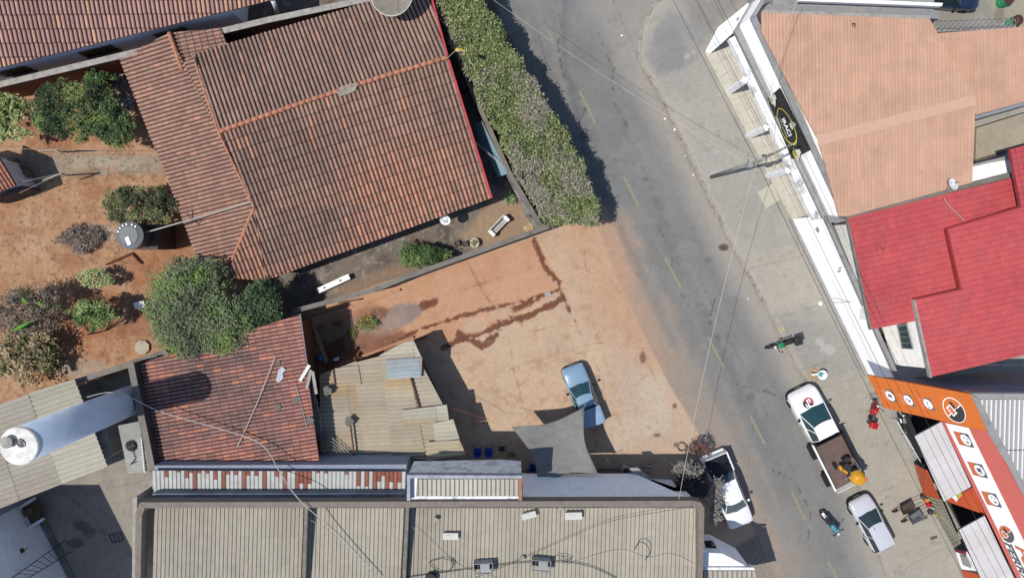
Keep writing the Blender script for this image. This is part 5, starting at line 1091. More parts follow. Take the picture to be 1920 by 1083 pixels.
def FP(u, v, d): return onplane(1882+u*92+v*38, 1013+u*182+v*4, plF)+plF[1]*.05
text3('FERRAMENTAS', FP, 0, .02, 1.0, .28, M_SIGNG, hs, italic=.3, bold=.03)
text3('FORTE', FP, .02, .48, .70, .42, M_SORANGE, hs, italic=.3, bold=.03)
fq('sign_line', [(1895, 1018), (1897, 1018), (1968, 1160), (1966, 1160)], M_SIGNG, .045, .005)
# roof, gutter, side wall
strip('gutter', [(1821, 738), (1853, 809), (2030, 1140)], [(1835, 748), (1866, 806), (2045, 1140)], 7.05, 6.7, M_GREYP, hs)
strip('gutter', [(1822, 737), (1990, 738)], [(1836, 747.6), (1990, 748)], 7.045, 6.7, M_GREYP, hs)
def zinc(u, v, r, cu, cv): return tuple(q*(.96+.08*r) for q in C(240, 240, 238, k=1.2))
PROF_Z = [(0, 0), (.30, 0), (.36, .07), (.60, .07), (.66, 0), (.995, 0)]
roof('store_roof', [(1835, 748, 6.9), (1990, 748, 6.9), (2040, 1130, 6.9)], ((1900, 760), (1896, 900)), .27, 3.0, PROF_Z, zinc, hs, M_METALR, lap=.0, dark=.42, rowd=1)
M_HSW = mat('blue_grey_side_wall', C(128, 130, 148), dirt=C(190, 130, 96), dirt_amt=.8, dscale=.25)
quad3('north_wall', [(1681, 712, 2.8), (1822, 738, 6.9), (1990, 738, 6.9), (1990, 690, 2.0)], M_HSW, hs, .1)
body('store_body', [(1862, 812), (1870, 800), (1990, 800), (1990, 1140), (2036, 1140)], 6.4, 0, M_DARKW, hs)
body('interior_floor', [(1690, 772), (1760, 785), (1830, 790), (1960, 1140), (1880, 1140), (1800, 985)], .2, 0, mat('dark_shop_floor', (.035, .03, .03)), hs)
fq2 = lambda name, pts, m, th_=.06: quad3(name, pts, m, hs, th_)
# awnings
def awn(u, v, r, cu, cv): return tuple(q*(.97+.06*r) for q in lerp(C(214, 212, 216), C(206, 202, 200), vn1(u, v*.6, 121)))
for i, cs in enumerate([[(1715, 817, 3.4), (1765, 790, 4.25), (1821, 911, 4.25), (1770, 939, 3.4)], [(1798, 992, 3.4), (1846, 966, 4.25), (1905, 1090, 4.25), (1855, 1118, 3.4)]]):
    roof('awning_sheet', cs, ((1765, 800), (1716, 822)), .55, 3, PROF_WAVE, awn, hs, M_METALR, amp=.22, rowd=.9, thick=.03, label=['upper pale corrugated awning', 'lower pale corrugated awning'][i])
    mb = MB(); P = [Wp(c) for c in cs]; q = Vector((0, 0, -.06))
    for a, b in ((0, 1), (0, 3), (3, 2)): mb.tube([P[a]+q, P[b]+q], .035, 6)
    mb.build('awning_frame', M_DSTEEL, hs)
fq2('orange_wall', [(1715, 868, .4), (1738, 880, 2.6), (1763, 935, 2.6), (1733, 926, .4)], M_ORANGE2)
fq2('orange_wall', [(1772, 938, 1.4), (1824, 913, 3.9), (1846, 964, 3.9)], M_ORANGE2)
fq2('poster', [(1786, 932, 2.8), (1801, 922, 3.5), (1804, 928, 3.5), (1793, 939, 2.8)], M_GOLD, .03)
fq2('poster', [(1785, 931, 2.85), (1791, 927, 3.15), (1796, 935, 3.15), (1793, 940, 2.85)], M_SIGNW, .03)
M_RAMP = mat('green_grey_tiles', C(158, 154, 134), dirt=C(120, 116, 100), dirt_amt=.5, dscale=3)
fq2('tiled_front', [(1733, 927, .2), (1764, 936, 1.6), (1801, 1018, 1.6), (1789, 1027, .2)], M_RAMP)
mb = MB()
for k in range(1, 14):
    s = k/14; A = W(1733, 927, .22).lerp(W(1789, 1027, .22), s); B = W(1764, 936, 1.64).lerp(W(1801, 1018, 1.64), s); mb.tube([A, B], .015, 4)
for s in (.3, .6): mb.tube([W(1733, 927, .24).lerp(W(1764, 936, 1.64), s), W(1789, 1027, .24).lerp(W(1801, 1018, 1.64), s)], .015, 4)
mb.build('tile_joint', M_DARKW, hs)
body('step', [(1687, 778), (1700, 772), (1755, 872), (1738, 880)], .5, .0, M_SIGNK, hs)
mb = MB(); mb.tube([W(1682, 790, .9), W(1738, 885, .9)], .03, 6)
for x, y in ((1682, 790), (1700, 820), (1719, 852), (1738, 885)): mb.tube([W(x, y, .9), W(x, y, .9)*1-Vector((0, 0, .8))], .025, 6)
mb.build('hand_rail', M_WHITEP, hs)
fq2('white_panel', [(1790, 1029, .3), (1812, 1034, 1.6), (1834, 1074, 1.6), (1803, 1066, .3)], M_WHITE)
fq2('panel_inset', [(1800, 1040, .8), (1812, 1043, 1.5), (1822, 1064, 1.5), (1806, 1058, .8)], M_GREYP, -.03)
fq2('orange_wall', [(1802, 1068, .3), (1834, 1076, 2.0), (1870, 1150, 2.0), (1838, 1150, .3)], M_ORANGE2)
fq2('red_strip', [(1788, 1028, .5), (1808, 1034, 1.7), (1811, 1040, 1.7), (1792, 1034, .5)], mat('deep_red', C(150, 40, 50)))
# drain line by store
mb = MB()
for dx in (0, 5):
    mb.tube([W(1640+dx, 712, .13), W(1690+dx, 812, .13), W(1735+dx, 905, .13), W(1800+dx, 1035, .13), W(1822+dx, 1083, .13)], .035, 5)
o = mb.build('floor_rail', M_STEEL); tag(o, 'pair of thin steel rails along the pavement in front of the store', 'rail')

# ================================================================== power pole and wires
pl_ = thing('utility_pole', 'concrete utility pole leaning in view over the pavement with crossarm and street lamp', 'utility pole', base_of(1333, 332))
B0 = W(1333, 332, 0); T0 = Vector((B0.x, B0.y, 9.8))
mb = MB(); 
for k in range(8):
    pass
mb.cyl(B0, T0, .13, .08, 10); mb.build('shaft', mat('pole_concrete', C(168, 166, 160), dirt=C(90, 88, 84), dirt_amt=.5), pl_, smooth=True)
dw = (W(1480, 420, 9)-W(1380, 222, 9)).normalized(); dc = Vector((dw.y, -dw.x, 0)); dc = dc if dc.x > 0 else -dc
mb = MB(); CA = T0-Vector((0, 0, .35)); mb.box(CA+dc*.6, (2.3, .10, .12), math.atan2(dc.y, dc.x)); mb.box(CA+dc*.3-Vector((0, 0, 1.0)), (1.4, .08, .10), math.atan2(dc.y, dc.x)); mb.build('crossarm', M_CAP, pl_)
mb = MB()
for s in (-.4, .1, .7, 1.2, 1.65): mb.lathe([(.03, 0), (.06, .04), (.03, .08), (.06, .12), (.02, .18)], 8, CA+dc*s+Vector((0, 0, .06)))
mb.build('insulator', M_CAPL, pl_)
mb = MB(); c = T0-Vector((0, 0, 1.6)); mb.cyl(c-dc*.35-Vector((0, 0, .2)), c-dc*.35+Vector((0, 0, .35)), .16, .16, 12); mb.build('transformer_can', M_GREYP, pl_)
lampP = W(1398, 289, 7.6); mb = MB(); a = Vector((B0.x, B0.y, 7.2)); mb.tube([a, a.lerp(lampP, .5)+Vector((0, 0, .25)), lampP], .03, 6); arm = mb.build('lamp_arm', M_STEEL, pl_)
mb = MB(); mb.ball(lampP, .2, .11, .08, 14); mb.build('lamp_head', M_CAPL, pl_, smooth=True)
TP = T0
def wire(label, p, q, sag, r=.012, m=None, grp='overhead wires'):
    P = [p.lerp(q, k/20)-Vector((0, 0, sag*4*(k/20)*(1-k/20))) for k in range(21)]
    mb = MB(); mb.tube(P, r, 4); o = mb.build('overhead_wire', m or M_CABLE); tag(o, label, 'wire', grp)
for k, s in enumerate((-.4, .7, 1.65)):
    p = CA+dc*s+Vector((0, 0, .2)); wire(['left wire of the three running from the pole toward the top edge', 'middle wire of the three running from the pole toward the top edge', 'right wire of the three running from the pole toward the top edge'][k], p, p-dw*18, .25, .012)
    wire(['left wire of the three running from the pole down past the white wall', 'middle wire of the three running from the pole down past the white wall', 'right wire of the three running from the pole down past the white wall'][k], p, p+dw*34, .5, .012)
wire('pale overhead wire crossing the road at the top left toward the pole', W(925, 0, 6.0), T0-Vector((0, 0, 2.5)), .8, .009, M_LCABLE)
wire('pale overhead cable from the pole down to the commercial building corner', T0-Vector((0, 0, 1.2)), W(1273, 935, 6.8), .8, .013, M_LCABLE)
wire('thin wire from the pole over the black sign to the upper pink roof', T0-Vector((0, 0, .8)), W(1498, -10, 7.5), .9, .014, M_LCABLE)
for (x1, y1, x2, y2, lab) in ((855, 235, 950, 318, 'upper pale wire in the dark gap behind the hedge'), (850, 228, 948, 314, 'lower pale wire in the dark gap behind the hedge')):
    wire(lab, W(x1, y1, 2.9), W(x2, y2, 2.4), .2, .014, M_LCABLE)

# ================================================================== vegetation: leaf-sized faces with real gaps
def leaves(cen, size, pal, lsz, name, parent, flat=.35, smooth=False):
    """cen: Nx3 leaf positions; pal: Nx3 colours"""
    n = len(cen); a = RNG.random(n)*2*np.pi; tz = RNG.normal(0, .55, (n, 3)); tz[:, 2] = 1; tz /= np.linalg.norm(tz, axis=1)[:, None]
    r = np.stack([np.cos(a), np.sin(a), np.zeros(n)], 1); u = r-(r*tz).sum(1)[:, None]*tz; u /= np.linalg.norm(u, axis=1)[:, None]; v = np.cross(tz, u)
    s = lsz*(.6+.8*RNG.random(n))[:, None]
    P = np.stack([cen-u*s, cen-v*s*.45+tz*s*.15, cen+u*s, cen+v*s*.45+tz*s*.15], 1).reshape(-1, 3)
    off = ORG[parent.name] if parent is not None else Vector(cen.mean(0)*np.array([1, 1, 0])); P = P-np.array(off)
    me = bpy.data.meshes.new(name); me.vertices.add(4*n); me.vertices.foreach_set('co', P.ravel())
    me.loops.add(4*n); me.loops.foreach_set('vertex_index', np.arange(4*n, dtype=np.int32)); me.polygons.add(n)
    me.polygons.foreach_set('loop_start', np.arange(0, 4*n, 4, dtype=np.int32)); me.polygons.foreach_set('loop_total', np.full(n, 4, dtype=np.int32)); me.update(); me.validate()
    at = me.color_attributes.new('Col', 'FLOAT_COLOR', 'POINT'); c = np.ones((4*n, 4), np.float32); c[:, :3] = np.repeat(pal, 4, 0); at.data.foreach_set('color', c.ravel())
    me.materials.append(M_LEAF); o = bpy.data.objects.new(name, me); COL.objects.link(o)
    if parent is not None: o.parent = parent
    else: o.location = off
    ORG[o.name] = Vector(off); return o
GK = .95
def pal(n, cols, w=None, seed=0, cen=None, sc=1.0):
    cols = np.array([C(*c, k=GK) for c in cols]); k = len(cols)
    if cen is not None:
        t = np.clip(fbm(cen[:, 0]+seed, cen[:, 1]-seed, sc, seed, 3)*1.7-.35+RNG.normal(0, .13, n), 0, .999)*k
    else: t = RNG.random(n)*k
    i = np.clip(t.astype(int), 0, k-1); return np.clip(cols[i]*(.7+.6*RNG.random(n))[:, None], 0, .7)
def crown(cx, cy, rx, ry, zc, rz, n, nclump=26, csz=.3, gap=.0, seed=0):
    """leaf points in clumps spread over an uneven ellipsoid; cx,cy,rx,ry in photo px read at height zc"""
    c = W(cx, cy, zc); k = (H-zc)/F; rx, ry = rx*k, ry*k; cl = []
    for i in range(nclump):
        d = RNG.normal(0, 1, 3); d /= np.linalg.norm(d); d[2] = abs(d[2]) if RNG.random() < .75 else d[2]
        f = .45+.5*RNG.random()**.6; cl.append([c.x+d[0]*rx*f, c.y+d[1]*ry*f, c.z+d[2]*rz*f])
    cl = np.array(cl); which = RNG.integers(0, nclump, n); m_ = min(rx, ry)
    nclump0 = nclump; rr = m_*csz*(.6+.8*RNG.random(nclump)); d = RNG.normal(0, 1, (n, 3)); d /= np.linalg.norm(d, axis=1)[:, None]
    P = cl[which]+d*(rr[which]*(.25+.85*RNG.random(n)))[:, None]*np.array([1, 1, .8])
    k2 = int(n*.28); d = RNG.normal(0, 1, (k2, 3)); d /= np.linalg.norm(d, axis=1)[:, None]; d[:, 2] = np.abs(d[:, 2]); f = (.55+.45*RNG.random(k2))*(.82+.3*fbm(d[:, 0]*2+seed, d[:, 1]*2, 1.5, 7, 2))
    P[:k2] = np.array([c.x, c.y, c.z])+d*f[:, None]*np.array([rx, ry, rz]); return P
def tree(name, label, cat, cx, cy, rx, ry, zc, rz, n, cols, lsz=.09, base=None, nclump=30, csz=.32, sc=1.0, extra=(), trunk_r=.12, group=None, seed=0, nlimb=16):
    b = base or W(cx, cy, zc); t = thing(name, label, cat, (b.x, b.y, 0), 0, group)
    P = [crown(cx, cy, rx, ry, zc, rz, n, nclump, csz)]
    for (ex, ey, erx, ery, ezc, erz, en) in extra: P.append(crown(ex, ey, erx, ery, ezc, erz, en, nclump, csz))
    P = np.concatenate(P); P = P[P[:, 2] > .03]
    if len(P) > 1500:
        cc0 = P.mean(0); ks = RNG.integers(0, len(P), 26)
        for q in ks:
            o_ = P[q]-cc0; nn_ = np.linalg.norm(o_)+1e-6; L_ = RNG.uniform(.1, .45); tt_2 = RNG.random(40)[:, None]
            P = np.concatenate([P, P[q]+o_/nn_*L_*tt_2+RNG.normal(0, .07, (40, 3))])
    leaves(P, None, pal(len(P), cols, cen=P, sc=sc, seed=seed), lsz, 'crown', t)
    mb = MB(); top = Vector((b.x, b.y, zc*.7)); mb.cyl(Vector((b.x, b.y, 0)), top, trunk_r, trunk_r*.6, 8)
    for i in range(nlimb):
        q = Vector(P[RNG.integers(0, len(P))]); st_ = Vector((b.x, b.y, zc*.35+.3*random.random())); md_ = st_.lerp(q, .5)+Vector((random.uniform(-.15, .15), random.uniform(-.15, .15), .15))
        mb.cyl(st_, md_, trunk_r*.5, trunk_r*.3, 6); mb.cyl(md_, q, trunk_r*.3, .015, 5)
    mb.build('trunk', M_BARK, t); return t
GREENS = [(58, 74, 46), (76, 92, 56), (92, 108, 66), (112, 124, 80), (140, 148, 102)]
OLIVE = [(84, 96, 68), (104, 116, 82), (118, 128, 92), (96, 120, 60), (122, 144, 74)]
# big olive tree, crown over the shed and the house
tree('garden_tree', 'largest round grey green tree crown overhanging the red tiled shed', 'tree', 355, 575, 78, 92, 3.6, 1.6, 30000, OLIVE, .075, nclump=170, csz=.22, sc=.7, extra=[(425, 608, 66, 56, 3.5, 1.4, 13000), (385, 520, 50, 40, 3.4, 1.2, 6000)], trunk_r=.22, seed=5)
tree('garden_tree', 'dark green leafy tree between the olive crown and the planted yard', 'tree', 492, 575, 42, 50, 3.2, 1.2, 9000, [(50, 66, 44), (66, 84, 54), (84, 102, 66)], .08, nclump=30, sc=1, seed=8)
tree('garden_tree', 'spreading bright green tree near the top left brick wall', 'tree', 140, 208, 84, 58, 2.6, 1.1, 11000, [(48, 64, 38), (62, 82, 46), (78, 100, 54), (112, 130, 66)], .075, nclump=90, csz=.16, sc=.8, extra=[(218, 238, 40, 38, 2.2, .9, 5000)], trunk_r=.12, seed=12)
tree('garden_shrub', 'small green shrub against the brick wall above the spreading tree', 'shrub', 182, 152, 26, 17, 1.6, .6, 2600, [(60, 84, 44), (84, 112, 58)], .08, nclump=14, trunk_r=.05, seed=3)
tree('garden_tree', 'pale yellow green small tree cut by the left edge near the top', 'tree', 8, 205, 50, 34, 2.4, .8, 2600, [(120, 138, 70), (150, 160, 96), (170, 176, 116)], .10, nclump=20, csz=.3, extra=[(25, 250, 30, 14, 2.2, .5, 700)], trunk_r=.06, seed=4)
tree('garden_tree', 'yellowish green bushy tree beside the black water tank', 'tree', 265, 388, 74, 44, 2.3, 1.0, 8000, [(60, 68, 44), (80, 88, 54), (104, 110, 68), (132, 130, 84)], .07, nclump=100, csz=.18, sc=.9, trunk_r=.09, seed=15)
for q_, (x_, y_) in enumerate([(226, 356), (203, 372), (196, 392), (330, 352)]): pass
tree('garden_shrub', 'light green low shrub left of the olive tree crown', 'shrub', 178, 519, 34, 20, 1.2, .4, 1100, [(96, 118, 62), (124, 144, 84), (150, 160, 104)], .09, nclump=12, trunk_r=.04, seed=6)
tree('garden_tree', 'small round green fruit tree with a forked trunk on the orange soil', 'tree', 174, 585, 40, 28, 2.0, .7, 2500, [(70, 96, 48), (100, 124, 62), (136, 152, 88)], .09, base=W(187, 622, 0), nclump=20, trunk_r=.05, seed=7)
tree('dry_bush', 'grey heap of dead twigs and leaves on the soil below the yellowish tree', 'brush pile', 152, 446, 36, 28, .4, .3, 2600, [(118, 106, 98), (138, 122, 110), (96, 88, 82), (152, 136, 118)], .06, nclump=24, csz=.35, trunk_r=.02, seed=9, nlimb=14)
tree('dry_tree', 'large withered brown tree at the left edge above the straw heap', 'tree', 52, 580, 70, 52, 2.2, .9, 5200, [(116, 104, 92), (98, 88, 78), (136, 122, 104), (92, 94, 62)], .075, nclump=40, csz=.3, trunk_r=.08, seed=10, nlimb=46)
tree('straw_heap', 'tangled heap of dry straw coloured palm leaves in the lower left garden', 'brush pile', 52, 665, 66, 52, 1.2, .8, 2400, [(150, 132, 96), (176, 156, 114), (124, 108, 80), (108, 110, 66)], .12, nclump=40, csz=.34, trunk_r=.04, seed=11, nlimb=170)
t = thing('banana_plant', 'bright green broad leaves beside the withered tree at the left edge', 'plant', base_of(38, 612))
M_BAN = mat('banana_leaf', C(88, 150, 40, k=1.0), rough=.5, bump=0)
for a, b in (((20, 622), (62, 600)), ((40, 560), (52, 568)), ((70, 566), (78, 572))):
    A, B = W(*a, 3.2), W(*b, 3.4); d = (B-A); n = Vector((-d.y, d.x, 0)).normalized()*.12; mb = MB()
    mb.add([A, A.lerp(B, .4)+n, B, A.lerp(B, .4)-n, A.lerp(B, .4)+Vector((0, 0, .08))], [(0, 3, 4), (3, 2, 4), (2, 1, 4), (1, 0, 4)]); mb.build('leaf', M_BAN, t)
mb = MB(); mb.cyl(W(30, 640, 0), W(32, 612, 3.1), .1, .06, 8); mb.build('stem', M_BARK, t)
mb = MB(); mb.cyl(W(-6, 690, .3), W(20, 648, 1.6), .16, .10, 8); o = mb.build('cut_trunk', mat('yellow_trunk', C(190, 158, 104))); tag(o, 'pale yellow cut trunk leaning at the left edge below the straw heap', 'trunk')
# hedge
hd = thing('hedge', 'tall clipped street hedge with green and greyish flowering patches along the road', 'hedge', base_of(1000, 200))
HL = [(790, -60), (812, 0), (868, 115), (930, 235), (985, 350), (1028, 424)]; HRt = [(870, -60), (902, 0), (958, 84), (1010, 165), (1062, 250), (1098, 318), (1120, 392)]
HZ = 3.2
def hp(s, t_, z):
    def al(L, s):
        ys = -60+s*(480); 
        for (x1, y1), (x2, y2) in zip(L, L[1:]):
            if y1 <= ys <= y2: return (x1+(x2-x1)*(ys-y1)/(y2-y1), ys)
        return L[-1] if ys > L[-1][1] else L[0]
    a, b = al(HL, s), al(HRt, s); y = a[1]+(b[1]-a[1])*t_ - (a[0]*0); return (a[0]+(b[0]-a[0])*t_, y-(t_*t_*28 if s > .9 else 0))
n = 52000; s_ = RNG.random(n); t_ = RNG.random(n); side = RNG.random(n)
P = np.zeros((n, 3))
pxs = np.zeros(n); pys = -60+s_*480
lx = np.interp(pys, [p[1] for p in HL], [p[0] for p in HL]); rx = np.interp(pys, [p[1] for p in HRt], [p[0] for p in HRt])
zz = np.full(n, HZ)
tt = t_.copy(); sd1 = side < .14; sd2 = (side >= .14) & (side < .42)
tt[sd1] = RNG.random(sd1.sum())*.05; zz[sd1] = .3+RNG.random(sd1.sum())*(HZ-.3); tt[sd2] = 1-RNG.random(sd2.sum())*.05; zz[sd2] = .3+RNG.random(sd2.sum())*(HZ-.3)
pxs = lx+(rx-lx)*tt
# plan position at hedge-top height
xx = (pxs-960)/F; yy = -(pys-541.5)/F; dyy = yy*ct+st; dzz = yy*st-ct; sc_ = (HZ-H)/dzz
P[:, 0] = xx*sc_; P[:, 1] = dyy*sc_
bumps = fbm(P[:, 0], P[:, 1], .9, 31, 3); P[:, 2] = np.where(zz == HZ, HZ-.65+bumps*1.25-.9*np.clip(np.abs(tt-.5)*2-.72, 0, 1)+RNG.normal(0, .05, n), zz)
P[:, 0] += RNG.normal(0, .09, n)+(vnoise(P[:, 1]*1.6, zz, 4)-.5)*.55*(np.abs(tt-.5) > .42); P[:, 1] += RNG.normal(0, .09, n)
tg = fbm(P[:, 0]+3, P[:, 1], .42, 61, 3)
cg = np.array([C(*c, k=GK) for c in [(96, 110, 62), (118, 130, 76), (140, 150, 94), (78, 90, 52)]]); cg2 = np.array([C(*c, k=GK) for c in [(134, 126, 112), (152, 140, 128), (118, 118, 94), (130, 134, 104)]])
sh_ = np.clip((fbm(P[:, 0], P[:, 1], 2.2, 71, 2)-.35)*2.2, .45, 1.25)
mixm = (tg+RNG.normal(0, .07, n)) > .55; ci = RNG.integers(0, 4, n); cl_ = np.where(mixm[:, None], cg2[ci], cg[ci])*(.65+.7*RNG.random(n))[:, None]
kz = RNG.random(n) < .03; P[kz, 2] += RNG.random(kz.sum())*.35; P[kz, :2] += RNG.normal(0, .12, (kz.sum(), 2))
leaves(P, None, cl_, .085, 'foliage', hd)
mb = MB(); mb.prism([W(x, y, 2.5) for x, y in [(800, -60), (824, 0), (880, 110), (942, 230), (996, 340), (1036, 412), (1104, 384), (1084, 318), (1048, 255), (996, 170), (944, 90), (890, 5), (858, -60)]], zb=.05); mb.build('solid_core', mat('hedge_inside', C(50, 54, 36, k=1.0), bump=.5), hd)  # added dark solid core, blocks the view through the leaves
# yard plants
tree('yard_shrub', 'dark green low shrub growing against the front yard wall', 'shrub', 792, 478, 50, 20, 1.1, .6, 6000, [(44, 66, 34), (60, 86, 42), (80, 106, 56), (110, 132, 70)], .07, nclump=34, csz=.5, trunk_r=.04, seed=21)
tree('dark_shrub', 'purplish dark shrub in the shade beside the parked white pickup', 'shrub', 1298, 905, 36, 34, 1.6, .7, 5200, [(64, 58, 66), (82, 76, 84), (58, 58, 50)], .08, nclump=26, csz=.3, trunk_r=.06, seed=22)
tree('red_shrub', 'small reddish brown shrub at the top end of the parked white pickup', 'shrub', 1312, 842, 28, 14, 1.5, .35, 500, [(104, 70, 62), (122, 84, 72), (90, 70, 56)], .06, nclump=14, csz=.4, trunk_r=.03, seed=23, nlimb=16)
t = thing('pale_branch_tree', 'bare pale grey tree with twiggy branches arching over the white pickup', 'tree', base_of(1292, 905)); mb = MB()
bp_ = W(1292, 905, 0); Pn = []
for (cx, cy, rx, ry, k) in ((1292, 878, 26, 12, 34), (1345, 915, 10, 22, 26), (1340, 960, 10, 34, 40)):
    for i in range(k):
        a = random.random()*6.28; f = math.sqrt(random.random()); e = W(cx+math.cos(a)*rx*f, cy+math.sin(a)*ry*f, 3.3+random.uniform(-.3, .4)); c = W(cx, cy, 2.8)
        st2 = c+Vector((random.uniform(-.3, .3), random.uniform(-.3, .3), 0)); mb.cyl(st2, e, .03, .012, 5)
        for q in range(5):
            f2 = e+Vector((random.uniform(-.28, .28), random.uniform(-.28, .28), random.uniform(-.1, .2))); mb.cyl(e, f2, .016, .02, 4); Pn.append(tuple(f2))
    mb.cyl(bp_, W(cx, cy, 2.8), .09, .04, 6)
mb.build('branch', mat('pale_bark', C(150, 145, 136)), t)
leaves(np.repeat(np.array(Pn), 2, 0)+RNG.normal(0, .06, (len(Pn)*2, 3)), None, pal(len(Pn)*2, [(150, 146, 136), (126, 122, 112), (166, 160, 150)]), .05, 'dry_leaf_cluster', t)
def pot(label, x, y, r, h, m, plant=None, n=500, cols=GREENS, lsz=.1, name='plant_pot'):
    p = W(x, y, h); t = thing(name, label, 'plant pot', (p.x, p.y, 0)); mb = MB(); mb.lathe([(r*.7, 0), (r, h), (r*.85, h), (r*.8, h-.08), (.001, h-.08)], 20); mb.build('pot', m, t, local=True, smooth=False)
    if plant == 'spiky':
        mb = MB()
        for i in range(46):
            a = random.random()*6.28; L = random.uniform(.25, .62); q = Vector((math.cos(a)*L, math.sin(a)*L, h+.15+random.uniform(0, .35))); w_ = Vector((-math.sin(a), math.cos(a), 0))*.03; md_ = q*.5+Vector((0, 0, .35))
            mb.add([Vector((0, 0, h)), md_+w_, q, md_-w_], [(0, 1, 2, 3)])
        mb.build('plant', mat('agave_green', C(112, 146, 86, k=1), rough=.6, bump=0), t, local=True)
    elif plant == 'fill':
        pp = np.stack([RNG.normal(0, r*.38, n), RNG.normal(0, r*.38, n), h+RNG.random(n)*.1], 1)+np.array([p.x, p.y, 0]); leaves(pp, None, pal(n, cols), lsz, 'plant', t)
    return t
pot('spiky green plant in a pot beside the stained ledge', 955, 374, .26, .4, M_CAPL, 'spiky')
pot('white round planter bowl with low green plant by the front wall', 890, 455, .30, .45, M_SIGNW, 'fill', 160, [(110, 116, 54), (140, 140, 70)], .05)
pot('brown clay pot in the middle next to the white bowl', 872, 457, .20, .3, M_DARKW)
pot('brown clay pot farthest from the white bowl touching the shrub', 857, 456, .20, .3, M_DARKW)
tree('dry_plant', 'dry straw coloured plant in the corner of the two grey walls', 'plant', 1000, 428, 18, 12, .3, .2, 350, [(176, 150, 110), (196, 168, 120)], .1, nclump=8, csz=.5, trunk_r=.015, nlimb=10, seed=30)
tree('weed_patch', 'green and yellow weeds growing out of the wet basin', 'weeds', 690, 606, 22, 16, .2, .2, 1100, [(150, 132, 70), (120, 124, 60), (92, 128, 66), (170, 140, 84)], .06, nclump=18, csz=.35, trunk_r=.01, nlimb=8, seed=31)
tree('weed_patch', 'sparse weeds on the lower left of the wet basin', 'weeds', 662, 622, 12, 14, .15, .1, 350, [(120, 112, 60), (100, 110, 56)], .05, nclump=9, csz=.4, trunk_r=.01, nlimb=4, seed=32)
tree('weed_patch', 'pile of debris leaves by the bluish stained wall near the crate', 'weeds', 958, 852, 10, 5, .3, .15, 260, [(150, 150, 70), (110, 108, 70)], .07, nclump=6, csz=.5, trunk_r=.01, nlimb=3, seed=33)
for i, (cx, cy, r_) in enumerate([(205, 140, 9), (226, 150, 12), (241, 195, 10)]):
    t_l = ['upper pale rubble by the brick wall above the spreading tree', 'heap of pale rubble between brick wall and left wing tiles', 'lower pale rubble against the left wing eave'][i]; mb = MB()
    for k in range(14): mb.box(W(cx+random.uniform(-r_, r_), cy+random.uniform(-r_, r_), .12), (random.uniform(.1, .4), random.uniform(.08, .25), .14), random.random()*3, random.random()*.5)
    o = mb.build('rubble', M_CAPL); tag(o, t_l, 'rubble')

# ================================================================== garden things
t = thing('black_water_tank', 'black round water tank with grey lid on a dark brick pedestal in the garden', 'water tank', (0, 0, 0)); c = W(241, 441, 3.9); g0 = W(262, 448, 2.2)
t.location = (c.x, c.y, 0); ORG[t.name] = Vector((c.x, c.y, 0))
mb = MB(); mb.prism([Vector((c.x+dx+.1, c.y+dy-.1, 2.3)) for dx, dy in ((-.85, -.8), (.85, -.8), (.85, .8), (-.85, .8))], zb=0); mb.build('pedestal', M_DARKW, t)
mb = MB(); mb.lathe([(.62, 2.3), (.78, 2.7), (.80, 3.6), (.84, 3.72)], 28, (c.x, c.y, 0)); mb.build('tank_body', mat('tank_black', (.03, .03, .032), rough=.5, bump=.02), t, smooth=True)
mb = MB(); mb.lathe([(.84, 3.7), (.86, 3.78), (.6, 3.86), (.56, 3.9), (.001, 3.9)], 28, (c.x, c.y, 0)); mb.build('lid', mat('lid_grey', C(112, 114, 118), rough=.5, dirt=C(90, 92, 96), dirt_amt=.6), t)
mb = MB()
for a in (1.75, 2.1, 2.45, 2.8, 1.25, .9): mb.box((c.x+.68*math.cos(a), c.y+.68*math.sin(a), 3.87), (.12, .08, .05), a)
mb.box((c.x-.02, c.y-.35, 3.93), (.24, .5, .04), .35); mb.build('lid_block', M_SIGNW, t)
mb = MB(); mb.tube([W(198, 496, .15), W(246, 475, .15), W(265, 494, .15)], .07, 6); o = mb.build('iron_bar', M_RUST); tag(o, 'bent rusty iron bar lying on the soil below the black tank', 'bar')
mb = MB(); mb.prism([W(266+14*math.cos(.4+6.283*k/8), 651+14*math.sin(.4+6.283*k/8), .2) for k in range(8)], zb=0); mb2 = mb; o = mb.build('stone_slab', mat('cream_slab', C(196, 184, 158), dirt=C(140, 124, 100), dirt_amt=.7, dscale=3)); tag(o, 'eight-sided cream slab on the soil beside the olive tree', 'slab')
mb = MB(); mb.box(W(262, 571, .2), (.62, .42, .32), .25); mb.box(W(262, 571, .37), (.66, .46, .05), .25); o = mb.build('white_crate', M_WHITE, bevel=.02); tag(o, 'small white box on the soil left of the olive tree crown', 'box')
t = thing('corner_house', 'corner of a small terracotta tiled house at the left edge', 'house', base_of(0, 340))
roof('roof_slope', [(-70, 270, 2.8), (0, 296, 2.8), (31, 348, 2.5), (-30, 372, 2.5), (-70, 372, 2.5)], ((0, 300), (31, 348)), .24, .42, PROF_CLAY, clayfn((196, 130, 108), (150, 100, 88), (216, 140, 110), .6, 131, .1), t, M_TILE, dark=.6, plane=plane_of(W(0, 296, 2.8), W(31, 348, 2.5), W(-40, 372, 2.6)))
body('wall', [(-70, 280), (-4, 300), (24, 346), (-40, 364)], 2.3, 0, M_WHITEP, t)
mb = MB(); line_prism(mb, (-20, 376), (44, 352), .2, 1.6, 0); mb.build('low_wall', M_DARKW, t)
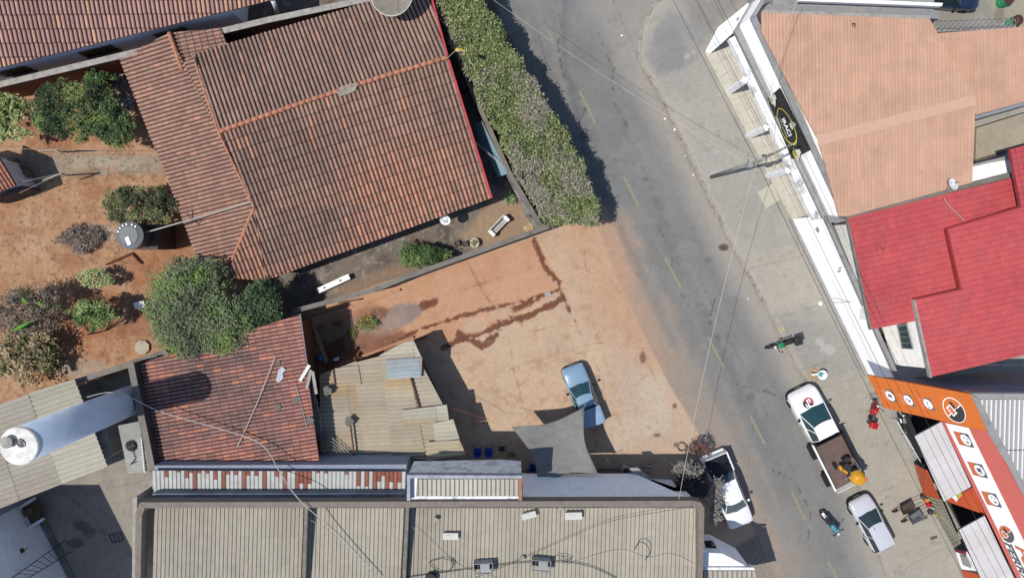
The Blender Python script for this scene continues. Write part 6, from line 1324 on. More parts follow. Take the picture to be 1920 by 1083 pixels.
for i, (a, b, z0, z1) in enumerate([((107, 281), (70, 281), 2.2, 2.1), ((115, 325), (80, 338), 2.2, 2.1)]):
    t = thing('washing_line', ['upper washing line post and wires beside the concrete path', 'lower washing line post and wires beside the concrete path'][i], 'washing line', base_of(a[0]+6, a[1]+3))
    mb = MB(); q = W(a[0]+10, a[1]+4, 0); tpp = W(a[0], a[1], 2.2); mb.tube([q, tpp], .05, 6); mb.tube([tpp, W(*b, z1)], .045, 6); mb.build('post', M_CAPL, t)
    mb = MB(); mb.tube([tpp, W(0, 278+i*72, 2.2)], .014, 4); mb.tube([tpp, W(260, 282-i*2+i*30, 1.8)] if i == 0 else [tpp, W(36, 362, 2.1)], .014, 4); mb.build('line_wire', M_CAPL, t)
for i, (x, y, r_) in enumerate([(35, 318, .5), (24, 306, .45), (52, 325, .35)]):
    mb = MB(); mb.box(W(x, y, .35), (r_*1.4, r_*1.2, .6), .4+i); o = mb.build('rubbish_bag', mat('grey_sack', C(130, 118, 108)), bevel=.15); tag(o, ['largest grey sack by the corner house eave', 'grey sack nearest the corner house tiles', 'small grey sack farthest from the corner house'][i], 'sack', 'grey sacks by the corner house')
# planks and basin in the lot
mb = MB(); line_prism(mb, (583, 598), (690, 566), .18, .22, 0); line_prism(mb, (690, 566), (750, 543), .14, .2, 0); line_prism(mb, (583, 598), (612, 680), .2, .24, 0); line_prism(mb, (628, 686), (775, 632), .16, .2, 0)
o = mb.build('basin_kerb', mat('orange_kerb', C(206, 150, 112), dirt=C(150, 96, 70), dirt_amt=.6)); tag(o, 'low orange kerb framing the wet basin by the front yard wall', 'kerb')
for i, (a, b, w_, m) in enumerate([((633, 568), (676, 561), .10, M_WOOD), ((775, 638), (800, 630), .14, M_DARKW)]):
    mb = MB(); line_prism(mb, a, b, w_, .3, .15); o = mb.build('plank', m); tag(o, ['dark plank lying beside the front yard wall above the basin', 'short dark beam poking out above the patched shed'][i], 'plank')
mb = MB(); mb.ball(W(600, 672, .3), .28, .28, .3, 12); o = mb.build('blue_drum', mat('faded_blue', C(70, 110, 150)), smooth=True); tag(o, 'faded blue round drum in the deep shade below the basin', 'drum')
mb = MB(); mb.box(W(631, 673, .25), (.3, .22, .3), .3); o = mb.build('white_can', M_SIGNW, bevel=.03); tag(o, 'small white can at the lower left end of the basin', 'can')
for i, (x, y) in enumerate([(1043, 529), (955, 596)]):
    t = thing('ground_tap', ['small tap stub with pointed shadow at the corner of the wet strip', 'small tap stub on the square slab of the lot'][i], 'tap', base_of(x, y), 0, 'taps on the lot'); p = W(x, y)
    mb = MB(); mb.lathe([(.16, 0), (.13, .12), (.05, .14), (.04, .55), (.001, .56)], 12); mb.build('pipe', mat('tap_orange', C(208, 160, 130)), t, local=True)
    mb = MB(); mb.tube([Vector((0, 0, .5)), Vector((.2, .05, .5))], .02, 5); mb.build('handle', M_STEEL, t, local=True)
mb = MB(); mb.box(W(1027, 551, .06), (.4, .25, .08), .3); o = mb.build('drain_grate', M_STEEL); tag(o, 'small steel grate lying in the wet strip', 'grate')
for (xy, lab) in (((1399, 289), None),): pass
mb = MB(); 
p = W(1557, 569, .12)
mb.cyl(W(1538, 569, .12), W(1538, 569, .14), .13, .13, 16); o = mb.build('white_cover', M_SIGNW); tag(o, 'small round white cover on the pavement beside the white wall', 'cover')
# bench-like white things in the yard
t = thing('white_bench', 'long white metal bench panel lying in the shade of the planted yard', 'bench', base_of(625, 530)); A, B = W(596, 545, .5), W(655, 518, .5); d = (B-A).normalized()
mb = MB(); rz = math.atan2(d.y, d.x); c = (A+B)/2; mb.box(c, ((B-A).length, .36, .06), rz); mb.build('seat', M_SIGNW, t)
for s in (.12, .88): mb = MB(); q = A.lerp(B, s); mb.box(q-Vector((0, 0, .25)), (.08, .3, .46), rz); mb.build('leg', M_SIGNW, t)
mb = MB(); 
for s in (.22, .72): q = A.lerp(B, s)+Vector((0, 0, .035)); mb.cyl(q, q+Vector((0, 0, .01)), .08, .08, 12)
mb.build('inlay', M_CAP, t)
t = thing('garden_bench', 'small white wooden bench with side table in the sunny yard corner', 'bench', base_of(938, 422)); A, B = W(921, 438, .45), W(950, 408, .45); d = (B-A).normalized(); rz = math.atan2(d.y, d.x); n = Vector((-d.y, d.x, 0))
mb = MB(); c = (A+B)/2; 
for k in (-.15, 0, .15): mb.box(c+n*k, ((B-A).length, .12, .04), rz)
mb.build('seat', mat('bench_grey_white', C(200, 196, 188)), t)
mb = MB(); mb.box(c+n*.24+Vector((0, 0, .2)), ((B-A).length, .04, .4), rz); mb.build('backrest', M_WHITE, t)
for s in (.04, .96):
    mb = MB(); q = A.lerp(B, s); mb.box(q+Vector((0, 0, -.02)), (.22, .5, .5), rz); mb.build('leg', M_WHITE, t)

# ================================================================== vehicles
def paint(key, col): return mat(key, col, rough=.28, var=.03, bump=0, spec=.5, coat=.7)
def head_rz(cx, cy, dx, dy): a, b = W(cx, cy), W(cx+dx, cy+dy); return math.atan2(b.y-a.y, b.x-a.x)
def loft(mb, stations, nside=1):
    """stations: (x, halfwidth, z_low, z_side, z_top, crown) -> closed shell"""
    rings = []
    for (x, hw, zl, zs, zt, cr) in stations:
        half = [(hw*.90, zl), (hw, zl+.12), (hw*1.0, (zl+zs)/2), (hw*.985, zs), (hw*.93, zt-.03), (hw*.78, zt+.0), (hw*.4, zt+cr*.8), (0, zt+cr)]
        rings.append([Vector((x, -y, z)) for y, z in half]+[Vector((x, y, z)) for y, z in half[-2::-1]])
    m = len(rings[0]); vs = [p for r in rings for p in r]
    fs = [(i*m+j, (i+1)*m+j, (i+1)*m+j+1, i*m+j+1) for i in range(len(rings)-1) for j in range(m-1)]
    fs += [(i*m+m-1, (i+1)*m+m-1, (i+1)*m, i*m) for i in range(len(rings)-1)]
    fs += [tuple(range(m)), tuple(range(len(vs)-1, len(vs)-m-1, -1))]
    mb.add(vs, fs)
def wheel(t, x, y, r=.30, w=.20):
    mb = MB(); s = 1 if y > 0 else -1; mb.lathe([(r*.62, -w/2), (r*.92, -w/2), (r, -w*.3), (r, w*.3), (r*.92, w/2), (r*.62, w/2)], 22, (x, y, r), (0, 1, 0)); wl_ = mb.build('wheel', M_RUB, t, local=True)
    mb = MB(); mb.lathe([(r*.64, -w*.42), (r*.60, w*.0), (.05, w*.1), (.001, w*.12)], 18, (x, y, r), (0, s, 0))
    for k in range(5): a = 6.283*k/5; mb.cyl((x, y+s*w*.2, r), (x+math.cos(a)*r*.6, y+s*w*.36, r+math.sin(a)*r*.6), .035, .03, 5)
    mb.build('rim', M_RIM, wl_, local=True)
def car(name, label, cat, px, py, zc, dx, dy, L, Wd, Hh, pm_, kind='hatch', xw0=None, xr0=None, xr1=None, xw1=None, hoodz=.95, belt=.92, bumper=M_BLACK, group=None, gl=M_GLASS, tail=True, hoodm=None):
    c = W(px, py, zc); rz = head_rz(px, py, dx, dy); t = thing(name, label, cat, (c.x, c.y, 0), rz, group)
    hw = Wd/2; f = L/2; r_ = -L/2
    cabend = xw1 if kind != 'hatch' else r_
    mb = MB(); st_ = [(f, hw*.70, .38, .55, .62, .02), (f-.06, hw*.84, .30, .60, .72, .03), (f-.22, hw*.94, .22, .66, hoodz-.12, .03), (f-.55, hw*.985, .20, .70, hoodz-.05, .04), (xw0+.1, hw, .20, .78, hoodz, .05), (xw0-.4, hw, .20, .80, belt, .02)]
    if kind == 'hatch': st_ += [(r_+.7, hw, .20, .82, belt, .02), (r_+.25, hw*.97, .22, .80, belt, .02), (r_+.08, hw*.90, .26, .75, belt-.08, .02), (r_, hw*.78, .34, .62, belt-.25, .01)]
    else: st_ += [(cabend-.05, hw, .20, .82, belt, .02)]
    loft(mb, st_); mb.build('body', pm_, t, local=True, smooth=True)
    ins = .14
    B = [(xw0, hw*.88), (xr0, hw*.74), (xr1, hw*.74), (xw1, hw*.86)]
    zb, zr = belt+.01, Hh
    gb = [Vector((xw0, -hw*.88, zb)), Vector((xw0+.16, 0, zb+.02)), Vector((xw0, hw*.88, zb)), Vector((xw1, hw*.90, zb)), Vector((xw1-.06, 0, zb)), Vector((xw1, -hw*.90, zb))]
    gt = [Vector((xr0, -hw*.62, zr-.05)), Vector((xr0+.12, 0, zr-.03)), Vector((xr0, hw*.62, zr-.05)), Vector((xr1, hw*.64, zr-.05)), Vector((xr1-.04, 0, zr-.03)), Vector((xr1, -hw*.64, zr-.05))]
    mb = MB(); mb.add(gb+gt, [(i, (i+1) % 6, (i+1) % 6+6, i+6) for i in range(6)]+[(6, 7, 8, 9, 10, 11)]); mb.build('window_glass', gl, t, local=True)
    rf = []; 
    for x, k in ((xr0-.02, .0), (xr0-.25, .02), ((xr0+xr1)/2, .03), (xr1+.2, .02), (xr1+.0, .0)):
        rf.append([Vector((x+(.12*(1-y*y) if k == 0 and x > xr1+.1 else 0), y*hw*.67, zr-.055+k+.04*(1-y*y))) for y in (-1, -.9, -.5, 0, .5, .9, 1)])
    vs = [p for r in rf for p in r]; mb = MB(); mb.add(vs+[p-Vector((0, 0, .05)) for p in vs], [(i*7+j, i*7+j+1, (i+1)*7+j+1, (i+1)*7+j) for i in range(4) for j in range(6)])
    edge = [0, 1, 2, 3, 4, 5, 6, 13, 20, 27, 34, 33, 32, 31, 30, 29, 28, 21, 14, 7]
    mb.f += [(edge[i], edge[(i+1) % 20], edge[(i+1) % 20]+35, edge[i]+35) for i in range(20)]; mb.build('roof', pm_, t, local=True, smooth=False)
    for s in (-1, 1):
        mb = MB(); a = Vector((xw0, s*hw*.88, zb)); b = Vector((xr0, s*hw*.65, zr-.04)); c_ = Vector((xr1, s*hw*.66, zr-.04)); d = Vector((xw1, s*hw*.90, zb)); mb.tube([a, b, c_, d], .032, 6)
        m0 = a.lerp(d, .52); m1 = b.lerp(c_, .45); mb.tube([m0, m1], .03, 6); mb.build('pillar', pm_, t, local=True)
        mb = MB(); mb.ball((xw0-.35, s*(hw+.10), belt+.05), .10, .11, .08, 8); mb.build('mirror', bumper, t, local=True, smooth=True)
        mb = MB(); mb.ball((f-.16, s*hw*.70, .66), .12, .17, .09, 10); mb.build('headlight', M_LAMP, t, local=True, smooth=True)
        if tail: mb = MB(); mb.box((r_+.06, s*hw*.80, .72), (.12, .16, .22)); mb.build('taillight', M_TAIL, t, local=True, bevel=.02)
        for x in (f-.78, r_+.72): wheel(t, x, s*(hw-.09), .30)
        mb = MB(); mb.box(((xw0+xw1)/2-.1, s*(hw+.004), .80), (.02, .02, .5)); mb.build('door_seam', M_BLACK, t, local=True)
        mb = MB(); mb.box(((xw0+xw1)/2+.1, s*(hw+.02), .80), (.16, .03, .03)); mb.build('door_handle', M_BLACK, t, local=True)
    mb = MB(); mb.add([Vector((f+.05, -hw*.66, .26)), Vector((f+.05, hw*.66, .26)), Vector((f-.10, hw*.93, .26)), Vector((f-.34, hw*.99, .28)), Vector((f-.34, -hw*.99, .28)), Vector((f-.10, -hw*.93, .26)), Vector((f+.05, -hw*.66, .56)), Vector((f+.05, hw*.66, .56)), Vector((f-.10, hw*.93, .56)), Vector((f-.34, hw*.99, .56)), Vector((f-.34, -hw*.99, .56)), Vector((f-.10, -hw*.93, .56))], [(6, 7, 8, 9, 10, 11), (0, 1, 7, 6), (1, 2, 8, 7), (2, 3, 9, 8), (5, 0, 6, 11), (4, 5, 11, 10), (5, 4, 3, 2, 1, 0)]); mb.build('front_bumper', bumper, t, local=True)
    mb = MB(); mb.box((r_-.02, 0, .42), (.14, Wd*.92, .22)); mb.build('rear_bumper', bumper, t, local=True, bevel=.03)
    mb = MB(); mb.box((f+.055, 0, .42), (.02, .42, .12)); mb.build('number_plate', M_GREYP, t, local=True)
    mb = MB(); mb.tube([Vector((xw0+.06, -.5, belt+.03)), Vector((xw0-.25, .05, belt+.20))], .012, 4); mb.tube([Vector((xw0+.08, .0, belt+.03)), Vector((xw0-.22, .5, belt+.18))], .012, 4); mb.build('wiper', M_BLACK, t, local=True)
    return t, hw, f, r_
# silver hatchback
P_SIL = paint('silver_paint', (.50, .51, .55))
t, hw, f, r_ = car('parked_car', 'silver two-door hatchback parked behind the flatbed truck near the wheelbarrows', 'car', 1634, 980, .7, -52, -98, 3.95, 1.66, 1.42, P_SIL, 'hatch', xw0=.95, xr0=.15, xr1=-1.62, xw1=-1.9, group='vehicles parked along the street')
mb = MB(); mb.tube([Vector((.15, .2, 1.42)), Vector((-.05, .25, 1.55))], .012, 4); mb.build('aerial', M_BLACK, t, local=True)
# white car by the red house
car('parked_car', 'white car half hidden under the red roof edge behind the white street wall', 'car', 1619, 489, .8, -22, -48, 4.1, 1.7, 1.45, paint('white_car_paint', (.78, .78, .78)), 'hatch', xw0=.75, xr0=.15, xr1=-1.5, xw1=-1.85, group='vehicles parked along the street')
# dark car at the top
car('parked_car', 'dark navy car cut by the top edge beside the grey roof strips', 'car', 1779, -11, .8, 60, 6, 4.2, 1.7, 1.45, paint('navy_paint', (.012, .022, .06)), 'hatch', xw0=.75, xr0=.15, xr1=-1.5, xw1=-1.85, group='vehicles parked along the street')
# blue grey small pickup
P_BLU = paint('steel_blue_paint', (.19, .30, .40))
t, hw, f, r_ = car('pickup_truck', 'small metallic blue grey pickup truck with covered bed beside the shade sail', 'pickup truck', 1093, 741, .7, -36, -94, 4.3, 1.64, 1.38, P_BLU, 'pickup', xw0=.85, xr0=.12, xr1=-.62, xw1=-.92, gl=M_TGLASS, group='vehicles parked along the street')
def bed(t, hw, x0, x1, zf, zt, m, mf, cover=None):
    mb = MB(); mb.box(((x0+x1)/2, 0, zf/2+.12), (abs(x1-x0), hw*1.9, .3)); mb.box(((x0+x1)/2, 0, zf), (abs(x1-x0)-.05, hw*1.8, .04)); mb.build('bed_floor', mf, t, local=True)
    for s in (-1, 1): mb = MB(); mb.box(((x0+x1)/2, s*(hw-.06), (zt+.28)/2), (abs(x1-x0), .13, zt-.28)); mb.build('bed_side', m, t, local=True, bevel=.03)
    mb = MB(); mb.box((x1+.03, 0, (zt+.4)/2), (.07, hw*1.76, zt-.4)); mb.build('tailgate', m, t, local=True, bevel=.02)
    if cover:
        mb = MB(); n = 8; vs = []
        for i in range(2):
            for j in range(n+1): y = -1+2*j/n; vs.append(Vector((x0 if i == 0 else x1+.08, y*hw*.86, zt+.02+.05*(1-y*y))))
        mb.add(vs, [(j, j+1, n+2+j, n+1+j) for j in range(n)]); mb.build('bed_cover', cover, t, local=True)
bed(t, hw, -.90, r_, .62, 1.02, P_BLU, M_DSTEEL, mat('blue_tarp', (.24, .35, .48), rough=.5, var=.1, bump=.1))
# white pickup
P_WHT = paint('white_paint_car', (.78, .79, .80))
t, hw, f, r_ = car('pickup_truck', 'white double cab pickup with black bed cover parked under the pale branches', 'pickup truck', 1366, 921, .9, 60, 146, 5.35, 1.82, 1.75, P_WHT, 'pickup', xw0=1.30, xr0=.48, xr1=-1.0, xw1=-1.28, hoodz=1.08, belt=1.06, bumper=P_WHT, gl=glass('sky_glass', (.05, .09, .11), .05), group='vehicles parked along the street')
bed(t, hw, -1.34, r_, .75, 1.15, P_WHT, M_DSTEEL, mat('black_tonneau', (.012, .013, .02), rough=.5, bump=0))
# flatbed truck
t, hw, f, r_ = car('flatbed_truck', 'white cab flatbed truck with round red and black emblem and brown wooden deck', 'truck', 1545, 817, .9, -92, -184, 7.1, 2.05, 2.05, paint('white_truck_paint', (.80, .80, .80)), 'truck', xw0=2.2, xr0=1.30, xr1=.35, xw1=.12, hoodz=1.22, belt=1.20, gl=M_TGLASS, tail=True, group='vehicles parked along the street')
MT = MATS['white_truck_paint']
mb = MB(); mb.box((-1.75, 0, .75), (3.6, .9, .25)); mb.build('chassis', M_DSTEEL, t, local=True)
mb = MB(); mb.box((-1.75, 0, 1.08), (3.55, 2.0, .10)); mb.build('deck', mat('brown_deck_wood', C(116, 94, 88), dirt=C(146, 120, 112), dirt_amt=.6, dscale=2), t, local=True)
for s in (-1, 1):
    mb = MB(); mb.box((-1.75, s*1.03, 1.22), (3.55, .05, .34)); mb.box((-1.75, s*1.09, 1.32), (3.55, .06, .08)); mb.build('side_rail', MT if s > 0 else M_BLACK, t, local=True)
mb = MB(); mb.box((.02, 0, 1.45), (.06, 2.1, .80)); mb.build('headboard', M_BLACK, t, local=True)
mb = MB()
for z in (1.18, 1.38, 1.58): mb.tube([Vector((-3.58, -1.15, z)), Vector((-3.58, 1.05, z))], .025, 6)
for y in (-.4, .5, 1.0): mb.tube([Vector((-3.58, y, 1.1)), Vector((-3.58, y, 1.6))], .025, 6)
mb.build('rear_gate', MT, t, local=True)
for x_, w_ in ((-.75, 1.0), (-2.9, .9)): mb = MB(); mb.box((x_, 1.13, .62), (w_, .3, .28)); mb.build('side_locker', M_DSTEEL, t, local=True)
def emb(t, x, y, z, R_, tilt=0):
    n = 28; 
    def cp(a, b, d): return Vector((x+a, y+b, z+d-.03*(b/.5)**2))
    mb = MB(); mb.add([cp(R_*math.cos(a), R_*math.sin(a), .0) for a in [math.pi*(.28+i/n) for i in range(n+1)]], [tuple(range(n+1))]); e = mb.build('bonnet_emblem', M_SIGNK, t, local=True)
    mb = MB(); mb.add([cp(R_*math.cos(a), R_*math.sin(a), .0) for a in [math.pi*(1.28+i/n) for i in range(n+1)]], [tuple(range(n+1))]); mb.build('emblem_half', mat('emblem_red', C(205, 80, 78), rough=.4, bump=0, var=.02), e, local=True)
    mb = MB()
    for a0, b0, a1, b1 in ((-.20, -.02, .20, .05), (-.02, -.16, .20-.0, -.10), (.13, -.16, .20, .0), (-.20, .0, -.13, .17), (-.20, .12, .02, .18)):
        mb.add([cp(a0*R_/.3, b0*R_/.3, .006), cp(a1*R_/.3, b0*R_/.3, .006), cp(a1*R_/.3, b1*R_/.3, .006), cp(a0*R_/.3, b1*R_/.3, .006)], [(0, 1, 2, 3)])
    mb.build('emblem_stroke', M_SIGNW, e, local=True)
emb(t, 2.66, .05, 1.265, .36)
mb = MB(); mb.add([Vector((3.0, -.12, 1.2)), Vector((3.02, -.28+.9, 1.19)), Vector((3.07, -.28+.9, 1.18)), Vector((3.05, -.12, 1.19))], [(0, 1, 2, 3)])
# concrete mixer on the truck
c = W(1597, 882, 1.13); m_ = thing('concrete_mixer', 'yellow drum concrete mixer with black motor standing on the truck deck', 'concrete mixer', (c.x, c.y, 1.13), head_rz(1545, 817, -92, -184))
M_YL = mat('mixer_yellow', C(238, 165, 20), rough=.4, var=.08, bump=.02)
ax = Vector((-.35, .15, .92)).normalized()
mb = MB(); mb.lathe([(.001, 0), (.34, .05), (.50, .28), (.52, .45), (.42, .75), (.27, .92), (.25, .92)], 28, (0, 0, .25), ax); mb.build('drum', M_YL, m_, local=True, smooth=True)
mb = MB(); mb.ball(Vector((0, 0, .25))+ax*.90, .27, .27, .05, 16); mb.build('drum_lid', M_YL, m_, local=True, smooth=True)
mb = MB(); mb.box((-.42, -.25, 1.0), (.25, .3, .12), .6); mb.build('chute', M_SORANGE, m_, local=True, bevel=.03)
mb = MB(); mb.lathe([(.53, .30), (.57, .31), (.57, .38), (.53, .39)], 30, (0, 0, .25), ax); mb.build('gear_ring', M_DSTEEL, m_, local=True)
mb = MB(); mb.box((.72, .35, .55), (.5, .42, .42), .3); mb.box((1.05, .1, .3), (.35, .4, .5), .2); mb.build('motor', M_SIGNK, m_, local=True, bevel=.05)
mb = MB(); mb.ball((.80, .72, .55), .22, .12, .12, 10); mb.box((.55, .62, .75), (.35, .14, .1), .4); mb.build('motor_cover', M_YL, m_, local=True, smooth=False)
mb = MB(); mb.tube([Vector((.15, .9, .9)), Vector((.25, -.3, .9))], .03, 6); mb.tube([Vector((.5, .6, 0)), Vector((.4, .3, .9))], .03, 6); mb.tube([Vector((.5, -.4, 0)), Vector((.3, -.2, .9))], .03, 6); mb.tube([Vector((-.5, 0, 0)), Vector((-.2, 0, .5))], .03, 6); mb.tube([Vector((.25, -.3, .9)), Vector((.9, -.35, .4))], .025, 6); mb.build('frame', M_STEEL, m_, local=True)
mb = MB(); mb.torus((.95, .95, .25), (0, 1, 0), .2, .05, 16, 6); mb.build('wheel', M_RUB, m_, local=True, smooth=True)

# motorcycles
def moto(label, px, py, dx, dy, tankm, seatm, bodym, box=None, lean=0.0, fairing=None, big=1.0):
    c = W(px, py, .5); t = thing('motorcycle', label, 'motorcycle', (c.x, c.y, 0), head_rz(px, py, dx, dy), 'motorcycles along the street'); t.rotation_euler[0] = lean; t.scale = (big,)*3
    for x in (.65, -.60):
        mb = MB(); mb.torus((x, 0, .30), (0, 1, 0), .26, .055, 22, 8); w_ = mb.build('wheel', M_RUB, t, local=True, smooth=True)
        mb = MB(); mb.torus((x, 0, .30), (0, 1, 0), .20, .018, 20, 5)
        for k in range(6): a = 6.283*k/6; mb.cyl((x, 0, .3), (x+.2*math.cos(a), 0, .3+.2*math.sin(a)), .012, .012, 4)
        mb.build('rim', M_RIM, w_, local=True)
    mb = MB(); mb.tube([Vector((.40, 0, .85)), Vector((.05, 0, .45)), Vector((-.25, 0, .42)), Vector((-.60, 0, .30))], .035, 6); mb.tube([Vector((.40, 0, .80)), Vector((-.1, 0, .70)), Vector((-.75, 0, .72))], .03, 6)
    for s in (-1, 1): mb.tube([Vector((.38, s*.09, .90)), Vector((.65, s*.09, .30))], .025, 6); mb.tube([Vector((-.45, s*.12, .65)), Vector((-.6, s*.10, .30))], .03, 6)
    mb.build('frame', M_DSTEEL, t, local=True)
    mb = MB(); mb.box((.05, 0, .42), (.36, .26, .30), 0, 0, .2); mb.cyl((.1, 0, .5), (.2, 0, .68), .09, .09, 8); mb.build('engine', M_RIM, t, local=True, bevel=.03)
    mb = MB(); mb.ball((.14, 0, .82), .27, .16, .13, 14); mb.build('fuel_tank', tankm, t, local=True, smooth=True)
    mb = MB(); mb.box((-.34, 0, .80), (.62, .24, .09)); mb.build('seat', seatm, t, local=True, bevel=.04)
    mb = MB(); mb.tube([Vector((.36, -.36, .98)), Vector((.42, -.15, 1.02)), Vector((.42, .15, 1.02)), Vector((.36, .36, .98))], .018, 6); mb.tube([Vector((.38, -.2, 1.02)), Vector((.32, -.30, 1.2))], .01, 4); mb.tube([Vector((.38, .2, 1.02)), Vector((.32, .30, 1.2))], .01, 4); mb.build('handlebar', M_DSTEEL, t, local=True)
    for s in (-1, 1): mb = MB(); mb.ball((.31, s*.31, 1.22), .05, .06, .04, 8); mb.build('mirror', M_BLACK, t, local=True)
    mb = MB(); mb.ball((.52, 0, .90), .10, .10, .10, 10); mb.build('headlight', M_LAMP, t, local=True, smooth=True)
    mb = MB(); mb.box((.66, 0, .60), (.40, .12, .03), 0, 0, .15); mb.box((-.72, 0, .66), (.42, .16, .05), 0, 0, -.3); mb.build('mudguard', bodym, t, local=True, bevel=.01)
    mb = MB(); mb.cyl((.0, -.17, .30), (-.75, -.20, .40), .04, .055, 8); mb.build('exhaust', M_RIM, t, local=True)
    if box: mb = MB(); mb.box((-.85, 0, 1.02), (.44, .50, .36)); mb.build('top_box', box, t, local=True, bevel=.05)
    if fairing:
        mb = MB(); mb.box((.42, 0, .72), (.16, .34, .42), 0, 0, -.3); mb.box((.05, .15, .60), (.5, .05, .28)); mb.box((.05, -.15, .60), (.5, .05, .28)); mb.build('fairing', fairing, t, local=True, bevel=.04)
    mb = MB(); mb.tube([Vector((-.05, .12, .3)), Vector((-.1, .32, 0))], .015, 4); mb.build('kickstand', M_DSTEEL, t, local=True); return t
M_GRN = mat('moto_green', C(30, 150, 90), rough=.35, bump=0); M_RED = mat('moto_red', C(225, 18, 34), rough=.35, bump=0); M_LB = mat('moto_light_blue', C(90, 150, 172), rough=.35, bump=0); M_SG = mat('moto_grey', (.2, .2, .21), rough=.35, bump=0)
moto('motorcycle with green tank and big black top box standing at the pavement edge', 1464, 644, -44, 14, M_GRN, M_SIGNK, M_SIGNK, M_SIGNK, big=1.1)
moto('bright red motorcycle parked beside the steel rails near the orange canopy', 1637, 772, 6, -22, M_RED, M_DARKW, M_RED, mat('red_box', C(220, 25, 40), rough=.4, bump=0), fairing=M_RED, big=.95)
moto('light blue and white motorcycle standing in the street beside the silver car', 1556, 981, 26, 34, M_LB, M_SIGNK, M_SIGNW, None, fairing=M_LB, big=1.1)
moto('grey and black motorcycle parked on the step below the orange canopy', 1692, 789, -6, -22, M_SG, M_SIGNK, M_RIM, None, big=.95)
# wheelbarrows
def barrow(label, px, py, m, rz):
    p = W(px, py, .3); t = thing('wheelbarrow', label, 'wheelbarrow', (p.x, p.y, 0), rz, 'wheelbarrows on the pavement')
    mb = MB(); o1 = [Vector((x, y, .62)) for x, y in ((.45, -.30), (.45, .30), (-.45, .36), (-.45, -.36))]; i1 = [Vector((x, y, .30)) for x, y in ((.22, -.18), (.22, .18), (-.25, .22), (-.25, -.22))]
    mb.add(o1+i1, [(4, 5, 6, 7), (0, 1, 5, 4), (1, 2, 6, 5), (2, 3, 7, 6), (3, 0, 4, 7)]); tb = mb.build('tray', m, t, local=True); sd_ = tb.modifiers.new('s', 'SOLIDIFY'); sd_.thickness = .02
    mb = MB(); mb.torus((.72, 0, .20), (0, 1, 0), .16, .045, 18, 7); w_ = mb.build('wheel', M_RUB, t, local=True, smooth=True); mb = MB(); mb.cyl((.72, -.05, .2), (.72, .05, .2), .12, .12, 12); mb.build('rim', mat('rim_rust', C(150, 90, 70)), w_, local=True)
    for s in (-1, 1): mb = MB(); mb.tube([Vector((.72, s*.07, .2)), Vector((.1, s*.2, .32)), Vector((-1.0, s*.28, .6))], .022, 6); mb.build('handle', M_WOOD, t, local=True)
    for s in (-1, 1): mb = MB(); mb.tube([Vector((-.25, s*.2, .32)), Vector((-.45, s*.24, 0))], .02, 5); mb.build('leg', M_DSTEEL, t, local=True)
a_ = head_rz(1700, 955, -34, 16)
barrow('brown trayed wheelbarrow nearest the street, left one of the pair', 1697, 949, mat('tray_brown', C(84, 74, 70)), a_)
barrow('grey steel wheelbarrow, right one of the pair beside the store', 1713, 966, mat('tray_grey', C(132, 136, 146), rough=.45, metal=.3), a_+.1)
for i, (a, b, c_) in enumerate((((1726, 973), (1739, 970), (1742, 981)), ((1745, 1010), (1757, 1007), (1761, 1018)))):
    mb = MB(); mb.tube([W(*a, .3), W(*b, .3)], .045, 6); mb.tube([W(*a, .1), W(*c_, .02)], .03, 6); o = mb.build('v_bracket', M_WOOD); tag(o, ['upper bent stand on the pavement right of the wheelbarrows', 'lower bent stand on the pavement right of the wheelbarrows'][i], 'stand', 'stands on the pavement')
# tools in front of the store
t = thing('tool_display', 'row of orange and black garden machines standing before the tiled front', 'tool display', base_of(1738, 945))
for i, (x, y, m) in enumerate([(1731, 931, M_DARKW), (1737, 937, M_SORANGE), (1741, 945, M_RED), (1745, 960, M_DARKW), (1749, 950, M_CAPL)]):
    mb = MB(); p = W(x, y, .4); mb.ball(p, .2, .17, .2, 10); mb.build('machine_head', m, t); mb = MB(); mb.tube([p, p+Vector((.5, -.2, .6))], .025, 5); mb.box(p+Vector((.2, -.05, .25)), (.22, .05, .05), .5); mb.build('tool_handle', M_GOLD if i in (0, 3) else M_BLACK, t)
def bikes(label, x, y, seed):
    random.seed(seed); t = thing('metal_rack', label, 'rack', base_of(x, y)); mb = MB(); c = W(x, y, .5)
    for k in range(7): a = c+Vector((random.uniform(-.5, .5), random.uniform(-.6, .6), random.uniform(-.3, .4))); mb.tube([a, a+Vector((random.uniform(-.6, .6), random.uniform(-.6, .6), random.uniform(-.2, .3)))], .022, 5)
    mb.torus(c+Vector((.1, .3, 0)), (.8, .3, .2), .28, .025, 18, 5); mb.torus(c+Vector((0, -.5, 0)), (.8, .3, .2), .28, .025, 18, 5); mb.build('bar_frame', M_STEEL, t)
bikes('tangle of thin metal bicycle-like frames in front of the orange wall', 1728, 893, 5); bikes('thin metal stand beside the handlebars of the red motorcycle', 1642, 752, 8)
random.seed(99)
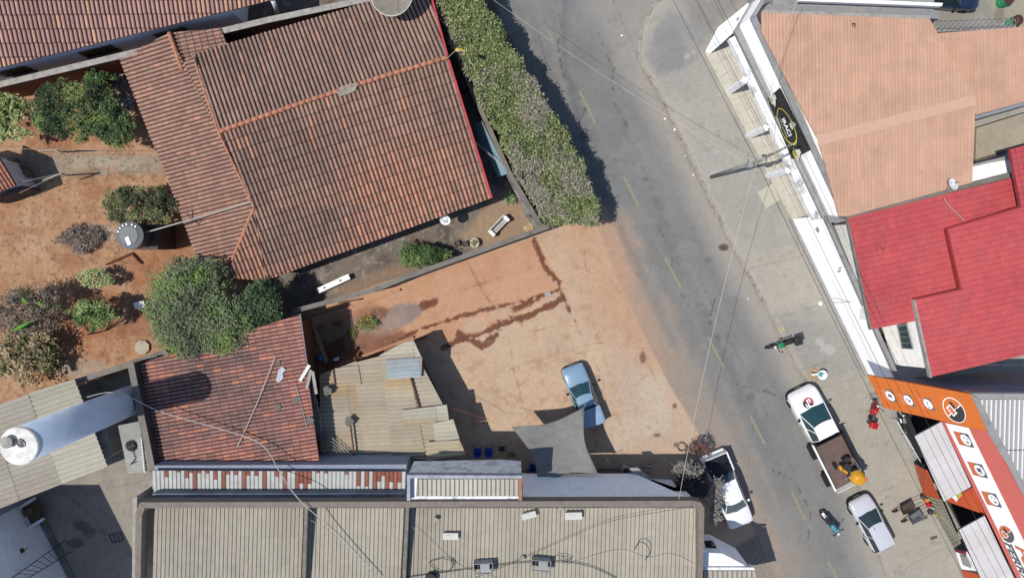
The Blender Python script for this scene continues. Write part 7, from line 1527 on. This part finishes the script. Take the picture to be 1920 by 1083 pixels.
# wheeled cart / tub on pavement with straw
t = thing('tub_cart', 'round white tub holding teal cloth and papers standing on the pavement with straw litter', 'tub', base_of(1541, 703)); p = W(1543, 703, .7)
mb = MB(); mb.lathe([(.20, 0), (.30, .62), (.33, .64), (.31, .60), (.001, .5)], 22, (p.x, p.y, 0)); mb.build('tub', M_SIGNW, t, smooth=False)
mb = MB(); mb.ball((p.x-.08, p.y+.04, .60), .18, .16, .10, 10); mb.build('cloth', mat('teal_cloth', C(70, 175, 180)), t, smooth=True)
mb = MB(); mb.box((p.x+.1, p.y+.02, .70), (.26, .16, .03), .5, .15); mb.box((p.x+.02, p.y-.14, .69), (.2, .14, .03), .9, -.1); mb.build('paper', M_WHITE, t)
mb = MB(); mb.box((p.x-.48, p.y+.02, .5), (.4, .1, .04), .1); mb.build('handle', M_SIGNW, t)
nn = 260; pp = np.array([tuple(W(1528+random.gauss(0, 6), 700+random.gauss(0, 7), .12)) for _ in range(nn)]); o = leaves(pp, None, pal(nn, [(184, 150, 100), (160, 130, 90), (196, 172, 130)]), .06, 'straw_litter', None); tag(o, 'loose straw litter on the pavement left of the white tub', 'straw')
nn = 40; pp = np.array([tuple(W(1467+random.gauss(0, 3), 618+random.gauss(0, 3), .12)) for _ in range(nn)]); o = leaves(pp, None, pal(nn, [(190, 180, 110)]), .05, 'leaf_scrap', None); tag(o, 'small yellowish leaf scrap on the pavement above the green motorcycle', 'leaves')
# green drums and razor wire
for i, (a, b) in enumerate([((1877, 6), (1888, -6)), ((1893, 45), (1912, 36))]):
    p = W(*a, .15); t = thing('green_drum', ['green drum cut by the top edge at the right', 'green drum with dark rusty lid by the razor wire'][i], 'drum', (p.x, p.y, 0), 0, 'green drums')
    mb = MB(); mb.lathe([(.33, 0), (.33, .40), (.35, .42), (.33, .44), (.33, .9)], 22); mb.build('barrel', mat('drum_green', C(44, 170, 112), rough=.5, dirt=C(140, 200, 170), dirt_amt=.5), t, local=True, smooth=False)
    mb = MB(); mb.cyl((0, 0, .9), (0, 0, .93), .34, .34, 22); mb.build('lid', mat('rust_lid', C(92, 50, 48)), t, local=True)
mb = MB(); A, B = W(1748, 50, 3.4), W(1900, 44, 3.4); d = B-A
for k in range(30): s = (k+.5)/30; mb.torus(A+d*s+Vector((0, 0, .25)), (d.normalized()+Vector((0, .5*(-1)**k, 0))).normalized(), .26, .014, 18, 4)
w_ = thing('razor_wire', 'coils of shiny razor wire along the wall above the pink annex', 'razor wire', base_of(1820, 46)); mb.build('wire_coil', M_RIM, w_)
mb = MB(); line_prism(mb, (1750, 57), (1905, 50), .22, 3.1, 0); mb.build('support_wall', M_GREYP, w_)
# small ground details
for i, (x, y, r_) in enumerate([(1247, 223, .07), (1265, 243, .08), (1300, 328, .06), (1166, 67, .07), (1285, 292, .05), (1403, 560, .05)]):
    mb = MB(); mb.box(W(x, y, .05), (r_*2, r_*1.4, .06), i); o = mb.build('litter_piece', M_SIGNW); tag(o, 'tiny white scrap of litter lying in the gutter of the road', 'litter', 'litter along the road')

# loose leaves and crumbs on the soil, the lot and along the hedge foot
def scatter(name, label, poly, n, cols, sz, z=.02, dens=None):
    xs = [p[0] for p in poly]; ys = [p[1] for p in poly]; P = []
    x = RNG.uniform(min(xs), max(xs), n*4); y = RNG.uniform(min(ys), max(ys), n*4); k = inpoly(x, y, poly); x, y = x[k][:n], y[k][:n]
    P = np.array([tuple(W(a, b, z+random.random()*.04)) for a, b in zip(x, y)]); k = fbm(P[:, 0], P[:, 1], .8, 14, 3)+RNG.normal(0, .08, len(P)) > .52; P = P[k]
    o = leaves(P, None, pal(len(P), cols), sz, name, None); tag(o, label, 'litter', None, 'stuff')
scatter('dry_leaf_litter', 'dry leaves and crumbs scattered over the orange garden soil', [(0, 200), (250, 130), (330, 340), (380, 480), (300, 660), (150, 700), (0, 720)], 9000, [(120, 84, 60), (150, 112, 80), (90, 66, 50), (196, 164, 128)], .035, .05)
scatter('twig_litter', 'fine debris scattered on the dirty lot beside the buildings', [(560, 590), (1000, 450), (1080, 600), (1290, 850), (900, 860), (800, 700), (600, 690)], 2600, [(120, 84, 62), (160, 118, 90), (214, 184, 156)], .028, .01)
